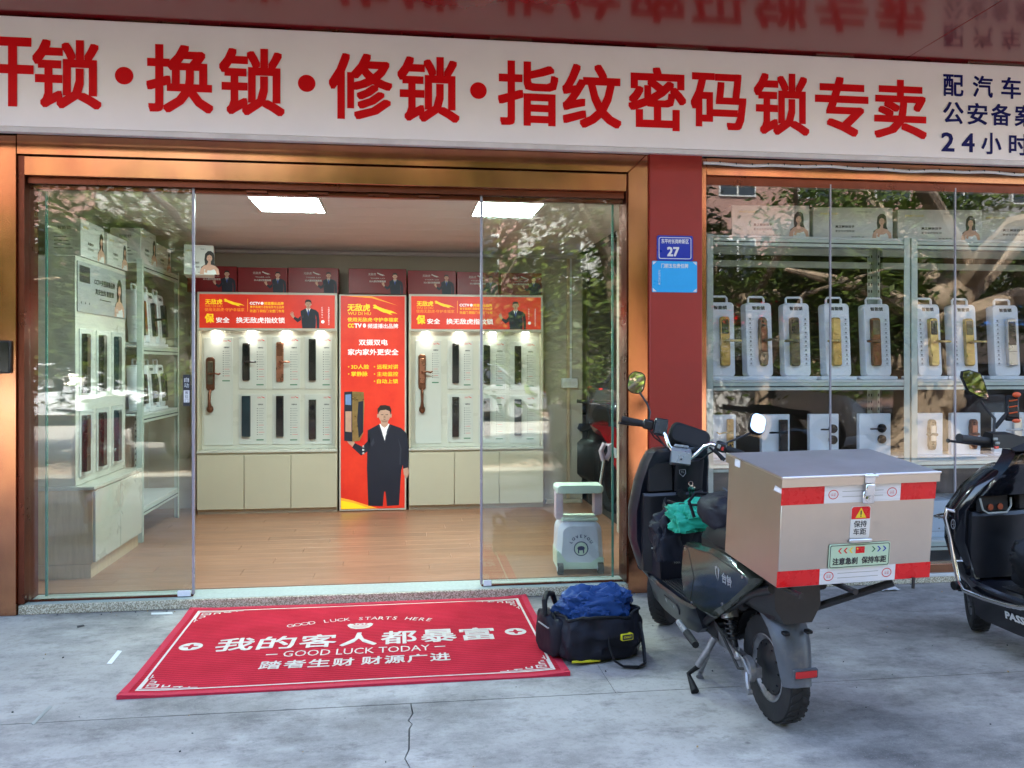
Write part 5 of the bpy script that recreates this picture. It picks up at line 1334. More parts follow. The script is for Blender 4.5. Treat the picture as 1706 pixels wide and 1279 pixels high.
# ------------------------------------------------------------------ scooters
pm('navy_shell', (.006, .0085, .016), .32, var=.18, coat=.2, scale=5, rvar=.1, dirt=.25, dirtcol=(.022, .022, .026), dscale=8)
pm('panel_green', (.026, .030, .022), .15, var=.25, coat=.4, scale=3, rvar=.06, dirt=.3, dirtcol=(.075, .065, .055), dscale=6)
pm('mud_grey', (.075, .082, .095), .42, var=.25, scale=8, dirt=.6, dirtcol=(.20, .18, .14), dscale=5)
pm('cast_alloy', (.27, .27, .28), .45, metal=.7, var=.3, scale=16, dirt=.5, dirtcol=(.10, .09, .075), dscale=9)
pm('frame_black', (.010, .010, .012), .45, var=.3, scale=14, dirt=.4, dirtcol=(.04, .037, .034), dscale=11)
pm('silver_plastic', (.40, .42, .44), .28, metal=.5, var=.06)
pm('orange_rubber', (.55, .07, .01), .5)
def stainless(name, col, rough):
    m, nt, b = _nodes(name); N, L = nt.nodes, nt.links
    tc = N.new('ShaderNodeTexCoord'); mp = N.new('ShaderNodeMapping'); mp.inputs['Scale'].default_value = (2.5, 60, 2.5)
    L.new(tc.outputs['Object'], mp.inputs['Vector'])
    nz = N.new('ShaderNodeTexNoise'); nz.inputs['Scale'].default_value = 6; nz.inputs['Detail'].default_value = 8; L.new(mp.outputs[0], nz.inputs['Vector'])
    n2 = N.new('ShaderNodeTexNoise'); n2.inputs['Scale'].default_value = 5; n2.inputs['Detail'].default_value = 8; n2.inputs['Roughness'].default_value = .7; L.new(tc.outputs['Object'], n2.inputs['Vector'])
    r = N.new('ShaderNodeMapRange'); r.inputs['To Min'].default_value = rough - .03; r.inputs['To Max'].default_value = rough + .10; L.new(n2.outputs['Fac'], r.inputs['Value']); L.new(r.outputs[0], b.inputs['Roughness'])
    mx = N.new('ShaderNodeMix'); mx.data_type = 'RGBA'; mx.inputs[6].default_value = (*[c * (.62 if 'lid' in name else .80) for c in col], 1); mx.inputs[7].default_value = (*col, 1)  # wider colour range on the lid paints in reflected streaks
    L.new(n2.outputs['Fac'], mx.inputs[0]); L.new(mx.outputs[2], b.inputs['Base Color']); b.inputs['Metallic'].default_value = 1
    bp = N.new('ShaderNodeBump'); bp.inputs['Strength'].default_value = .04; bp.inputs['Distance'].default_value = .002; L.new(nz.outputs['Fac'], bp.inputs['Height'])
    b2 = N.new('ShaderNodeBump'); b2.inputs['Strength'].default_value = .06; b2.inputs['Distance'].default_value = .03
    n3 = N.new('ShaderNodeTexNoise'); n3.inputs['Scale'].default_value = 4; L.new(tc.outputs['Object'], n3.inputs['Vector']); L.new(n3.outputs['Fac'], b2.inputs['Height']); L.new(bp.outputs[0], b2.inputs['Normal'])
    L.new(b2.outputs[0], b.inputs['Normal']); MATS[name] = m
stainless('stainless', (.57, .53, .48), .31)
stainless('stainless_lid', (.60, .62, .66), .42)  # bluish copy, sky reflection put into the lid's colour

def wheel(parent, M, R=.21, hub='frame_black', drum=True):
    """tyre with tread blocks, rim and hub; axle along local x"""
    A = M @ Matrix.Rotation(PI / 2, 4, 'Y')
    b = MB()
    prof = [(R * .60, -.033), (R * .70, -.041), (R * .86, -.045), (R * .94, -.040), (R * .975, -.028), (R * .99, 0), (R * .975, .028), (R * .94, .040), (R * .86, .045), (R * .70, .041), (R * .60, .033)]
    b.lathe(prof, 48, 0, A)
    for k in range(34):
        a0 = 2 * PI * k / 34
        for sg in (-1, 1):
            q = []
            for dz, da in ((.003, .0), (.003, .10), (.020, .16), (.036, .22), (.036, .13), (.020, .06)):
                q.append((dz * sg, a0 + (da + (.09 if sg > 0 else 0)) * 1.0))
            lo = [(R * (.984 - .0 * abs(z)) * math.cos(a) * (1 - 6.0 * z * z * 2), R * .984 * math.sin(a) * (1 - 12 * z * z), z) for z, a in q]
            hi = [(R * 1.0 * math.cos(a) * (1 - 10 * z * z), R * 1.0 * math.sin(a) * (1 - 10 * z * z), z) for z, a in q]
            n = len(q); b.add(lo + hi, [tuple(range(n, 2 * n))] + [(i, (i + 1) % n, n + (i + 1) % n, n + i) for i in range(n)], 0, A)
    ty = b.obj('tyre', 'rubber', parent)
    b = MB(); b.lathe([(R * .59, -.038), (R * .615, -.036), (R * .56, -.028), (R * .50, -.020), (R * .50, .020), (R * .56, .028), (R * .615, .036), (R * .59, .038)], 40, 0, A); b.obj('rim', 'cast_alloy', parent)
    b = MB(); b.lathe([(0, -.046), (R * .20, -.046), (R * .24, -.040), (R * .40, -.036), (R * .485, -.026), (R * .495, -.020), (R * .495, .020), (R * .485, .026), (R * .40, .036), (R * .2, .044), (0, .044)], 36, 0, A)
    for k in range(12):
        a = 2 * PI * k / 12
        for sg in (-1, 1): b.cyl((R * .43 * math.cos(a), R * .43 * math.sin(a), sg * .030), (R * .43 * math.cos(a), R * .43 * math.sin(a), sg * .037), .004, n=6, M=A)
    b.obj('hub_motor', hub, parent)

def mirror_(t, P, w, h, roll, tilt, stem, up=.10):
    """mirror with a black shell, glass facing the rider; P local centre"""
    M = xyz(P, 0, roll, tilt)
    fr = Fr(M @ Vector((0, 0, 0)), M.to_3x3() @ Vector((1, 0, 0)), M.to_3x3() @ Vector((0, up, 1)))
    b = MB(); b.slab(fr, rr(w, h, w * .42, 6), -.022, .0, 0, .003); sh = b.obj('mirror_shell', 'matte_black', t)
    b = MB(); b.slab(fr, rr(w - .008, h - .008, w * .39, 6), .0003, .0014); b.obj('mirror_glass', 'mirror', sh)
    b = MB(); b.tube(stem, .0055, 8); b.obj('mirror_stem', 'frame_black', sh)

def shield_rings(secs):
    out = []
    for z, w, y, dep, cx in secs:
        pts = []
        for f, dy in ((-1, .045), (-.97, .012), (-.88, -.012), (-.6, .0), (-.3, .008), (0, .010), (.3, .008), (.6, .0), (.88, -.012), (.97, .012), (1, .045)): pts.append((cx + f * w, y + dy, z))
        for f, dy in ((.92, .55), (.6, .85), (.2, 1.0), (-.2, 1.0), (-.6, .85), (-.92, .55)): pts.append((cx + f * w, y + .03 + dy * dep, z))
        out.append(pts)
    return out

def scooter_body(t, shell, panel, steer, front, foot_w=.165, wheel_y=1.27):
    """shared running gear: wheels, swing arms, deck, shield, seat, tail and mudguard"""
    wh = thing('rear_wheel', None, None); wh.parent = t
    wheel(wh, Matrix.Translation((0, 0, .21)))
    fw = thing('front_wheel', None, None); fw.parent = t
    Mf = Matrix.Translation((0, wheel_y, .205)) @ Matrix.Rotation(steer, 4, 'Z')
    wheel(fw, Mf, .205)
    # front mudguard and fork
    b = MB(); rows = []
    for i in range(11):
        a = math.radians(35 + 150 * i / 10); row = []
        for j in range(7):
            f = (j - 3) / 3; r_ = .228 - .022 * f * f
            row.append(Mf @ Vector((f * .062, -r_ * math.cos(a) * -1 * -1, r_ * math.sin(a))))
        rows.append(row)
    b.grid(rows); rows2 = [[(p[0], p[1], p[2] - .004) for p in r] for r in rows]; b.grid(rows2); b.obj('front_mudguard', shell, t)
    b = MB()
    for sx in (-1, 1): b.tube([Mf @ Vector((sx * .075, 0, 0)), Mf @ Vector((sx * .075, -.03, .16)), Mf @ Vector((sx * .055, -.06, .30))], .016, 10)
    b.tube([Mf @ Vector((-.09, 0, 0)), Mf @ Vector((.09, 0, 0))], .011, 10); b.obj('fork', 'frame_black', t)
    # swing arms, axle, shocks
    for sx in (-1, 1):
        b = MB(); x = sx * .088
        b.loft([[(x - .012, y, z - h), (x + .012, y, z - h), (x + .012, y, z + h), (x - .012, y, z + h)] for y, z, h in ((.43, .245, .030), (.30, .232, .026), (.16, .222, .018), (.05, .212, .022), (-.045, .208, .020))])
        b.cyl((x - sx * .01, 0, .21), (x + sx * .030, 0, .21), .020, n=12); b.cyl((x + sx * .030, 0, .21), (x + sx * .038, 0, .21), .012, n=6)
        b.box(x - .016, x + .016, .29, .35, .215, .275, .006); b.obj('swing_arm', 'cast_alloy', t)
        b = MB(); b.cyl((x, .17, .235), (x, .235, .41), .014, n=12); n_ = 60
        b.tube([(x + .026 * math.cos(i * .75), .175 + .05 * i / n_ + .0, .262 + .13 * i / n_ + .026 * .35 * math.sin(i * .75)) if False else (x + .026 * math.cos(i * .75), .182 + .048 * i / n_ + .026 * math.sin(i * .75), .262 + .13 * i / n_) for i in range(n_)], .0042, 6)
        b.obj('shock', 'frame_black', t)
        b = MB(); b.tube([(x, .212, .345), (x, .242, .425)], [.036, .036], 16); b.obj('shock_cap', 'silver_plastic', t)
    b = MB(); b.tube([(-.112, .012, .215), (-.125, -.02, .17), (-.125, -.035, .125)], [.009, .012, .008], 8); b.cyl((-.118, -.035, .135), (-.135, -.035, .135), .012, n=8)
    b.tube([(-.10, .10, .255), (-.125, .05, .25), (-.13, .0, .245), (-.12, -.03, .20)], .006, 6); b.sph((-.115, .075, .235), .020, .026, .020); b.cyl((-.10, 0, .21), (-.122, 0, .21), .050, n=20); b.obj('drum_brake', 'cast_alloy', t)
    # frame tubes
    b = MB()
    for sx in (-1, 1):
        b.tube([(sx * .115, .47, .23), (sx * .12, .36, .30), (sx * .125, .10, .43), (sx * .12, -.08, .53), (sx * .10, -.20, .575)], .017, 10)
        b.tube([(sx * .10, .50, .25), (sx * .10, .40, .36), (sx * .10, .35, .5)], .015, 8)
    b.box(-.11, .11, .30, .47, .215, .30, .01); b.box(-.10, .10, .10, .50, .40, .60, .02); b.obj('frame', 'frame_black', t)
    # deck
    b = MB()
    b.loft([[(-foot_w, y, z0), (-foot_w + .03, y, z0 - .09 - d), (foot_w - .03, y, z0 - .09 - d), (foot_w, y, z0), (foot_w - .012, y, z0 + .012), (-foot_w + .012, y, z0 + .012)] for y, z0, d in ((.40, .335, .00), (.46, .318, .02), (.60, .305, .03), (.90, .303, .03), (1.05, .315, .02), (1.10, .34, .0))])
    b.obj('deck', shell, t)
    b = MB()
    for i in range(15): x = -.125 + i * .0178; b.box(x - .0045, x + .0045, .50, .95, .3165, .3215, .001)
    b.obj('deck_rib', 'rubber', t)
    # seat
    b = MB()
    sec = [(-.22, .10, .655, .06), (-.16, .125, .66, .075), (.05, .135, .655, .085), (.22, .135, .645, .082), (.36, .115, .63, .08), (.47, .085, .615, .07), (.53, .05, .61, .045)]
    b.loft([[(x * w, y, z + (k if k < 1 else 1) * h) for x, k in ((-1, 0), (-1.02, .45), (-.88, .82), (-.5, 1), (0, 1.0), (.5, 1), (.88, .82), (1.02, .45), (1, 0))] for y, w, z, h in sec]); b.obj('seat', 'matte_black', t)
    b = MB(); b.loft([[(x * w, y, z) for x, z in ((-1, .645), (-1.0, .50), (-.6, .44), (.6, .44), (1.0, .50), (1, .645))] for y, w in ((-.20, .09), (-.05, .125), (.2, .135), (.42, .12), (.52, .07))]); b.obj('seat_base', 'frame_black', t)
    # side panels
    for sx in (-1, 1):
        fr = Fr((sx * .118, 0, 0), (0, -1 if sx < 0 else 1, 0), (0, 0, 1)); s_ = -1 if sx < 0 else 1
        out = [(.545, .560), (.515, .602), (.169, .640), (-.05, .632), (-.172, .612), (-.165, .590), (.02, .462), (.15, .386), (.22, .345), (.348, .328), (.46, .335), (.555, .365), (.575, .45)]
        b = MB(); b.slab(fr, [(s_ * y, z) for y, z in out], 0, .050, 0, .018); sp = b.obj('side_panel', panel, t)
        b = MB(); f2 = Fr((sx * .1685, 0, 0), fr.r, fr.u)
        b2 = MB(); b2.poly(f2, [(s_ * .155, .545), (s_ * .160, .578), (s_ * .138, .585), (s_ * .140, .575), (s_ * .151, .570), (s_ * .148, .545), (s_ * .135, .522)], 0, .0006); b2.poly(f2, [(s_ * .122, .545), (s_ * .114, .574), (s_ * .132, .583), (s_ * .130, .55), (s_ * .132, .526)], 0, .0006); b2.obj('shield_emblem', 'silver_plastic', sp)
        b.text(f2, '台铃', s_ * .045, .551, .095, .042, 0, .0006, .03); b.obj('badge', 'silver_plastic', sp)
    return wh

# ---- the scooter with the stainless box
S1 = Vector((1.460, 3.14, 0)); S1R = (0, math.radians(-2), math.radians(1.8))
M1 = Matrix.Translation(S1) @ Matrix.Rotation(S1R[2], 4, 'Z') @ Matrix.Rotation(S1R[1], 4, 'Y')
def ray_local(M, px_, py_, ax, val):
    I = M.inverted(); d = I.to_3x3() @ Vector((_s + (px_ - XC) / F_PX * _c, _c - (px_ - XC) / F_PX * _s, (YH - py_) / F_PX)); o = I @ Vector((0, 0, EYE))
    return o + d * ((val - o[ax]) / d[ax])
L1 = lambda x, y, ax, v: ray_local(M1, x, y, ax, v)
t = sco = thing('delivery_scooter', 'dusty black electric scooter with stainless cargo box, parked before the pier', 'scooter', S1, S1R)
scooter_body(t, 'navy_shell', 'panel_green', math.radians(-38), None, wheel_y=1.25)
# shield and inner panels
b = MB(); b.loft(shield_rings([(.29, .135, 1.06, .10, -.01), (.36, .185, 1.07, .13, -.015), (.50, .215, 1.075, .15, -.025), (.65, .215, 1.06, .15, -.025), (.80, .195, 1.02, .15, -.02), (.90, .178, .985, .14, -.01), (.955, .160, .965, .12, -.005), (.972, .13, .975, .09, 0)])); b.obj('leg_shield', 'navy_shell', t)
b = MB(); b.loft([[(x, y0 + dy, z) for x, dy in ((-.195, .07), (-.19, .012), (-.16, -.012), (-.02, -.02), (.10, -.012), (.125, .012), (.13, .07))] for z, y0 in ((.345, 1.035), (.50, 1.03), (.66, 1.005), (.735, .985), (.748, .995))]); b.obj('inner_panel', 'black_plastic', t)
b = MB(); b.loft([[(x, y0 + dy, z) for x, dy in ((-.035, .06), (-.030, .01), (.0, -.012), (.09, -.012), (.12, .01), (.125, .06))] for z, y0 in ((.752, .985), (.84, .965), (.905, .945), (.915, .955))]); b.obj('lock_panel', 'black_plastic', t)
b = MB(); b.box(-.165, -.040, .985, 1.03, .755, .900, .004); b.obj('glove_pocket', 'dark_gap', t)
b = MB(); p = L1(1135, 822, 1, .955); b.cyl((p.x, .950, p.z), (p.x, .968, p.z), .022, n=18); b.cyl((p.x, .946, p.z), (p.x, .950, p.z), .014, n=16); b.obj('ignition', 'matte_black', t)
b = MB(); k = L1(1151, 815, 1, .93)
b.tube([(k.x + .011 * math.cos(i * .7), .928, k.z + .030 + .011 * math.sin(i * .7)) for i in range(9)], .0016, 6, closed=True)
for dx, dz, l in ((0, 0, .05), (.008, -.006, .042), (-.006, -.01, .038)):
    b.slab(Fr((k.x + dx, .926 - dx, k.z + dz)), [(-.009, .02), (.009, .02), (.010, .006), (.004, .0), (.004, -l + .01), (.0, -l), (-.004, -l + .01), (-.004, 0), (-.010, .006)], 0, .002)
b.obj('key_ring', 'chrome', t)
b = MB(); q = L1(1137, 787, 1, .942); fr = Fr((q.x, .9400, q.z), (1, 0, 0), (0, .2, 1))
o1 = [(-.016, .014), (.016, .014), (.016, -.004), (0, -.020), (-.016, -.004)]
for i in range(5): a, c = o1[i], o1[(i + 1) % 5]; b.tube([fr.p(*a, .0), fr.p(*c, .0)], .0013, 5)
b.text(fr, 'TL', 0, .003, .018, .010, 0, .001); b.obj('shield_badge', 'print_grey', t)
# handlebar, turned to the right
H = [L1(1122, 753, 1, .965), L1(1114, 742, 1, .975), L1(1109, 725, 1, 1.0), L1(1102, 715, 1, 1.03), L1(1084, 708, 1, 1.07), L1(1036, 698, 1, 1.12)]
K = [L1(1149, 764, 1, .945), L1(1160, 756, 1, .93), L1(1172, 744, 1, .91), L1(1185, 739, 1, .88), L1(1198, 743, 1, .855), L1(1238, 757, 1, .80)]
b = MB(); b.tube(H, .0115, 12); b.obj('handlebar', 'chrome', t)
b = MB(); b.tube(K, .0115, 12); b.obj('handlebar', 'chrome', t)
def lerp(a, c, f): return a + (c - a) * f
for A, B in ((H[4], H[5]), (K[4], K[5])):
    b = MB(); a0 = lerp(A, B, .22); b.tube([lerp(A, B, .22), lerp(A, B, .26), lerp(A, B, .95), lerp(A, B, 1.0)], [.021, .0165, .0165, .019], 14)
    for i in range(14): c0 = lerp(A, B, .34 + .042 * i); b.tube([c0, lerp(A, B, .345 + .042 * i + .012)], .0176, 12)
    b.obj('grip', 'rubber', t)
    b = MB(); d = (B - A).normalized(); M_ = Matrix.Translation(lerp(A, B, .08)) @ d.to_track_quat('X', 'Z').to_matrix().to_4x4()
    b.box(-.028, .028, -.022, .026, -.024, .026, .008, 0, M_); b.box(-.015, .0, -.030, -.0225, -.008, .012, .002, 1, M_); b.box(.006, .018, -.029, -.0225, -.012, .006, .002, 2, M_); b.obj('switch_pod', ['black_plastic', 'trim_grey', 'lens_red'], t)
    b = MB(); up = Vector((0, .045, -.012)); b.tube([lerp(A, B, .02) + up * .6, lerp(A, B, .2) + up, lerp(A, B, .6) + up * 1.1 - Vector((0, 0, .006)), lerp(A, B, .98) + up * .9 - Vector((0, 0, .012)), lerp(A, B, 1.04) + up * .8 - Vector((0, 0, .012))], [.008, .0065, .006, .006, .009], 8); b.obj('brake_lever', 'frame_black', t)
b = MB(); p0, p1 = L1(1190, 748, 1, .84), L1(1207, 766, 1, .80); b.tube([p0, lerp(p0, p1, .5), p1], [.006, .008, .010], 8); b.tube([L1(1182, 745, 1, .86), L1(1196, 757, 1, .83), L1(1203, 766, 1, .82)], .006, 8); b.obj('reach_lever', 'matte_black', t)
b = MB()
b.tube([L1(1082, 716, 1, 1.05), L1(1090, 728, 1, 1.06), L1(1103, 738, 1, 1.05), L1(1113, 748, 1, 1.0)], .0045, 6); b.tube([L1(1086, 718, 1, 1.05), L1(1096, 727, 1, 1.04), L1(1106, 741, 1, 1.02), L1(1116, 752, 1, .98)], .004, 6)
b.tube([L1(1195, 748, 1, .86), L1(1180, 756, 1, .90), L1(1165, 768, 1, .94)], .0045, 6); b.obj('cable', 'rubber', t)
# clamp cover (silver), dashboard cowl, phone holder
c0 = L1(1135, 757, 1, .935)
b = MB(); M_ = xyz(c0, math.radians(-18), math.radians(9), math.radians(-12))
b.loft([[M_ @ Vector(p) for p in ((-w, y - .0, z), (-w, y + .05, z), (w, y + .05, z), (w, y, z))] for z, w, y in ((-.048, .044, .0), (-.046, .048, -.006), (.012, .050, -.008), (.034, .048, .012), (.040, .044, .018))]); cc = b.obj('clamp_cover', 'silver_plastic', t)
b = MB(); b.box(-.004, .004, -.010, -.0085, -.030, -.022, .001, 0, M_); b.box(-.036, .036, .004, .03, .0395, .052, .004, 1, M_); b.obj('clamp_screw', ['matte_black', 'silver_plastic'], cc)
a0, a1 = L1(1118, 722, 1, 1.02), L1(1184, 740, 1, .97); rv = (a1 - a0); ctr = L1(1150, 726, 1, 1.0)
fr = Fr(ctr, rv, Vector((-.03, .42, .9)) - rv.normalized() * Vector((-.03, .42, .9)).dot(rv.normalized()))
b = MB(); b.slab(fr, [(x_, z_ + (.004 if x_ < 0 else -.004)) for x_, z_ in rr(rv.length * 1.0, .115, .038, 6)], -.07, 0, 0, .010); ck = b.obj('dashboard', 'matte_black', t)
b = MB(); b.slab(fr, rr(rv.length * .86, .085, .026, 6), .0004, .002); b.obj('screen', 'dark_gap', ck)
c0 = L1(1101, 711, 1, 1.03)
b = MB(); M_ = xyz(c0, math.radians(-20), math.radians(10), math.radians(-18)); b.box(-.034, .034, -.012, .012, -.046, .044, .006, 0, M_); b.box(-.030, .030, -.016, -.0125, -.040, .036, .003, 1, M_); b.box(-.037, -.0345, -.02, .01, -.03, .03, .001, 0, M_); b.box(-.02, .03, -.019, -.0122, -.052, -.0465, .002, 0, M_); b.obj('phone_holder', ['black_plastic', 'lock_black'], t)
# mirrors
mirror_(t, L1(1060, 637, 1, 1.13), .088, .116, math.radians(12), math.radians(-24), [L1(1081, 700, 1, 1.07), L1(1083, 686, 1, 1.075), L1(1078, 672, 1, 1.09), L1(1066, 654, 1, 1.12), L1(1062, 645, 1, 1.135)])
mirror_(t, L1(1263, 705, 1, .82), .082, .112, math.radians(24), math.radians(-8), [L1(1207, 742, 1, .84), L1(1213, 736, 1, .835), L1(1225, 732, 1, .83), L1(1248, 722, 1, .825), L1(1258, 715, 1, .835)], .55)
b = MB()
for y_, z_ in ((.50, .575), (.44, .350), (-.10, .600), (.10, .440)):
    q = Vector((-.1685, y_, z_)); b.cyl(q, q + Vector((-.0022, 0, 0)), .0065, n=10)
b.obj('panel_screw', 'steel', t)
b = MB(); b.tube([(-.1684, .515, .585), (-.1688, .20, .622), (-.1688, -.10, .607)], .0016, 5); b.tube([(-.1688, .46, .345), (-.1688, .40, .47), (-.1688, .47, .60)], .0013, 5); b.obj('panel_seam', 'dark_gap', t)
b = MB(); b.tube([(-.118, .0, .21), (-.135, .04, .20), (-.13, .12, .235), (-.118, .22, .265), (-.11, .33, .30)], .006, 7); b.tube([(-.125, .02, .255), (-.130, .10, .265), (-.12, .25, .29), (-.11, .36, .31)], .0035, 6); b.obj('motor_cable', 'rubber', t)
b = MB(); rows = []
for i in range(15):
    a = math.radians(15 + 75 * i / 14); rows.append([(f * .058, -.236 * math.cos(a) * -1, .21 + (.236 - .016 * f * f) * math.sin(a)) for f in (-1, -.7, 0, .7, 1)])
b.grid(rows); b.grid([[(p[0], p[1] * .985, .21 + (p[2] - .21) * .985) for p in r] for r in rows]); b.obj('inner_fender', 'matte_black', t)
# tail, mudguard, reflector
ty_ = -.13
tl, tr, bl, br = L1(1272, 1004, 1, ty_), L1(1366, 1004, 1, ty_), L1(1300, 1058, 1, ty_), L1(1368, 1058, 1, ty_)
cx = (tl.x + tr.x) / 2 - .012; w0 = (tr.x - tl.x) / 2 * .72
b = MB(); b.loft([[(cx - w, y, z1), (cx - w * .9, y, z0), (cx + w * .9, y, z0), (cx + w, y, z1), (cx + w * .8, y, z1 + .02), (cx - w * .8, y, z1 + .02)] for y, w, z0, z1 in ((.10, w0 * 1.1, .47, .56), (-.02, w0 * 1.05, .45, .56), (ty_ + .02, w0, .435, .55), (ty_ - .02, w0 * .96, .445, .535), (ty_ - .035, w0 * .85, .46, .51))]); b.obj('tail', 'black_plastic', t)
b = MB(); b.loft([[(cx - w * .95, y, z1), (cx - w * .9, y, z0), (cx + w * .9, y, z0), (cx + w * .95, y, z1)] for y, w, z0, z1 in ((.05, w0 * .9, .57, .64), (ty_, w0 * .86, .56, .64), (ty_ - .03, w0 * .8, .575, .63))]); b.obj('tail_light', 'lens_red', t)
b = MB(); b.slab(Fr((cx, ty_ - .036, .49)), rr(w0 * 1.5, .045, .008), -.003, .003, 0, .001); b.obj('tail_lens', 'black_gloss', t)
rows = []
for y, z, w in ((-.02, .475, .066), (-.10, .455, .078), (-.165, .415, .078), (-.195, .36, .074), (-.21, .30, .068), (-.222, .225, .058), (-.226, .212, .056)):
    rows.append([(cx + f * w, y + .05 * abs(f) ** 3, z - .012 * abs(f) ** 2) for f in (-1, -.95, -.75, -.4, 0, .4, .75, .95, 1)])
b = MB(); b.grid(rows); b.grid([[(p[0], p[1] + .006, p[2] - .002) for p in r] for r in rows]); mg_ = b.obj('rear_mudguard', 'mud_grey', t)
b = MB(); fr = Fr((cx + .012, -.2155, .258), (1, 0, 0), (0, -.14, 1)); b.slab(fr, rr(.095, .036, .005), -.006, .007, 1, .002); b.slab(fr, rr(.084, .026, .003), .0072, .0095, 0, .001); b.obj('reflector', ['lens_red', 'mud_grey'], mg_)
b = MB()
for dx in (-.045, .045): b.box(cx + dx - .012, cx + dx + .012, -.200, -.170, .395, .408, .003)
b.obj('plate_bracket', 'matte_black', mg_)
# rack under the box, strut to its right corner
b = MB()
for sx in (-.10, .10): b.tube([(sx, .12, .60), (sx, -.1, .600), (sx, -.42, .608)], .011, 8)
b.tube([L1(1340, 1018, 1, -.12), L1(1366, 1009, 1, -.17), L1(1425, 990, 1, -.24), L1(1488, 970, 1, -.31)], .014, 8); b.tube([L1(1522, 962, 1, -.33), L1(1521, 980, 1, -.33)], .006, 8)
b.tube([(-.12, .05, .52), (-.10, -.05, .60)], .012, 8); b.obj('luggage_rack', 'frame_black', t)
# side stand, foot peg
I1 = M1.inverted(); g1, g2 = I1 @ gp(1158, 1152, .012), I1 @ gp(1166, 1128, .01)
b = MB(); b.tube([L1(1190, 1062, 0, -.13), L1(1178, 1085, 0, -.16), L1(1163, 1108, 0, -.19)], [.016, .015, .016], 10); b.tube([L1(1178, 1092, 0, -.16), g2 + Vector((.015, .02, .02)), g2], [.012, .011, .018], 8)
b.obj('stand_leg', 'cast_alloy', t)
b = MB(); f0 = L1(1163, 1110, 0, -.19); b.tube([f0, L1(1147, 1122, 0, -.22), lerp(L1(1147, 1122, 0, -.22), g1, .6), g1], [.011, .010, .014, .018], 10); b.obj('stand_foot', 'matte_black', t)
b = MB(); p0, p1 = L1(1131, 1036, 0, -.17), L1(1159, 1074, 0, -.19); b.tube([p0, lerp(p0, p1, .5)], [.014, .016], 10, 0); b.tube([lerp(p0, p1, .5), p1], [.018, .016], 10, 1); b.obj('foot_peg', ['silver_plastic', 'rubber'], t)
# deck badge
fr = Fr((-.157, .74, .262), (0, -1, 0), (-.3, 0, 1)); b = MB(); b.slab(fr, [(-.08, .02), (.09, .02), (.105, -.005), (.09, -.03), (-.06, -.03)], -.012, .003, 0, .002); dk = b.obj('deck_badge', 'navy_shell', t)
b = MB(); b.text(fr, 'TAILG', .02, -.004, .075, .018, 0, .0036, .03); b.poly(fr, [(-.055, -.015), (-.045, .010), (-.060, .012), (-.068, .0)], 0, .0036); b.obj('badge_print', 'silver_plastic', dk)

# the stainless cargo box, bolted on
BWd, BLd, BHd = .62, .398, .395
MBX = Matrix.Translation((1.289, 2.772, .617)) @ Matrix.Rotation(.097, 4, 'Z') @ Matrix.Rotation(-.004, 4, 'Y') @ Matrix.Rotation(.106, 4, 'X')
MBL = M1.inverted() @ MBX
b = MB(); LH = .048
b.box(.004, BWd - .004, .004, BLd - .004, 0, BHd - .018, .003); bx_ = b.obj('cargo_box', 'stainless', t); bx_.matrix_local = MBL
def sub(b, name, mats): return b.obj(name, mats, bx_)
b = MB()
lid = [[(-.004 - .0, -.004, z), (BWd + .004, -.004, z), (BWd + .004, BLd + .004, z), (-.004, BLd + .004, z)] for z in (BHd - .036, BHd - .002)]
b.loft(lid, caps=False); n = 10; rows = []
for j in range(n + 1):
    rows.append([(-.002 + (BWd + .004) * i / n, -.002 + (BLd + .004) * j / n, BHd + .010 * math.sin(PI * i / n) * math.sin(PI * j / n) + .0005 * math.sin(9 * i) * math.cos(7 * j)) for i in range(n + 1)])
b.grid(rows, 1); b.loft([lid[1], [(-.002, -.002, BHd), (BWd + .002, -.002, BHd), (BWd + .002, BLd + .002, BHd), (-.002, BLd + .002, BHd)]], caps=False); sub(b, 'lid', ['stainless', 'stainless_lid'])
b = MB()
for p, q in (((-.005, -.005), (BWd + .005, -.005)), ((-.005, -.005), (-.005, BLd))):
    b.tube([(p[0], p[1], BHd - .002), (q[0], q[1], BHd - .002)], .0045, 6)
sub(b, 'lid_rim', 'steel')
rf = Fr((0, .004, 0))
for z0, z1, nm in ((BHd - .100, BHd - .038, 0), (.003, .060, 1)):
    for u0, u1, m_ in ((-.004, .165, 'tape_red'), (.166, .47, 'tape_white'), (.471, BWd - .004, 'tape_red')):
        if m_ == 'tape_white':
            b = MB(); b.slab(rf, [(u0, z0), (u1, z0), (u1, z1), (u0, z1)], .0002, .0012, 0)
            for uu in (u0 + .035, u1 - .035):
                o1, o2 = ell(.020, .017, 18, uu, (z0 + z1) / 2), ell(.017, .014, 18, uu, (z0 + z1) / 2)
                for i in range(18): k = (i + 1) % 18; b.add([rf.p(*o1[i], .0016), rf.p(*o1[k], .0016), rf.p(*o2[k], .0016), rf.p(*o2[i], .0016)], [(0, 1, 2, 3)], 1)
                b.text(rf, 'CCC' if False else '认证', uu, (z0 + z1) / 2, .018, .012, 1, .0016)
            for zz in (.35, .65): b.rect(rf, u0 + .07, z0 + (z1 - z0) * zz - .001, u1 - .07, z0 + (z1 - z0) * zz + .001, 2, .0015)
            sub(b, 'tape', [m_, 'print_red', 'trim_grey'])
        else:
            b = MB(); b.slab(rf, [(u0 + .004 * (u0 < 0), z0), (u1, z0), (u1, z1), (u0 + .004 * (u0 < 0), z1)], .0002, .0012, 0); sub(b, 'tape', m_)
sf = Fr((.004, 0, 0), (0, -1, 0), (0, 0, 1))
b = MB(); b.slab(sf, [(-.06, BHd - .060), (-.004, BHd - .060), (-.004, BHd - .045), (-.05, BHd - .040)], .0002, .001); sub(b, 'tape', 'tape_white')
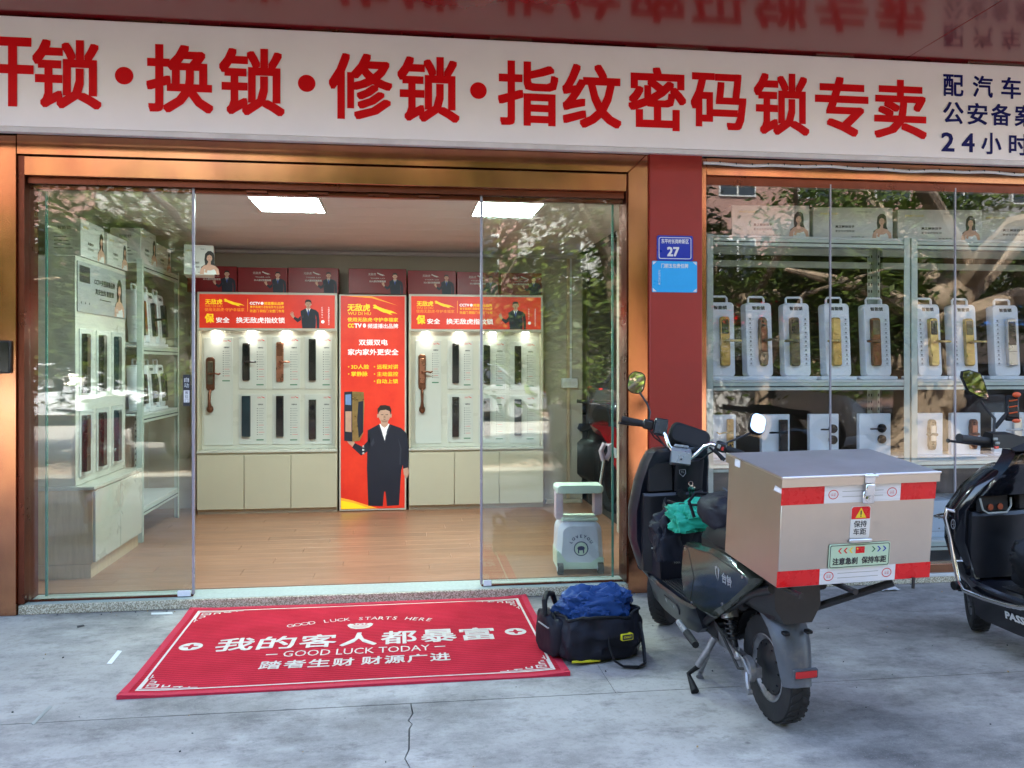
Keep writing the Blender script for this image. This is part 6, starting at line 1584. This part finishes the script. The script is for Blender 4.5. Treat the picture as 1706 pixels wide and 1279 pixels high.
b = MB(); sf2 = Fr((-.004, 0, 0), (0, -1, 0), (0, 0, 1)); b.slab(sf2, [(-.33, BHd - .034), (-.29, BHd - .034), (-.29, BHd - .006), (-.33, BHd - .006)], .0002, .001); sub(b, 'tape', 'tape_white')
# latch
uL = .335; b = MB()
b.box(uL - .020, uL + .020, -.012, -.0045, BHd - .030, BHd + .004, .003); b.cyl((uL - .026, -.012, BHd - .004), (uL + .026, -.012, BHd - .004), .006, n=10)
b.box(uL - .018, uL + .018, -.018, -.0045, BHd - .075, BHd - .032, .004); b.box(uL - .022, uL + .022, -.010, .0035, BHd - .105, BHd - .060, .003); b.cyl((uL, -.010, BHd - .088), (uL, -.016, BHd - .088), .011, n=16); b.cyl((uL, -.016, BHd - .088), (uL, -.0175, BHd - .088), .005, n=12); sub(b, 'latch', 'chrome')
# stickers
s1 = rf.sub(.315, .222); b = MB(); b.slab(s1, rr(.078, .115, .006), .0002, .0012, 0); b.poly(s1, [(-.037, .012), (.037, .012), (.037, .050), (.031, .056), (-.031, .056), (-.037, .050)], 1, .0016)
b.poly(s1, [(-.022, .016), (.022, .016), (0, .053)], 2, .0020); b.rect(s1, -.0025, .027, .0025, .042, 3, .0024); b.rect(s1, -.0025, .020, .0025, .024, 3, .0024)
b.text(s1, '保持', 0, -.006, .052, .024, 3, .0016, .015); b.text(s1, '车距', 0, -.034, .052, .024, 3, .0016, .015); sub(b, 'warning_sticker', ['paper_white', 'tape_red', 'print_yellow', 'print_black'])
b = MB(); b.box(.315 - .045, .315 + .045, -.010, .0035, .150, .164, .003); b.cyl((.28, -.010, .157), (.28, -.013, .157), .005, n=10); sub(b, 'plate_clip', 'steel')
pm('plate_green', (.50, .66, .48), .35, var=.03)
s2 = rf.sub(.318, .103, .001); b = MB(); b.slab(s2, rr(.245, .088, .007), .0015, .0045, 0, .001); o1, o2 = rr(.238, .081, .006), rr(.233, .076, .005)
for i in range(len(o1)): k = (i + 1) % len(o1); b.add([s2.p(*o1[i], .005), s2.p(*o1[k], .005), s2.p(*o2[k], .005), s2.p(*o2[i], .005)], [(0, 1, 2, 3)], 1)
b.rect(s2, -.018, .008, .018, .032, 2, .0052)
st = [(.005 * math.cos(PI / 2 + 2 * PI * i / 10) * (1 if i % 2 == 0 else .4) - .011, .005 * math.sin(PI / 2 + 2 * PI * i / 10) * (1 if i % 2 == 0 else .4) + .025) for i in range(10)]; b.poly(s2, st, 3, .0056)
for i, m_ in enumerate((2, 2, 3)):
    x_ = -.088 + i * .022; b.poly(s2, [(x_, .020), (x_ + .010, .030), (x_ + .016, .030), (x_ + .006, .020), (x_ + .016, .010), (x_ + .010, .010)], m_, .0052)
for i, m_ in enumerate((4, 5, 5)):
    x_ = .046 + i * .022; b.poly(s2, [(x_ + .016, .020), (x_ + .006, .030), (x_, .030), (x_ + .010, .020), (x_, .010), (x_ + .006, .010)], m_, .0052)
b.text(s2, '注意急刹', -.058, -.018, .100, .026, 1, .0052, .03); b.text(s2, '保持车距', .058, -.018, .100, .026, 1, .0052, .03); sub(b, 'green_plate', ['plate_green', 'print_black', 'tape_red', 'print_yellow', 'print_green', 'blue_plate'])

# ---- things lying on the scooter's deck
fz = .318
def onto(M, p): return M @ Vector(p)
cA, cB, cC = L1(1062, 948, 2, fz), L1(1101, 967, 2, fz), L1(1156, 962, 2, fz)
t = thing('deck_tool_bag', 'stiff black tool bag with pale piping on the scooter deck', 'bag', onto(M1, (cB.x, cB.y, fz)), S1R)
dA, dC = cA - cB, cC - cB; hB = .150
quad = [Vector((0, 0, 0)), dC * 1.0, dC + dA * .95, dA]
b = MB(); b.loft([[q * k + (quad[0] + quad[2]) * .5 * (1 - k) + Vector((0, 0, z)) for q in quad] for z, k in ((.002, .95), (.012, 1.0), (hB - .01, 1.0), (hB, .985))]); b.obj('body', 'navy_nylon', t)
b = MB(); b.tube([quad[3] + Vector((0, 0, hB)), lerp(quad[3], quad[0], .5) + Vector((0, 0, hB - .006)), quad[0] + Vector((0, 0, hB))], .0045, 6, 0); b.tube([quad[0] + Vector((0, 0, hB)), lerp(quad[0], quad[1], .5) + Vector((-.005, -.005, hB - .012)), quad[1] + Vector((0, 0, hB - .006))], .0045, 6, 1); b.obj('piping', ['trim_grey', 'bag_yellow'], t)
b = MB(); b.tube([quad[0] + Vector((0, 0, .01)), quad[0] + Vector((0, 0, hB))], .004, 6); b.obj('corner_seam', 'black_nylon', t)
fr = Fr(lerp(quad[0], quad[1], .5) + Vector((0, 0, .085)), dC, Vector((0, 0, 1))); b = MB(); b.slab(fr, rr(.05, .018, .004), .002, .005, 0, .001); b.text(fr, 'TOOL', 0, 0, .035, .009, 1, .0056); b.obj('tag', ['black_nylon', 'trim_grey'], t)
c0 = L1(1124, 893, 1, .80)
t = thing('soft_bag', 'slumped soft black bag heaped on top of the deck tool bag', 'bag', onto(M1, c0 + Vector((0, 0, -.10))), S1R)
b = MB(); lump(b, (.0, .0, .10), (.115, .09, .115), 31, 44, 60, amp=.16, sq=.85, crease=.16); lump(b, (-.045, -.05, .06), (.065, .05, .10), 37, 34, 44, amp=.2, sq=.7, crease=.14); lump(b, (.06, -.02, .06), (.07, .07, .085), 39, 34, 44, amp=.2, sq=.8, crease=.14); b.obj('body', 'navy_nylon', t)
b = MB(); q0 = c0 + Vector((0, 0, -.10)); s0 = [L1(1118, 878, 1, .73) - q0, L1(1112, 858, 1, .78) - q0, L1(1106, 842, 1, .86) - q0, L1(1108, 833, 1, .93) - q0]
b.tube(s0, [.022, .020, .018, .016], 8, flat=.45); b.obj('shoulder_strap', 'black_nylon', t)
b = MB(); b.tube([L1(1120, 876, 1, .715) - q0, L1(1132, 884, 1, .70) - q0, L1(1146, 884, 1, .70) - q0, L1(1150, 872, 1, .71) - q0, L1(1140, 866, 1, .74) - q0], .008, 8, flat=.6); b.obj('loop_handle', 'black_nylon', t)
c0 = L1(1160, 858, 1, .66)
t = thing('green_cloth', 'bright green fabric bundle stuffed between the seat and the leg shield', 'cloth', onto(M1, c0 + Vector((0, 0, -.07))), S1R)
b = MB(); lump(b, (.055, .03, .07), (.16, .085, .065), 51, 46, 64, amp=.18, sq=.85, crease=.2); lump(b, (-.03, -.01, .045), (.09, .05, .065), 57, 36, 48, amp=.22, sq=.8, crease=.22); b.obj('cloth', 'green_cloth', t)
q0 = c0 + Vector((0, 0, -.07)); b = MB(); b.tube([L1(1112, 834, 1, .80) - q0, L1(1130, 840, 1, .70) - q0, L1(1160, 841, 1, .62) - q0, L1(1182, 839, 1, .60) - q0], .006, 8, flat=.5); b.obj('drawstring', 'black_nylon', t)
c0 = L1(1180, 872, 1, .50)
t = thing('seat_bag', 'small black bag with a loop strap lying on the scooter seat before the box', 'bag', onto(M1, Vector((c0.x + .02, .42, .700))), S1R)
b = MB(); lump(b, (.02, -.06, .055), (.115, .15, .075), 63, 36, 48, amp=.08, fl=.0, sq=.7, crease=.07); b.obj('body', 'navy_nylon', t)
b = MB(); b.tube([(-.10, .04, .02), (-.115, .06, .09), (-.08, .065, .125), (-.03, .05, .120), (-.02, .03, .10)], .008, 8, flat=.5); b.obj('loop_strap', 'black_nylon', t)

# ---- the second scooter at the right edge
S2 = Vector((3.095, 2.80, 0)); S2R = (0, math.radians(-2), math.radians(4))
M2 = Matrix.Translation(S2) @ Matrix.Rotation(S2R[2], 4, 'Z') @ Matrix.Rotation(S2R[1], 4, 'Y')
L2 = lambda x, y, ax, v: ray_local(M2, x, y, ax, v)
t = thing('black_scooter', 'glossy black scooter with chrome crash bar and phone holder, cut by the right picture edge', 'scooter', S2, S2R)
scooter_body(t, 'black_gloss', 'black_gloss', math.radians(-33), None, foot_w=.20)
b = MB(); b.loft(shield_rings([(.27, .15, 1.08, .12, 0), (.36, .225, 1.07, .15, 0), (.52, .265, 1.08, .16, 0), (.68, .265, 1.06, .17, 0), (.80, .215, 1.0, .17, 0), (.88, .14, .95, .16, 0), (.90, .11, .95, .13, 0)])); b.obj('leg_shield', 'black_gloss', t)
b = MB(); b.loft([[(x * w, y0 + dy, z) for x, dy in ((-1, .07), (-.97, .012), (-.8, -.012), (0, -.03), (.8, -.012), (.97, .012), (1, .07))] for z, y0, w in ((.34, 1.06, .20), (.50, 1.045, .215), (.655, 1.02, .22), (.672, 1.03, .21))]); b.obj('inner_panel', 'black_plastic', t)
b = MB(); b.loft([[(x * w, y0 + dy, z) for x, dy in ((-1, .08), (-.95, .0), (-.6, -.02), (.6, -.02), (.95, .0), (1, .08))] for z, y0, w in ((.76, .985, .20), (.83, .94, .165), (.90, .91, .12), (.96, .90, .085), (.985, .91, .07))]); b.obj('neck_cowl', 'black_gloss', t)
b = MB()
b.box(-.19, -.03, 1.005, 1.04, .675, .755, .006, 0); b.box(.03, .19, 1.005, 1.04, .675, .755, .006, 0); b.tube([(-.195, 1.0, .745), (-.185, .995, .69), (-.16, .99, .672), (-.06, .985, .672), (-.03, .99, .70), (-.025, .995, .74)], .005, 6, 1)
for x in (-.14, -.085): b.cyl((x, 1.0, .70), (x, .995, .70), .016, n=12, mi=2)
b.obj('glove_pocket', ['dark_gap', 'trim_grey', 'copper_dark'], t)
# crash bar on the left
b = MB(); yb = 1.10
bar = [L2(1592, 852, 1, 1.10), L2(1577, 848, 1, 1.12), L2(1575, 862, 1, 1.12), L2(1583, 895, 1, 1.12), L2(1590, 935, 1, 1.10), L2(1597, 968, 1, 1.08), L2(1607, 984, 1, 1.02), L2(1640, 997, 1, .86), L2(1675, 1007, 1, .70), L2(1700, 1012, 1, .58), L2(1716, 1012, 1, .50)]
b.tube(bar, .0115, 10); b.tube([bar[4], bar[4] + Vector((.10, -.02, .0))], .009, 8); b.tube([bar[2], bar[2] + Vector((-.02, .05, 0)), bar[2] + Vector((.08, .10, -.0))], .007, 8); b.obj('crash_bar', 'chrome', t)
b = MB(); b.cyl(bar[5] + Vector((-.03, .0, -.02)), bar[5] + Vector((.02, 0, -.02)), .022, n=12); b.obj('crash_bobbin', 'matte_black', t)
b = MB(); fr = Fr(L2(1588, 873, 1, 1.062), (1, 0, 0), (0, 0, 1)); o1, o2 = ell(.013, .025, 22), ell(.010, .021, 22)
for i in range(22): k = (i + 1) % 22; b.add([fr.p(*o1[i]), fr.p(*o1[k]), fr.p(*o2[k]), fr.p(*o2[i])], [(0, 1, 2, 3)], 0)
b.rect(fr, -.001, -.02, .001, .02); b.rect(fr, -.008, -.001, .008, .001); b.obj('round_badge', 'silver_plastic', t)
# lettering on the deck flank
b = MB(); b.loft([[(-.205, y, z0 - .005), (-.190, y, z0 - .14), (.190, y, z0 - .14), (.205, y, z0 - .005)] for y, z0 in ((.36, .30), (.5, .285), (.8, .28), (1.0, .285), (1.06, .30))]); bf = b.obj('deck_flank', 'black_gloss', t)
fr = Fr((-.2015, .74, .222), (0, -1, 0), (-.11, 0, 1)); b = MB(); b.text(fr, 'PASSION', 0, 0, .22, .036, 0, .004, .045); b.obj('lettering', 'paper_white', bf)
# bars, grip, mirror, phone holder
A, B = L2(1652, 735, 1, .86), L2(1598, 729, 1, .80)
b = MB(); b.loft([[p + Vector((0, dy, dz)) for dy, dz in ((-.03, -.03), (.03, -.03), (.045, .01), (.02, .045), (-.03, .035))] for p in (lerp(A, B, .10), A, L2(1680, 735, 1, .90), L2(1706, 742, 1, .93), L2(1740, 745, 1, .98))]); b.obj('handlebar_cover', 'matte_black', t)
b = MB(); b.tube([lerp(A, B, .05), lerp(A, B, .1), lerp(A, B, .96), B], [.020, .0165, .0165, .020], 14); b.obj('grip', 'rubber', t)
b = MB(); up = Vector((0, .04, -.02)); b.tube([lerp(A, B, .05) + up, lerp(A, B, .5) + up * 1.1, lerp(A, B, 1.1) + up, lerp(A, B, 1.15) + up], [.007, .006, .006, .011], 8); b.obj('brake_lever', 'frame_black', t)
b = MB(); q = L2(1657, 738, 1, .825)
for dx, dz, m_ in ((0, .02, 0), (.01, 0, 0), (.004, -.02, 1)): b.box(q.x + dx - .010, q.x + dx + .010, q.y - .012, q.y, q.z + dz - .006, q.z + dz + .006, .002, m_)
b.obj('switch', ['trim_grey', 'lens_red'], t)
p = L2(1625, 641, 1, .93); M_ = xyz(p, 0, math.radians(-14), math.radians(-20)); fr = Fr(p, M_.to_3x3() @ Vector((1, 0, 0)), M_.to_3x3() @ Vector((0, .1, 1)))
outl = [(-.048, .055), (-.036, .080), (-.005, .078), (.040, .048), (.045, .0), (.042, -.075), (.030, -.083), (.010, -.070), (-.040, -.022)]
b = MB(); b.slab(fr, outl, -.022, 0, 0, .003); ms_ = b.obj('mirror_shell', 'matte_black', t)
b = MB(); b.slab(fr, [(x * .90, z * .92) for x, z in outl], .0003, .0015); b.obj('mirror_glass', 'mirror', ms_)
b = MB(); b.tube([L2(1634, 668, 1, .935), L2(1645, 684, 1, .92), L2(1657, 697, 1, .90), L2(1656, 722, 1, .88)], .0065, 8); b.obj('mirror_stem', 'frame_black', ms_)
p = L2(1686, 680, 1, .90); M_ = xyz(p, math.radians(-15), math.radians(6), math.radians(-25))
b = MB(); b.tube([L2(1658, 712, 1, .89), L2(1672, 695, 1, .90), p], .010, 8, 0); b.box(-.030, .030, -.010, .014, -.062, .062, .008, 0, M_); b.box(-.022, .022, -.016, -.0105, -.045, .045, .003, 2, M_)
b.sph(M_ @ Vector((.014, -.02, .064)), .022, .012, .013, 1); b.sph(M_ @ Vector((.012, -.02, -.064)), .022, .012, .010, 1)
for dz in (-.03, 0, .03): b.tube([M_ @ Vector((-.018, -.018, dz)), M_ @ Vector((.018, -.018, dz + .01))], .003, 6, 1)
b.obj('phone_holder', ['matte_black', 'orange_rubber', 'lock_black'], t)
b = MB(); fr = Fr(L2(1704, 742, 1, .885), (1, 0, 0), (0, .8, .6)); b.slab(fr, rr(.16, .08, .01), 0, .006, 0, .001); b.obj('dashboard', 'matte_black', t)
t = thing('black_cloth_bundle', 'dark cloth bundle lying on the black scooter deck', 'cloth', onto(M2, (-.02, .72, .318)), S2R)
b = MB(); lump(b, (0, 0, .13), (.17, .16, .16), 71, 44, 60, amp=.18, fl=.0, sq=.8, crease=.14); lump(b, (-.05, -.10, .20), (.10, .08, .10), 73, 36, 48, amp=.2, fl=.0, crease=.1); b.obj('cloth', 'black_nylon', t)
t = thing('white_rag', 'small white rag peeking out of the dark bundle on the black scooter', 'cloth', onto(M2, (-.09, .62, .575)), S2R)
b = MB(); lump(b, (0, 0, .02), (.055, .04, .035), 77, 16, 22, amp=.25, crease=.2); b.obj('cloth', 'paper_white', t)
# ------------------------------------------------------------------ the street behind the viewer (seen in the glass, copper and mirrors)
pm('bark', (.40, .31, .22), .85, var=.35, scale=7, bump=.8, bscale=18, stretch=(1, 1, .35))
def leaf_mat(name, c1, c2):
    m, nt, b = _nodes(name); N, L = nt.nodes, nt.links
    tc = N.new('ShaderNodeTexCoord'); nz = N.new('ShaderNodeTexNoise'); nz.inputs['Scale'].default_value = 1.7; nz.inputs['Detail'].default_value = 5
    L.new(tc.outputs['Object'], nz.inputs['Vector']); r = N.new('ShaderNodeValToRGB'); e = r.color_ramp.elements; e[0].position = .35; e[0].color = (*c1, 1); e[1].position = .65; e[1].color = (*c2, 1)
    L.new(nz.outputs['Fac'], r.inputs['Fac']); L.new(r.outputs[0], b.inputs['Base Color']); b.inputs['Roughness'].default_value = .5
    tr = N.new('ShaderNodeBsdfTranslucent'); L.new(r.outputs[0], tr.inputs['Color']); mx = N.new('ShaderNodeMixShader'); mx.inputs[0].default_value = .35
    L.new(b.outputs[0], mx.inputs[1]); L.new(tr.outputs[0], mx.inputs[2]); L.new(mx.outputs[0], N['Material Output'].inputs['Surface']); MATS[name] = m
leaf_mat('leaf', (.030, .075, .014), (.15, .20, .03))
def tree(loc, label, H, R, trunk_r, lean, seed, n_leaf=21000, limbs=6, burl=False, lin=False):
    rg = random.Random(seed)
    t = thing('street_tree', label, 'tree', loc, group='street trees opposite the shop')
    b = MB(); pts = []; rs = []
    hb = H * (.56 if lin else .36)
    for i in range(11):
        f = i / 10; q_ = f if lin else f * f; pts.append((lean[0] * q_ + .05 * math.sin(f * 6 + seed), lean[1] * q_ + .05 * math.cos(f * 5 + seed), hb * f)); rs.append(trunk_r * (1.5 - .7 * min(1, f * 3) if f < .2 else 1.03 - .42 * f) * (1 + .10 * math.sin(f * 13 + seed)))
    b.tube(pts, rs, 16)
    if burl:
        for k in range(9): a = rg.uniform(0, 6.3); z = rg.uniform(.4, 2.4); lump(b, (trunk_r * .8 * math.cos(a), trunk_r * .8 * math.sin(a), z), (trunk_r * .5, trunk_r * .5, trunk_r * .6), seed + k, 10, 12, amp=.3, sq=1, fl=0)
    top = Vector(pts[-1]); cl = []
    for k in range(limbs):
        a = 2 * PI * k / limbs + rg.uniform(-.4, .4); st = Vector(pts[rg.randint(5, 10)]); L_ = R * rg.uniform(.6, 1.0)
        en = st + Vector((math.cos(a) * L_, math.sin(a) * L_, H * rg.uniform(.04, .34))); mid = lerp(st, en, .5) + Vector((rg.uniform(-.3, .3), rg.uniform(-.3, .3), rg.uniform(.1, .5)))
        b.tube([st, lerp(st, mid, .5), mid, lerp(mid, en, .6), en], [trunk_r * .5, trunk_r * .38, trunk_r * .28, trunk_r * .16, trunk_r * .06], 8)
        for q in range(7): cl.append((lerp(mid, en, rg.uniform(.1, 1.15)) + Vector((rg.gauss(0, .5), rg.gauss(0, .5), rg.gauss(-.25, .5))), rg.uniform(.45, 1.0) * R * .38))
    b.obj('trunk', 'bark', t)
    b = MB(); vs = []; fs = []
    for i in range(n_leaf):
        c, r = cl[rg.randrange(len(cl))]
        d = Vector((rg.gauss(0, 1), rg.gauss(0, 1), rg.gauss(0, .75))); d = d.normalized() * r * rg.random() ** .45
        p = c + d
        if loc[1] > -9 and (loc[1] + p.y > -.45 or (p.y > .05 and p.z < 4.0 and seed in (3, 8, 21)) or (seed == 35 and p.y > -.2 and p.z < 4 and p.x < .2)): continue
        s_ = rg.uniform(.045, .105); n_ = Vector((rg.gauss(0, .6), rg.gauss(0, .6), 1)).normalized(); x = n_.orthogonal().normalized(); x = Matrix.Rotation(rg.uniform(0, 6.3), 3, n_) @ x; y = n_.cross(x)
        k = len(vs); vs += [p - x * s_, p - y * s_ * .42, p + x * s_, p + y * s_ * .42]; fs.append((k, k + 1, k + 2, k + 3))
    b.add(vs, fs); me = bpy.data.meshes.new('crown'); me.from_pydata([tuple(v) for v in vs], [], fs); me.materials.append(MATS['leaf']); o = bpy.data.objects.new('crown', me); COL.objects.link(o); o.parent = t
    return t
t1 = tree((3.85, -2.1, -.02), 'leaning street tree with a bare pale trunk across from the toy suitcase', 7.5, 3.0, .19, (-1.25, .2), 3, lin=True)
tree((7.9, -2.0, -.02), 'thick knotted old street tree opposite the window racks', 7.8, 3.4, .46, (.6, .1), 8, 22000, 9, True)
tree((-2.6, -2.2, -.02), 'bushy street tree opposite the left sidelight', 6.8, 3.5, .15, (.4, .4), 12, 36000, 9)
tree((11.5, -2.4, -.02), 'street tree beyond the thick old tree', 8.0, 3.4, .22, (-.5, 0), 21)
tree((-7.2, -2.2, -.02), 'street tree at the far left of the road', 7.0, 3.2, .2, (.3, 0), 27)
tree((.6, -2.3, -.02), 'slim added street tree facing the left half of the shop door', 6.8, 3.0, .13, (.3, -.2), 33)  # extra tree added so its foliage blocks bright reflections
tree((5.7, -2.6, -.02), 'slim added street tree between the leaning tree and the thick old tree', 7.0, 2.8, .14, (-.3, -.2), 35)  # second added tree, keeps the glass reflections dark
hb_ = MB(); rg = random.Random(77)
hd_ = thing('added_hedge', 'long hedge added along the far pavement to darken the reflections', 'hedge', (0, -14.0, 0))  # hedge added to darken the street mirrored in the glass
vs = []; fs = []
for i in range(26000):
    p = Vector((rg.uniform(-24, 26), rg.uniform(-.45, .45), rg.uniform(.05, 1.35 + .1 * math.sin(i)))); s_ = rg.uniform(.05, .1); n_ = Vector((rg.gauss(0, 1), rg.gauss(0, 1), rg.gauss(0, 1))).normalized(); x = n_.orthogonal().normalized(); y = n_.cross(x); k = len(vs)
    vs += [p - x * s_, p - y * s_ * .5, p + x * s_, p + y * s_ * .5]; fs.append((k, k + 1, k + 2, k + 3))
me = bpy.data.meshes.new('foliage'); me.from_pydata([tuple(v) for v in vs], [], fs); me.materials.append(MATS['leaf']); o = bpy.data.objects.new('foliage', me); COL.objects.link(o); o.parent = hd_
for i, x in enumerate((-9, -3.5, 2.0, 7.5, 13)): tree((x, -15.2, 0), ['round street tree on the far pavement, farthest left', 'round street tree on the far pavement, second from the left', 'round street tree on the far pavement, facing the shop door', 'round street tree on the far pavement, facing the window', 'round street tree on the far pavement, farthest right'][i], 5.8 + .5 * (i % 2), 2.6, .16, (.2, 0), 40 + i, 13000, 7)

pm('car_white', (.62, .63, .64), .2, coat=.8, var=.03); pm('car_dark', (.03, .035, .045), .18, coat=.9, var=.1); pm('car_silver', (.36, .37, .38), .22, metal=.5, coat=.8, var=.04)
pm('car_window', (.012, .016, .018), .06, var=.1, spec=.8)
def car(loc, rz, col, label, suv=False):
    t = thing('parked_car', label, 'car', loc, (0, 0, rz), 'cars parked along the road')
    k = 1.12 if suv else 1.0
    lower = [(-2.2, .30, .62), (-2.25, .34, .80), (-2.1, .32, .92 * k), (-1.2, .28, .98 * k), (.9, .28, .98 * k), (1.8, .30, .86 * k), (2.2, .34, .72), (2.28, .32, .55)]
    b = MB(); b.loft([[(x, -w_, z0), (x, -w_ - .03, (z0 + z1) / 2), (x, -w_ + .06, z1), (x, 0, z1 + .03), (x, w_ - .06, z1), (x, w_ + .03, (z0 + z1) / 2), (x, w_, z0), (x, 0, z0 - .04)] for x, z0, z1 in lower for w_ in ((.86 if abs(x) < 2.15 else .74),)]); b.obj('body', col, t)
    gh = [(-2.0 if suv else -1.55, .95 * k, .0), (-1.7 if suv else -1.0, 1.0 * k, .42), (-.6, 1.0 * k, .50), (.2, 1.0 * k, .48), (1.15, .97 * k, .02)]
    b = MB(); b.loft([[(x, -.80, z), (x, -.62, z + h), (x, .62, z + h), (x, .80, z)] for x, z, h in gh]); b.obj('window_band', 'car_window', t)
    b = MB(); b.loft([[(x, -.635, z + h - .03), (x, -.56, z + h + .035), (x, .56, z + h + .035), (x, .635, z + h - .03)] for x, z, h in gh[1:4]])
    for sy in (-1, 1):
        for i in range(4): p, q = gh[i], gh[i + 1]; b.tube([(p[0], sy * (.80 - .18 * p[2] / .5), p[1] + p[2]), (q[0], sy * (.80 - .18 * q[2] / .5), q[1] + q[2])], .035, 6)
        b.tube([(-.35, sy * .81, .97 * k), (-.40, sy * .64, .97 * k + .5)], .035, 6)
    b.obj('roof', col, t)
    for x in (-1.4, 1.4):
        for sy in (-1, 1):
            b = MB(); b.lathe([(.22, -.1), (.31, -.09), (.33, -.05), (.33, .05), (.31, .09), (.22, .1)], 24, 0, xyz((x, sy * .80, .33), PI / 2)); b.lathe([(0, -.085), (.1, -.10), (.215, -.095), (.215, .095), (.1, .1), (0, .085)], 20, 1, xyz((x, sy * .80, .33), PI / 2)); b.obj('wheel', ['rubber', 'car_silver'], t)
    for sy in (-1, 1):
        b = MB(); b.sph((2.18, sy * .62, .70), .10, .16, .07); b.obj('headlight', 'paper_white', t); b = MB(); b.sph((-2.2, sy * .66, .80), .06, .14, .08); b.obj('tail_light', 'lens_red', t)
    return t
car((5.6, -4.0, -.12), 0.03, 'car_white', 'white sport utility car parked at the near kerb', True)
car((10.4, -4.1, -.12), PI, 'car_dark', 'dark saloon parked at the near kerb, right of the white car')
car((-1.9, -4.2, -.12), 0.0, 'car_dark', 'dark saloon parked at the near kerb, left of the white car')
car((-8.4, -12.2, -.12), 0, 'car_white', 'white saloon parked at the far kerb, farthest left')
car((1.5, -12.3, -.12), PI, 'car_silver', 'silver saloon parked at the far kerb, facing the shop')
car((7.4, -12.2, -.12), 0, 'car_dark', 'dark saloon parked at the far kerb, right of the silver one')

# houses across the road
pm('wall_pink', (.36, .21, .17), .8, var=.1, scale=1.2); pm('wall_white', (.36, .345, .31), .8, var=.08, scale=1.2); pm('wall_grey', (.22, .22, .215), .8, var=.1, scale=1.2)
pm('sign_green', (.01, .05, .05), .35); pm('sign_blue', (.02, .12, .42), .35)
def house(x0, x1, H, wm, sm, txt, label, seed):
    t = thing('opposite_house', label, 'building', ((x0 + x1) / 2, -19.0, 0), (0, 0, PI))
    w = x1 - x0; hw = w / 2 - .02
    b = MB(); b.box(-hw, hw, 0, 8, 0, H, .02); b.obj('wall', wm, t)
    b = MB(); b.box(-hw - .05, hw + .05, -.3, 8, H + .001, H + .3, .03); b.obj('parapet', 'wall_white', t)
    n = max(2, int(w / 2.4))
    for fl_ in range(int((H - 3.6) / 3)):
        for i in range(n):
            x = -hw + w * (i + .5) / n; z = 4.4 + fl_ * 3
            b = MB(); b.box(x - .7, x + .7, -.06, -.002, z, z + 1.5, .01); wd = b.obj('window', 'white_paint', t)
            b = MB()
            for sx in (-1, 1): b.box(x + sx * .34 - .30, x + sx * .34 + .30, -.075, -.061, z + .07, z + 1.43)
            b.obj('pane', 'car_window', wd)
    b = MB(); b.box(-hw + .3, hw - .3, -.25, -.002, 2.8, 3.7, .02); sg = b.obj('signboard', sm, t)
    b = MB(); fr = Fr((0, -.252, 3.25)); b.text(fr, txt, 0, 0, min(w * .7, .62 * len(txt)), .5, 0, .003, .03); b.obj('lettering', 'paper_white', sg)
    for i in range(2):
        b = MB(); x = -hw + .4 + i * (w - .8) / 2; b.box(x, x + (w - .8) / 2 - .1, -.04, -.002, .1, 2.7, .01); sh = b.obj('shutter', 'dark_room' if (seed + i) % 2 else 'steel', t)
rg = random.Random(2); x = -26
for i, (w, H, wm, sm, txt) in enumerate(((9, 10, 'wall_grey', 'sign_blue', '便利店'), (7, 13, 'wall_pink', 'sign_red', '五金建材'), (6, 10, 'wall_white', 'sign_green', '柏雅家'), (8, 13, 'wall_pink', 'sign_blue', '水电安装'), (6.5, 10, 'wall_white', 'sign_green', 'BO·柏博'), (9, 13, 'wall_pink', 'sign_red', '家具'), (8, 10, 'wall_grey', 'sign_blue', '茶叶'))):
    house(x, x + w, H, wm, sm, txt, ['grey house across the road, farthest left', 'tall pink house across the road with a red hardware sign', 'white house across the road with a dark green sign, facing the door', 'tall pink house across the road with a blue sign', 'white house across the road with a dark green sign, facing the pier', 'tall pink house across the road with a red furniture sign', 'grey house across the road, farthest right'][i], i); x += w
# more scooters on the pavement beside the viewer
t = thing('red_scooter', 'red scooter with a black top case parked on the pavement left of the viewer', 'scooter', (-2.65, 1.9, 0), (0, math.radians(-3), math.radians(-14)))
scooter_body(t, 'scooter_red', 'scooter_red', .2, None)
b = MB(); b.loft(shield_rings([(.29, .14, 1.06, .10, 0), (.50, .20, 1.075, .15, 0), (.65, .21, 1.06, .15, 0), (.80, .19, 1.02, .15, 0), (.95, .15, .965, .12, 0)])); b.obj('leg_shield', 'scooter_red', t)
b = MB(); b.tube([(-.34, .88, 1.04), (-.1, .97, 1.0), (.1, .97, 1.0), (.34, .88, 1.04)], .015, 8); b.obj('handlebar', 'frame_black', t)
b = MB(); lump(b, (0, -.18, .92), (.23, .20, .17), 5, amp=.03, sq=.7); b.obj('top_case', 'black_gloss', t)
mirror_(t, (-.28, .98, 1.24), .09, .11, .2, -.1, [(-.2, .94, 1.03), (-.27, .98, 1.19)]); mirror_(t, (.28, .98, 1.24), .09, .11, -.2, .1, [(.2, .94, 1.03), (.27, .98, 1.19)])
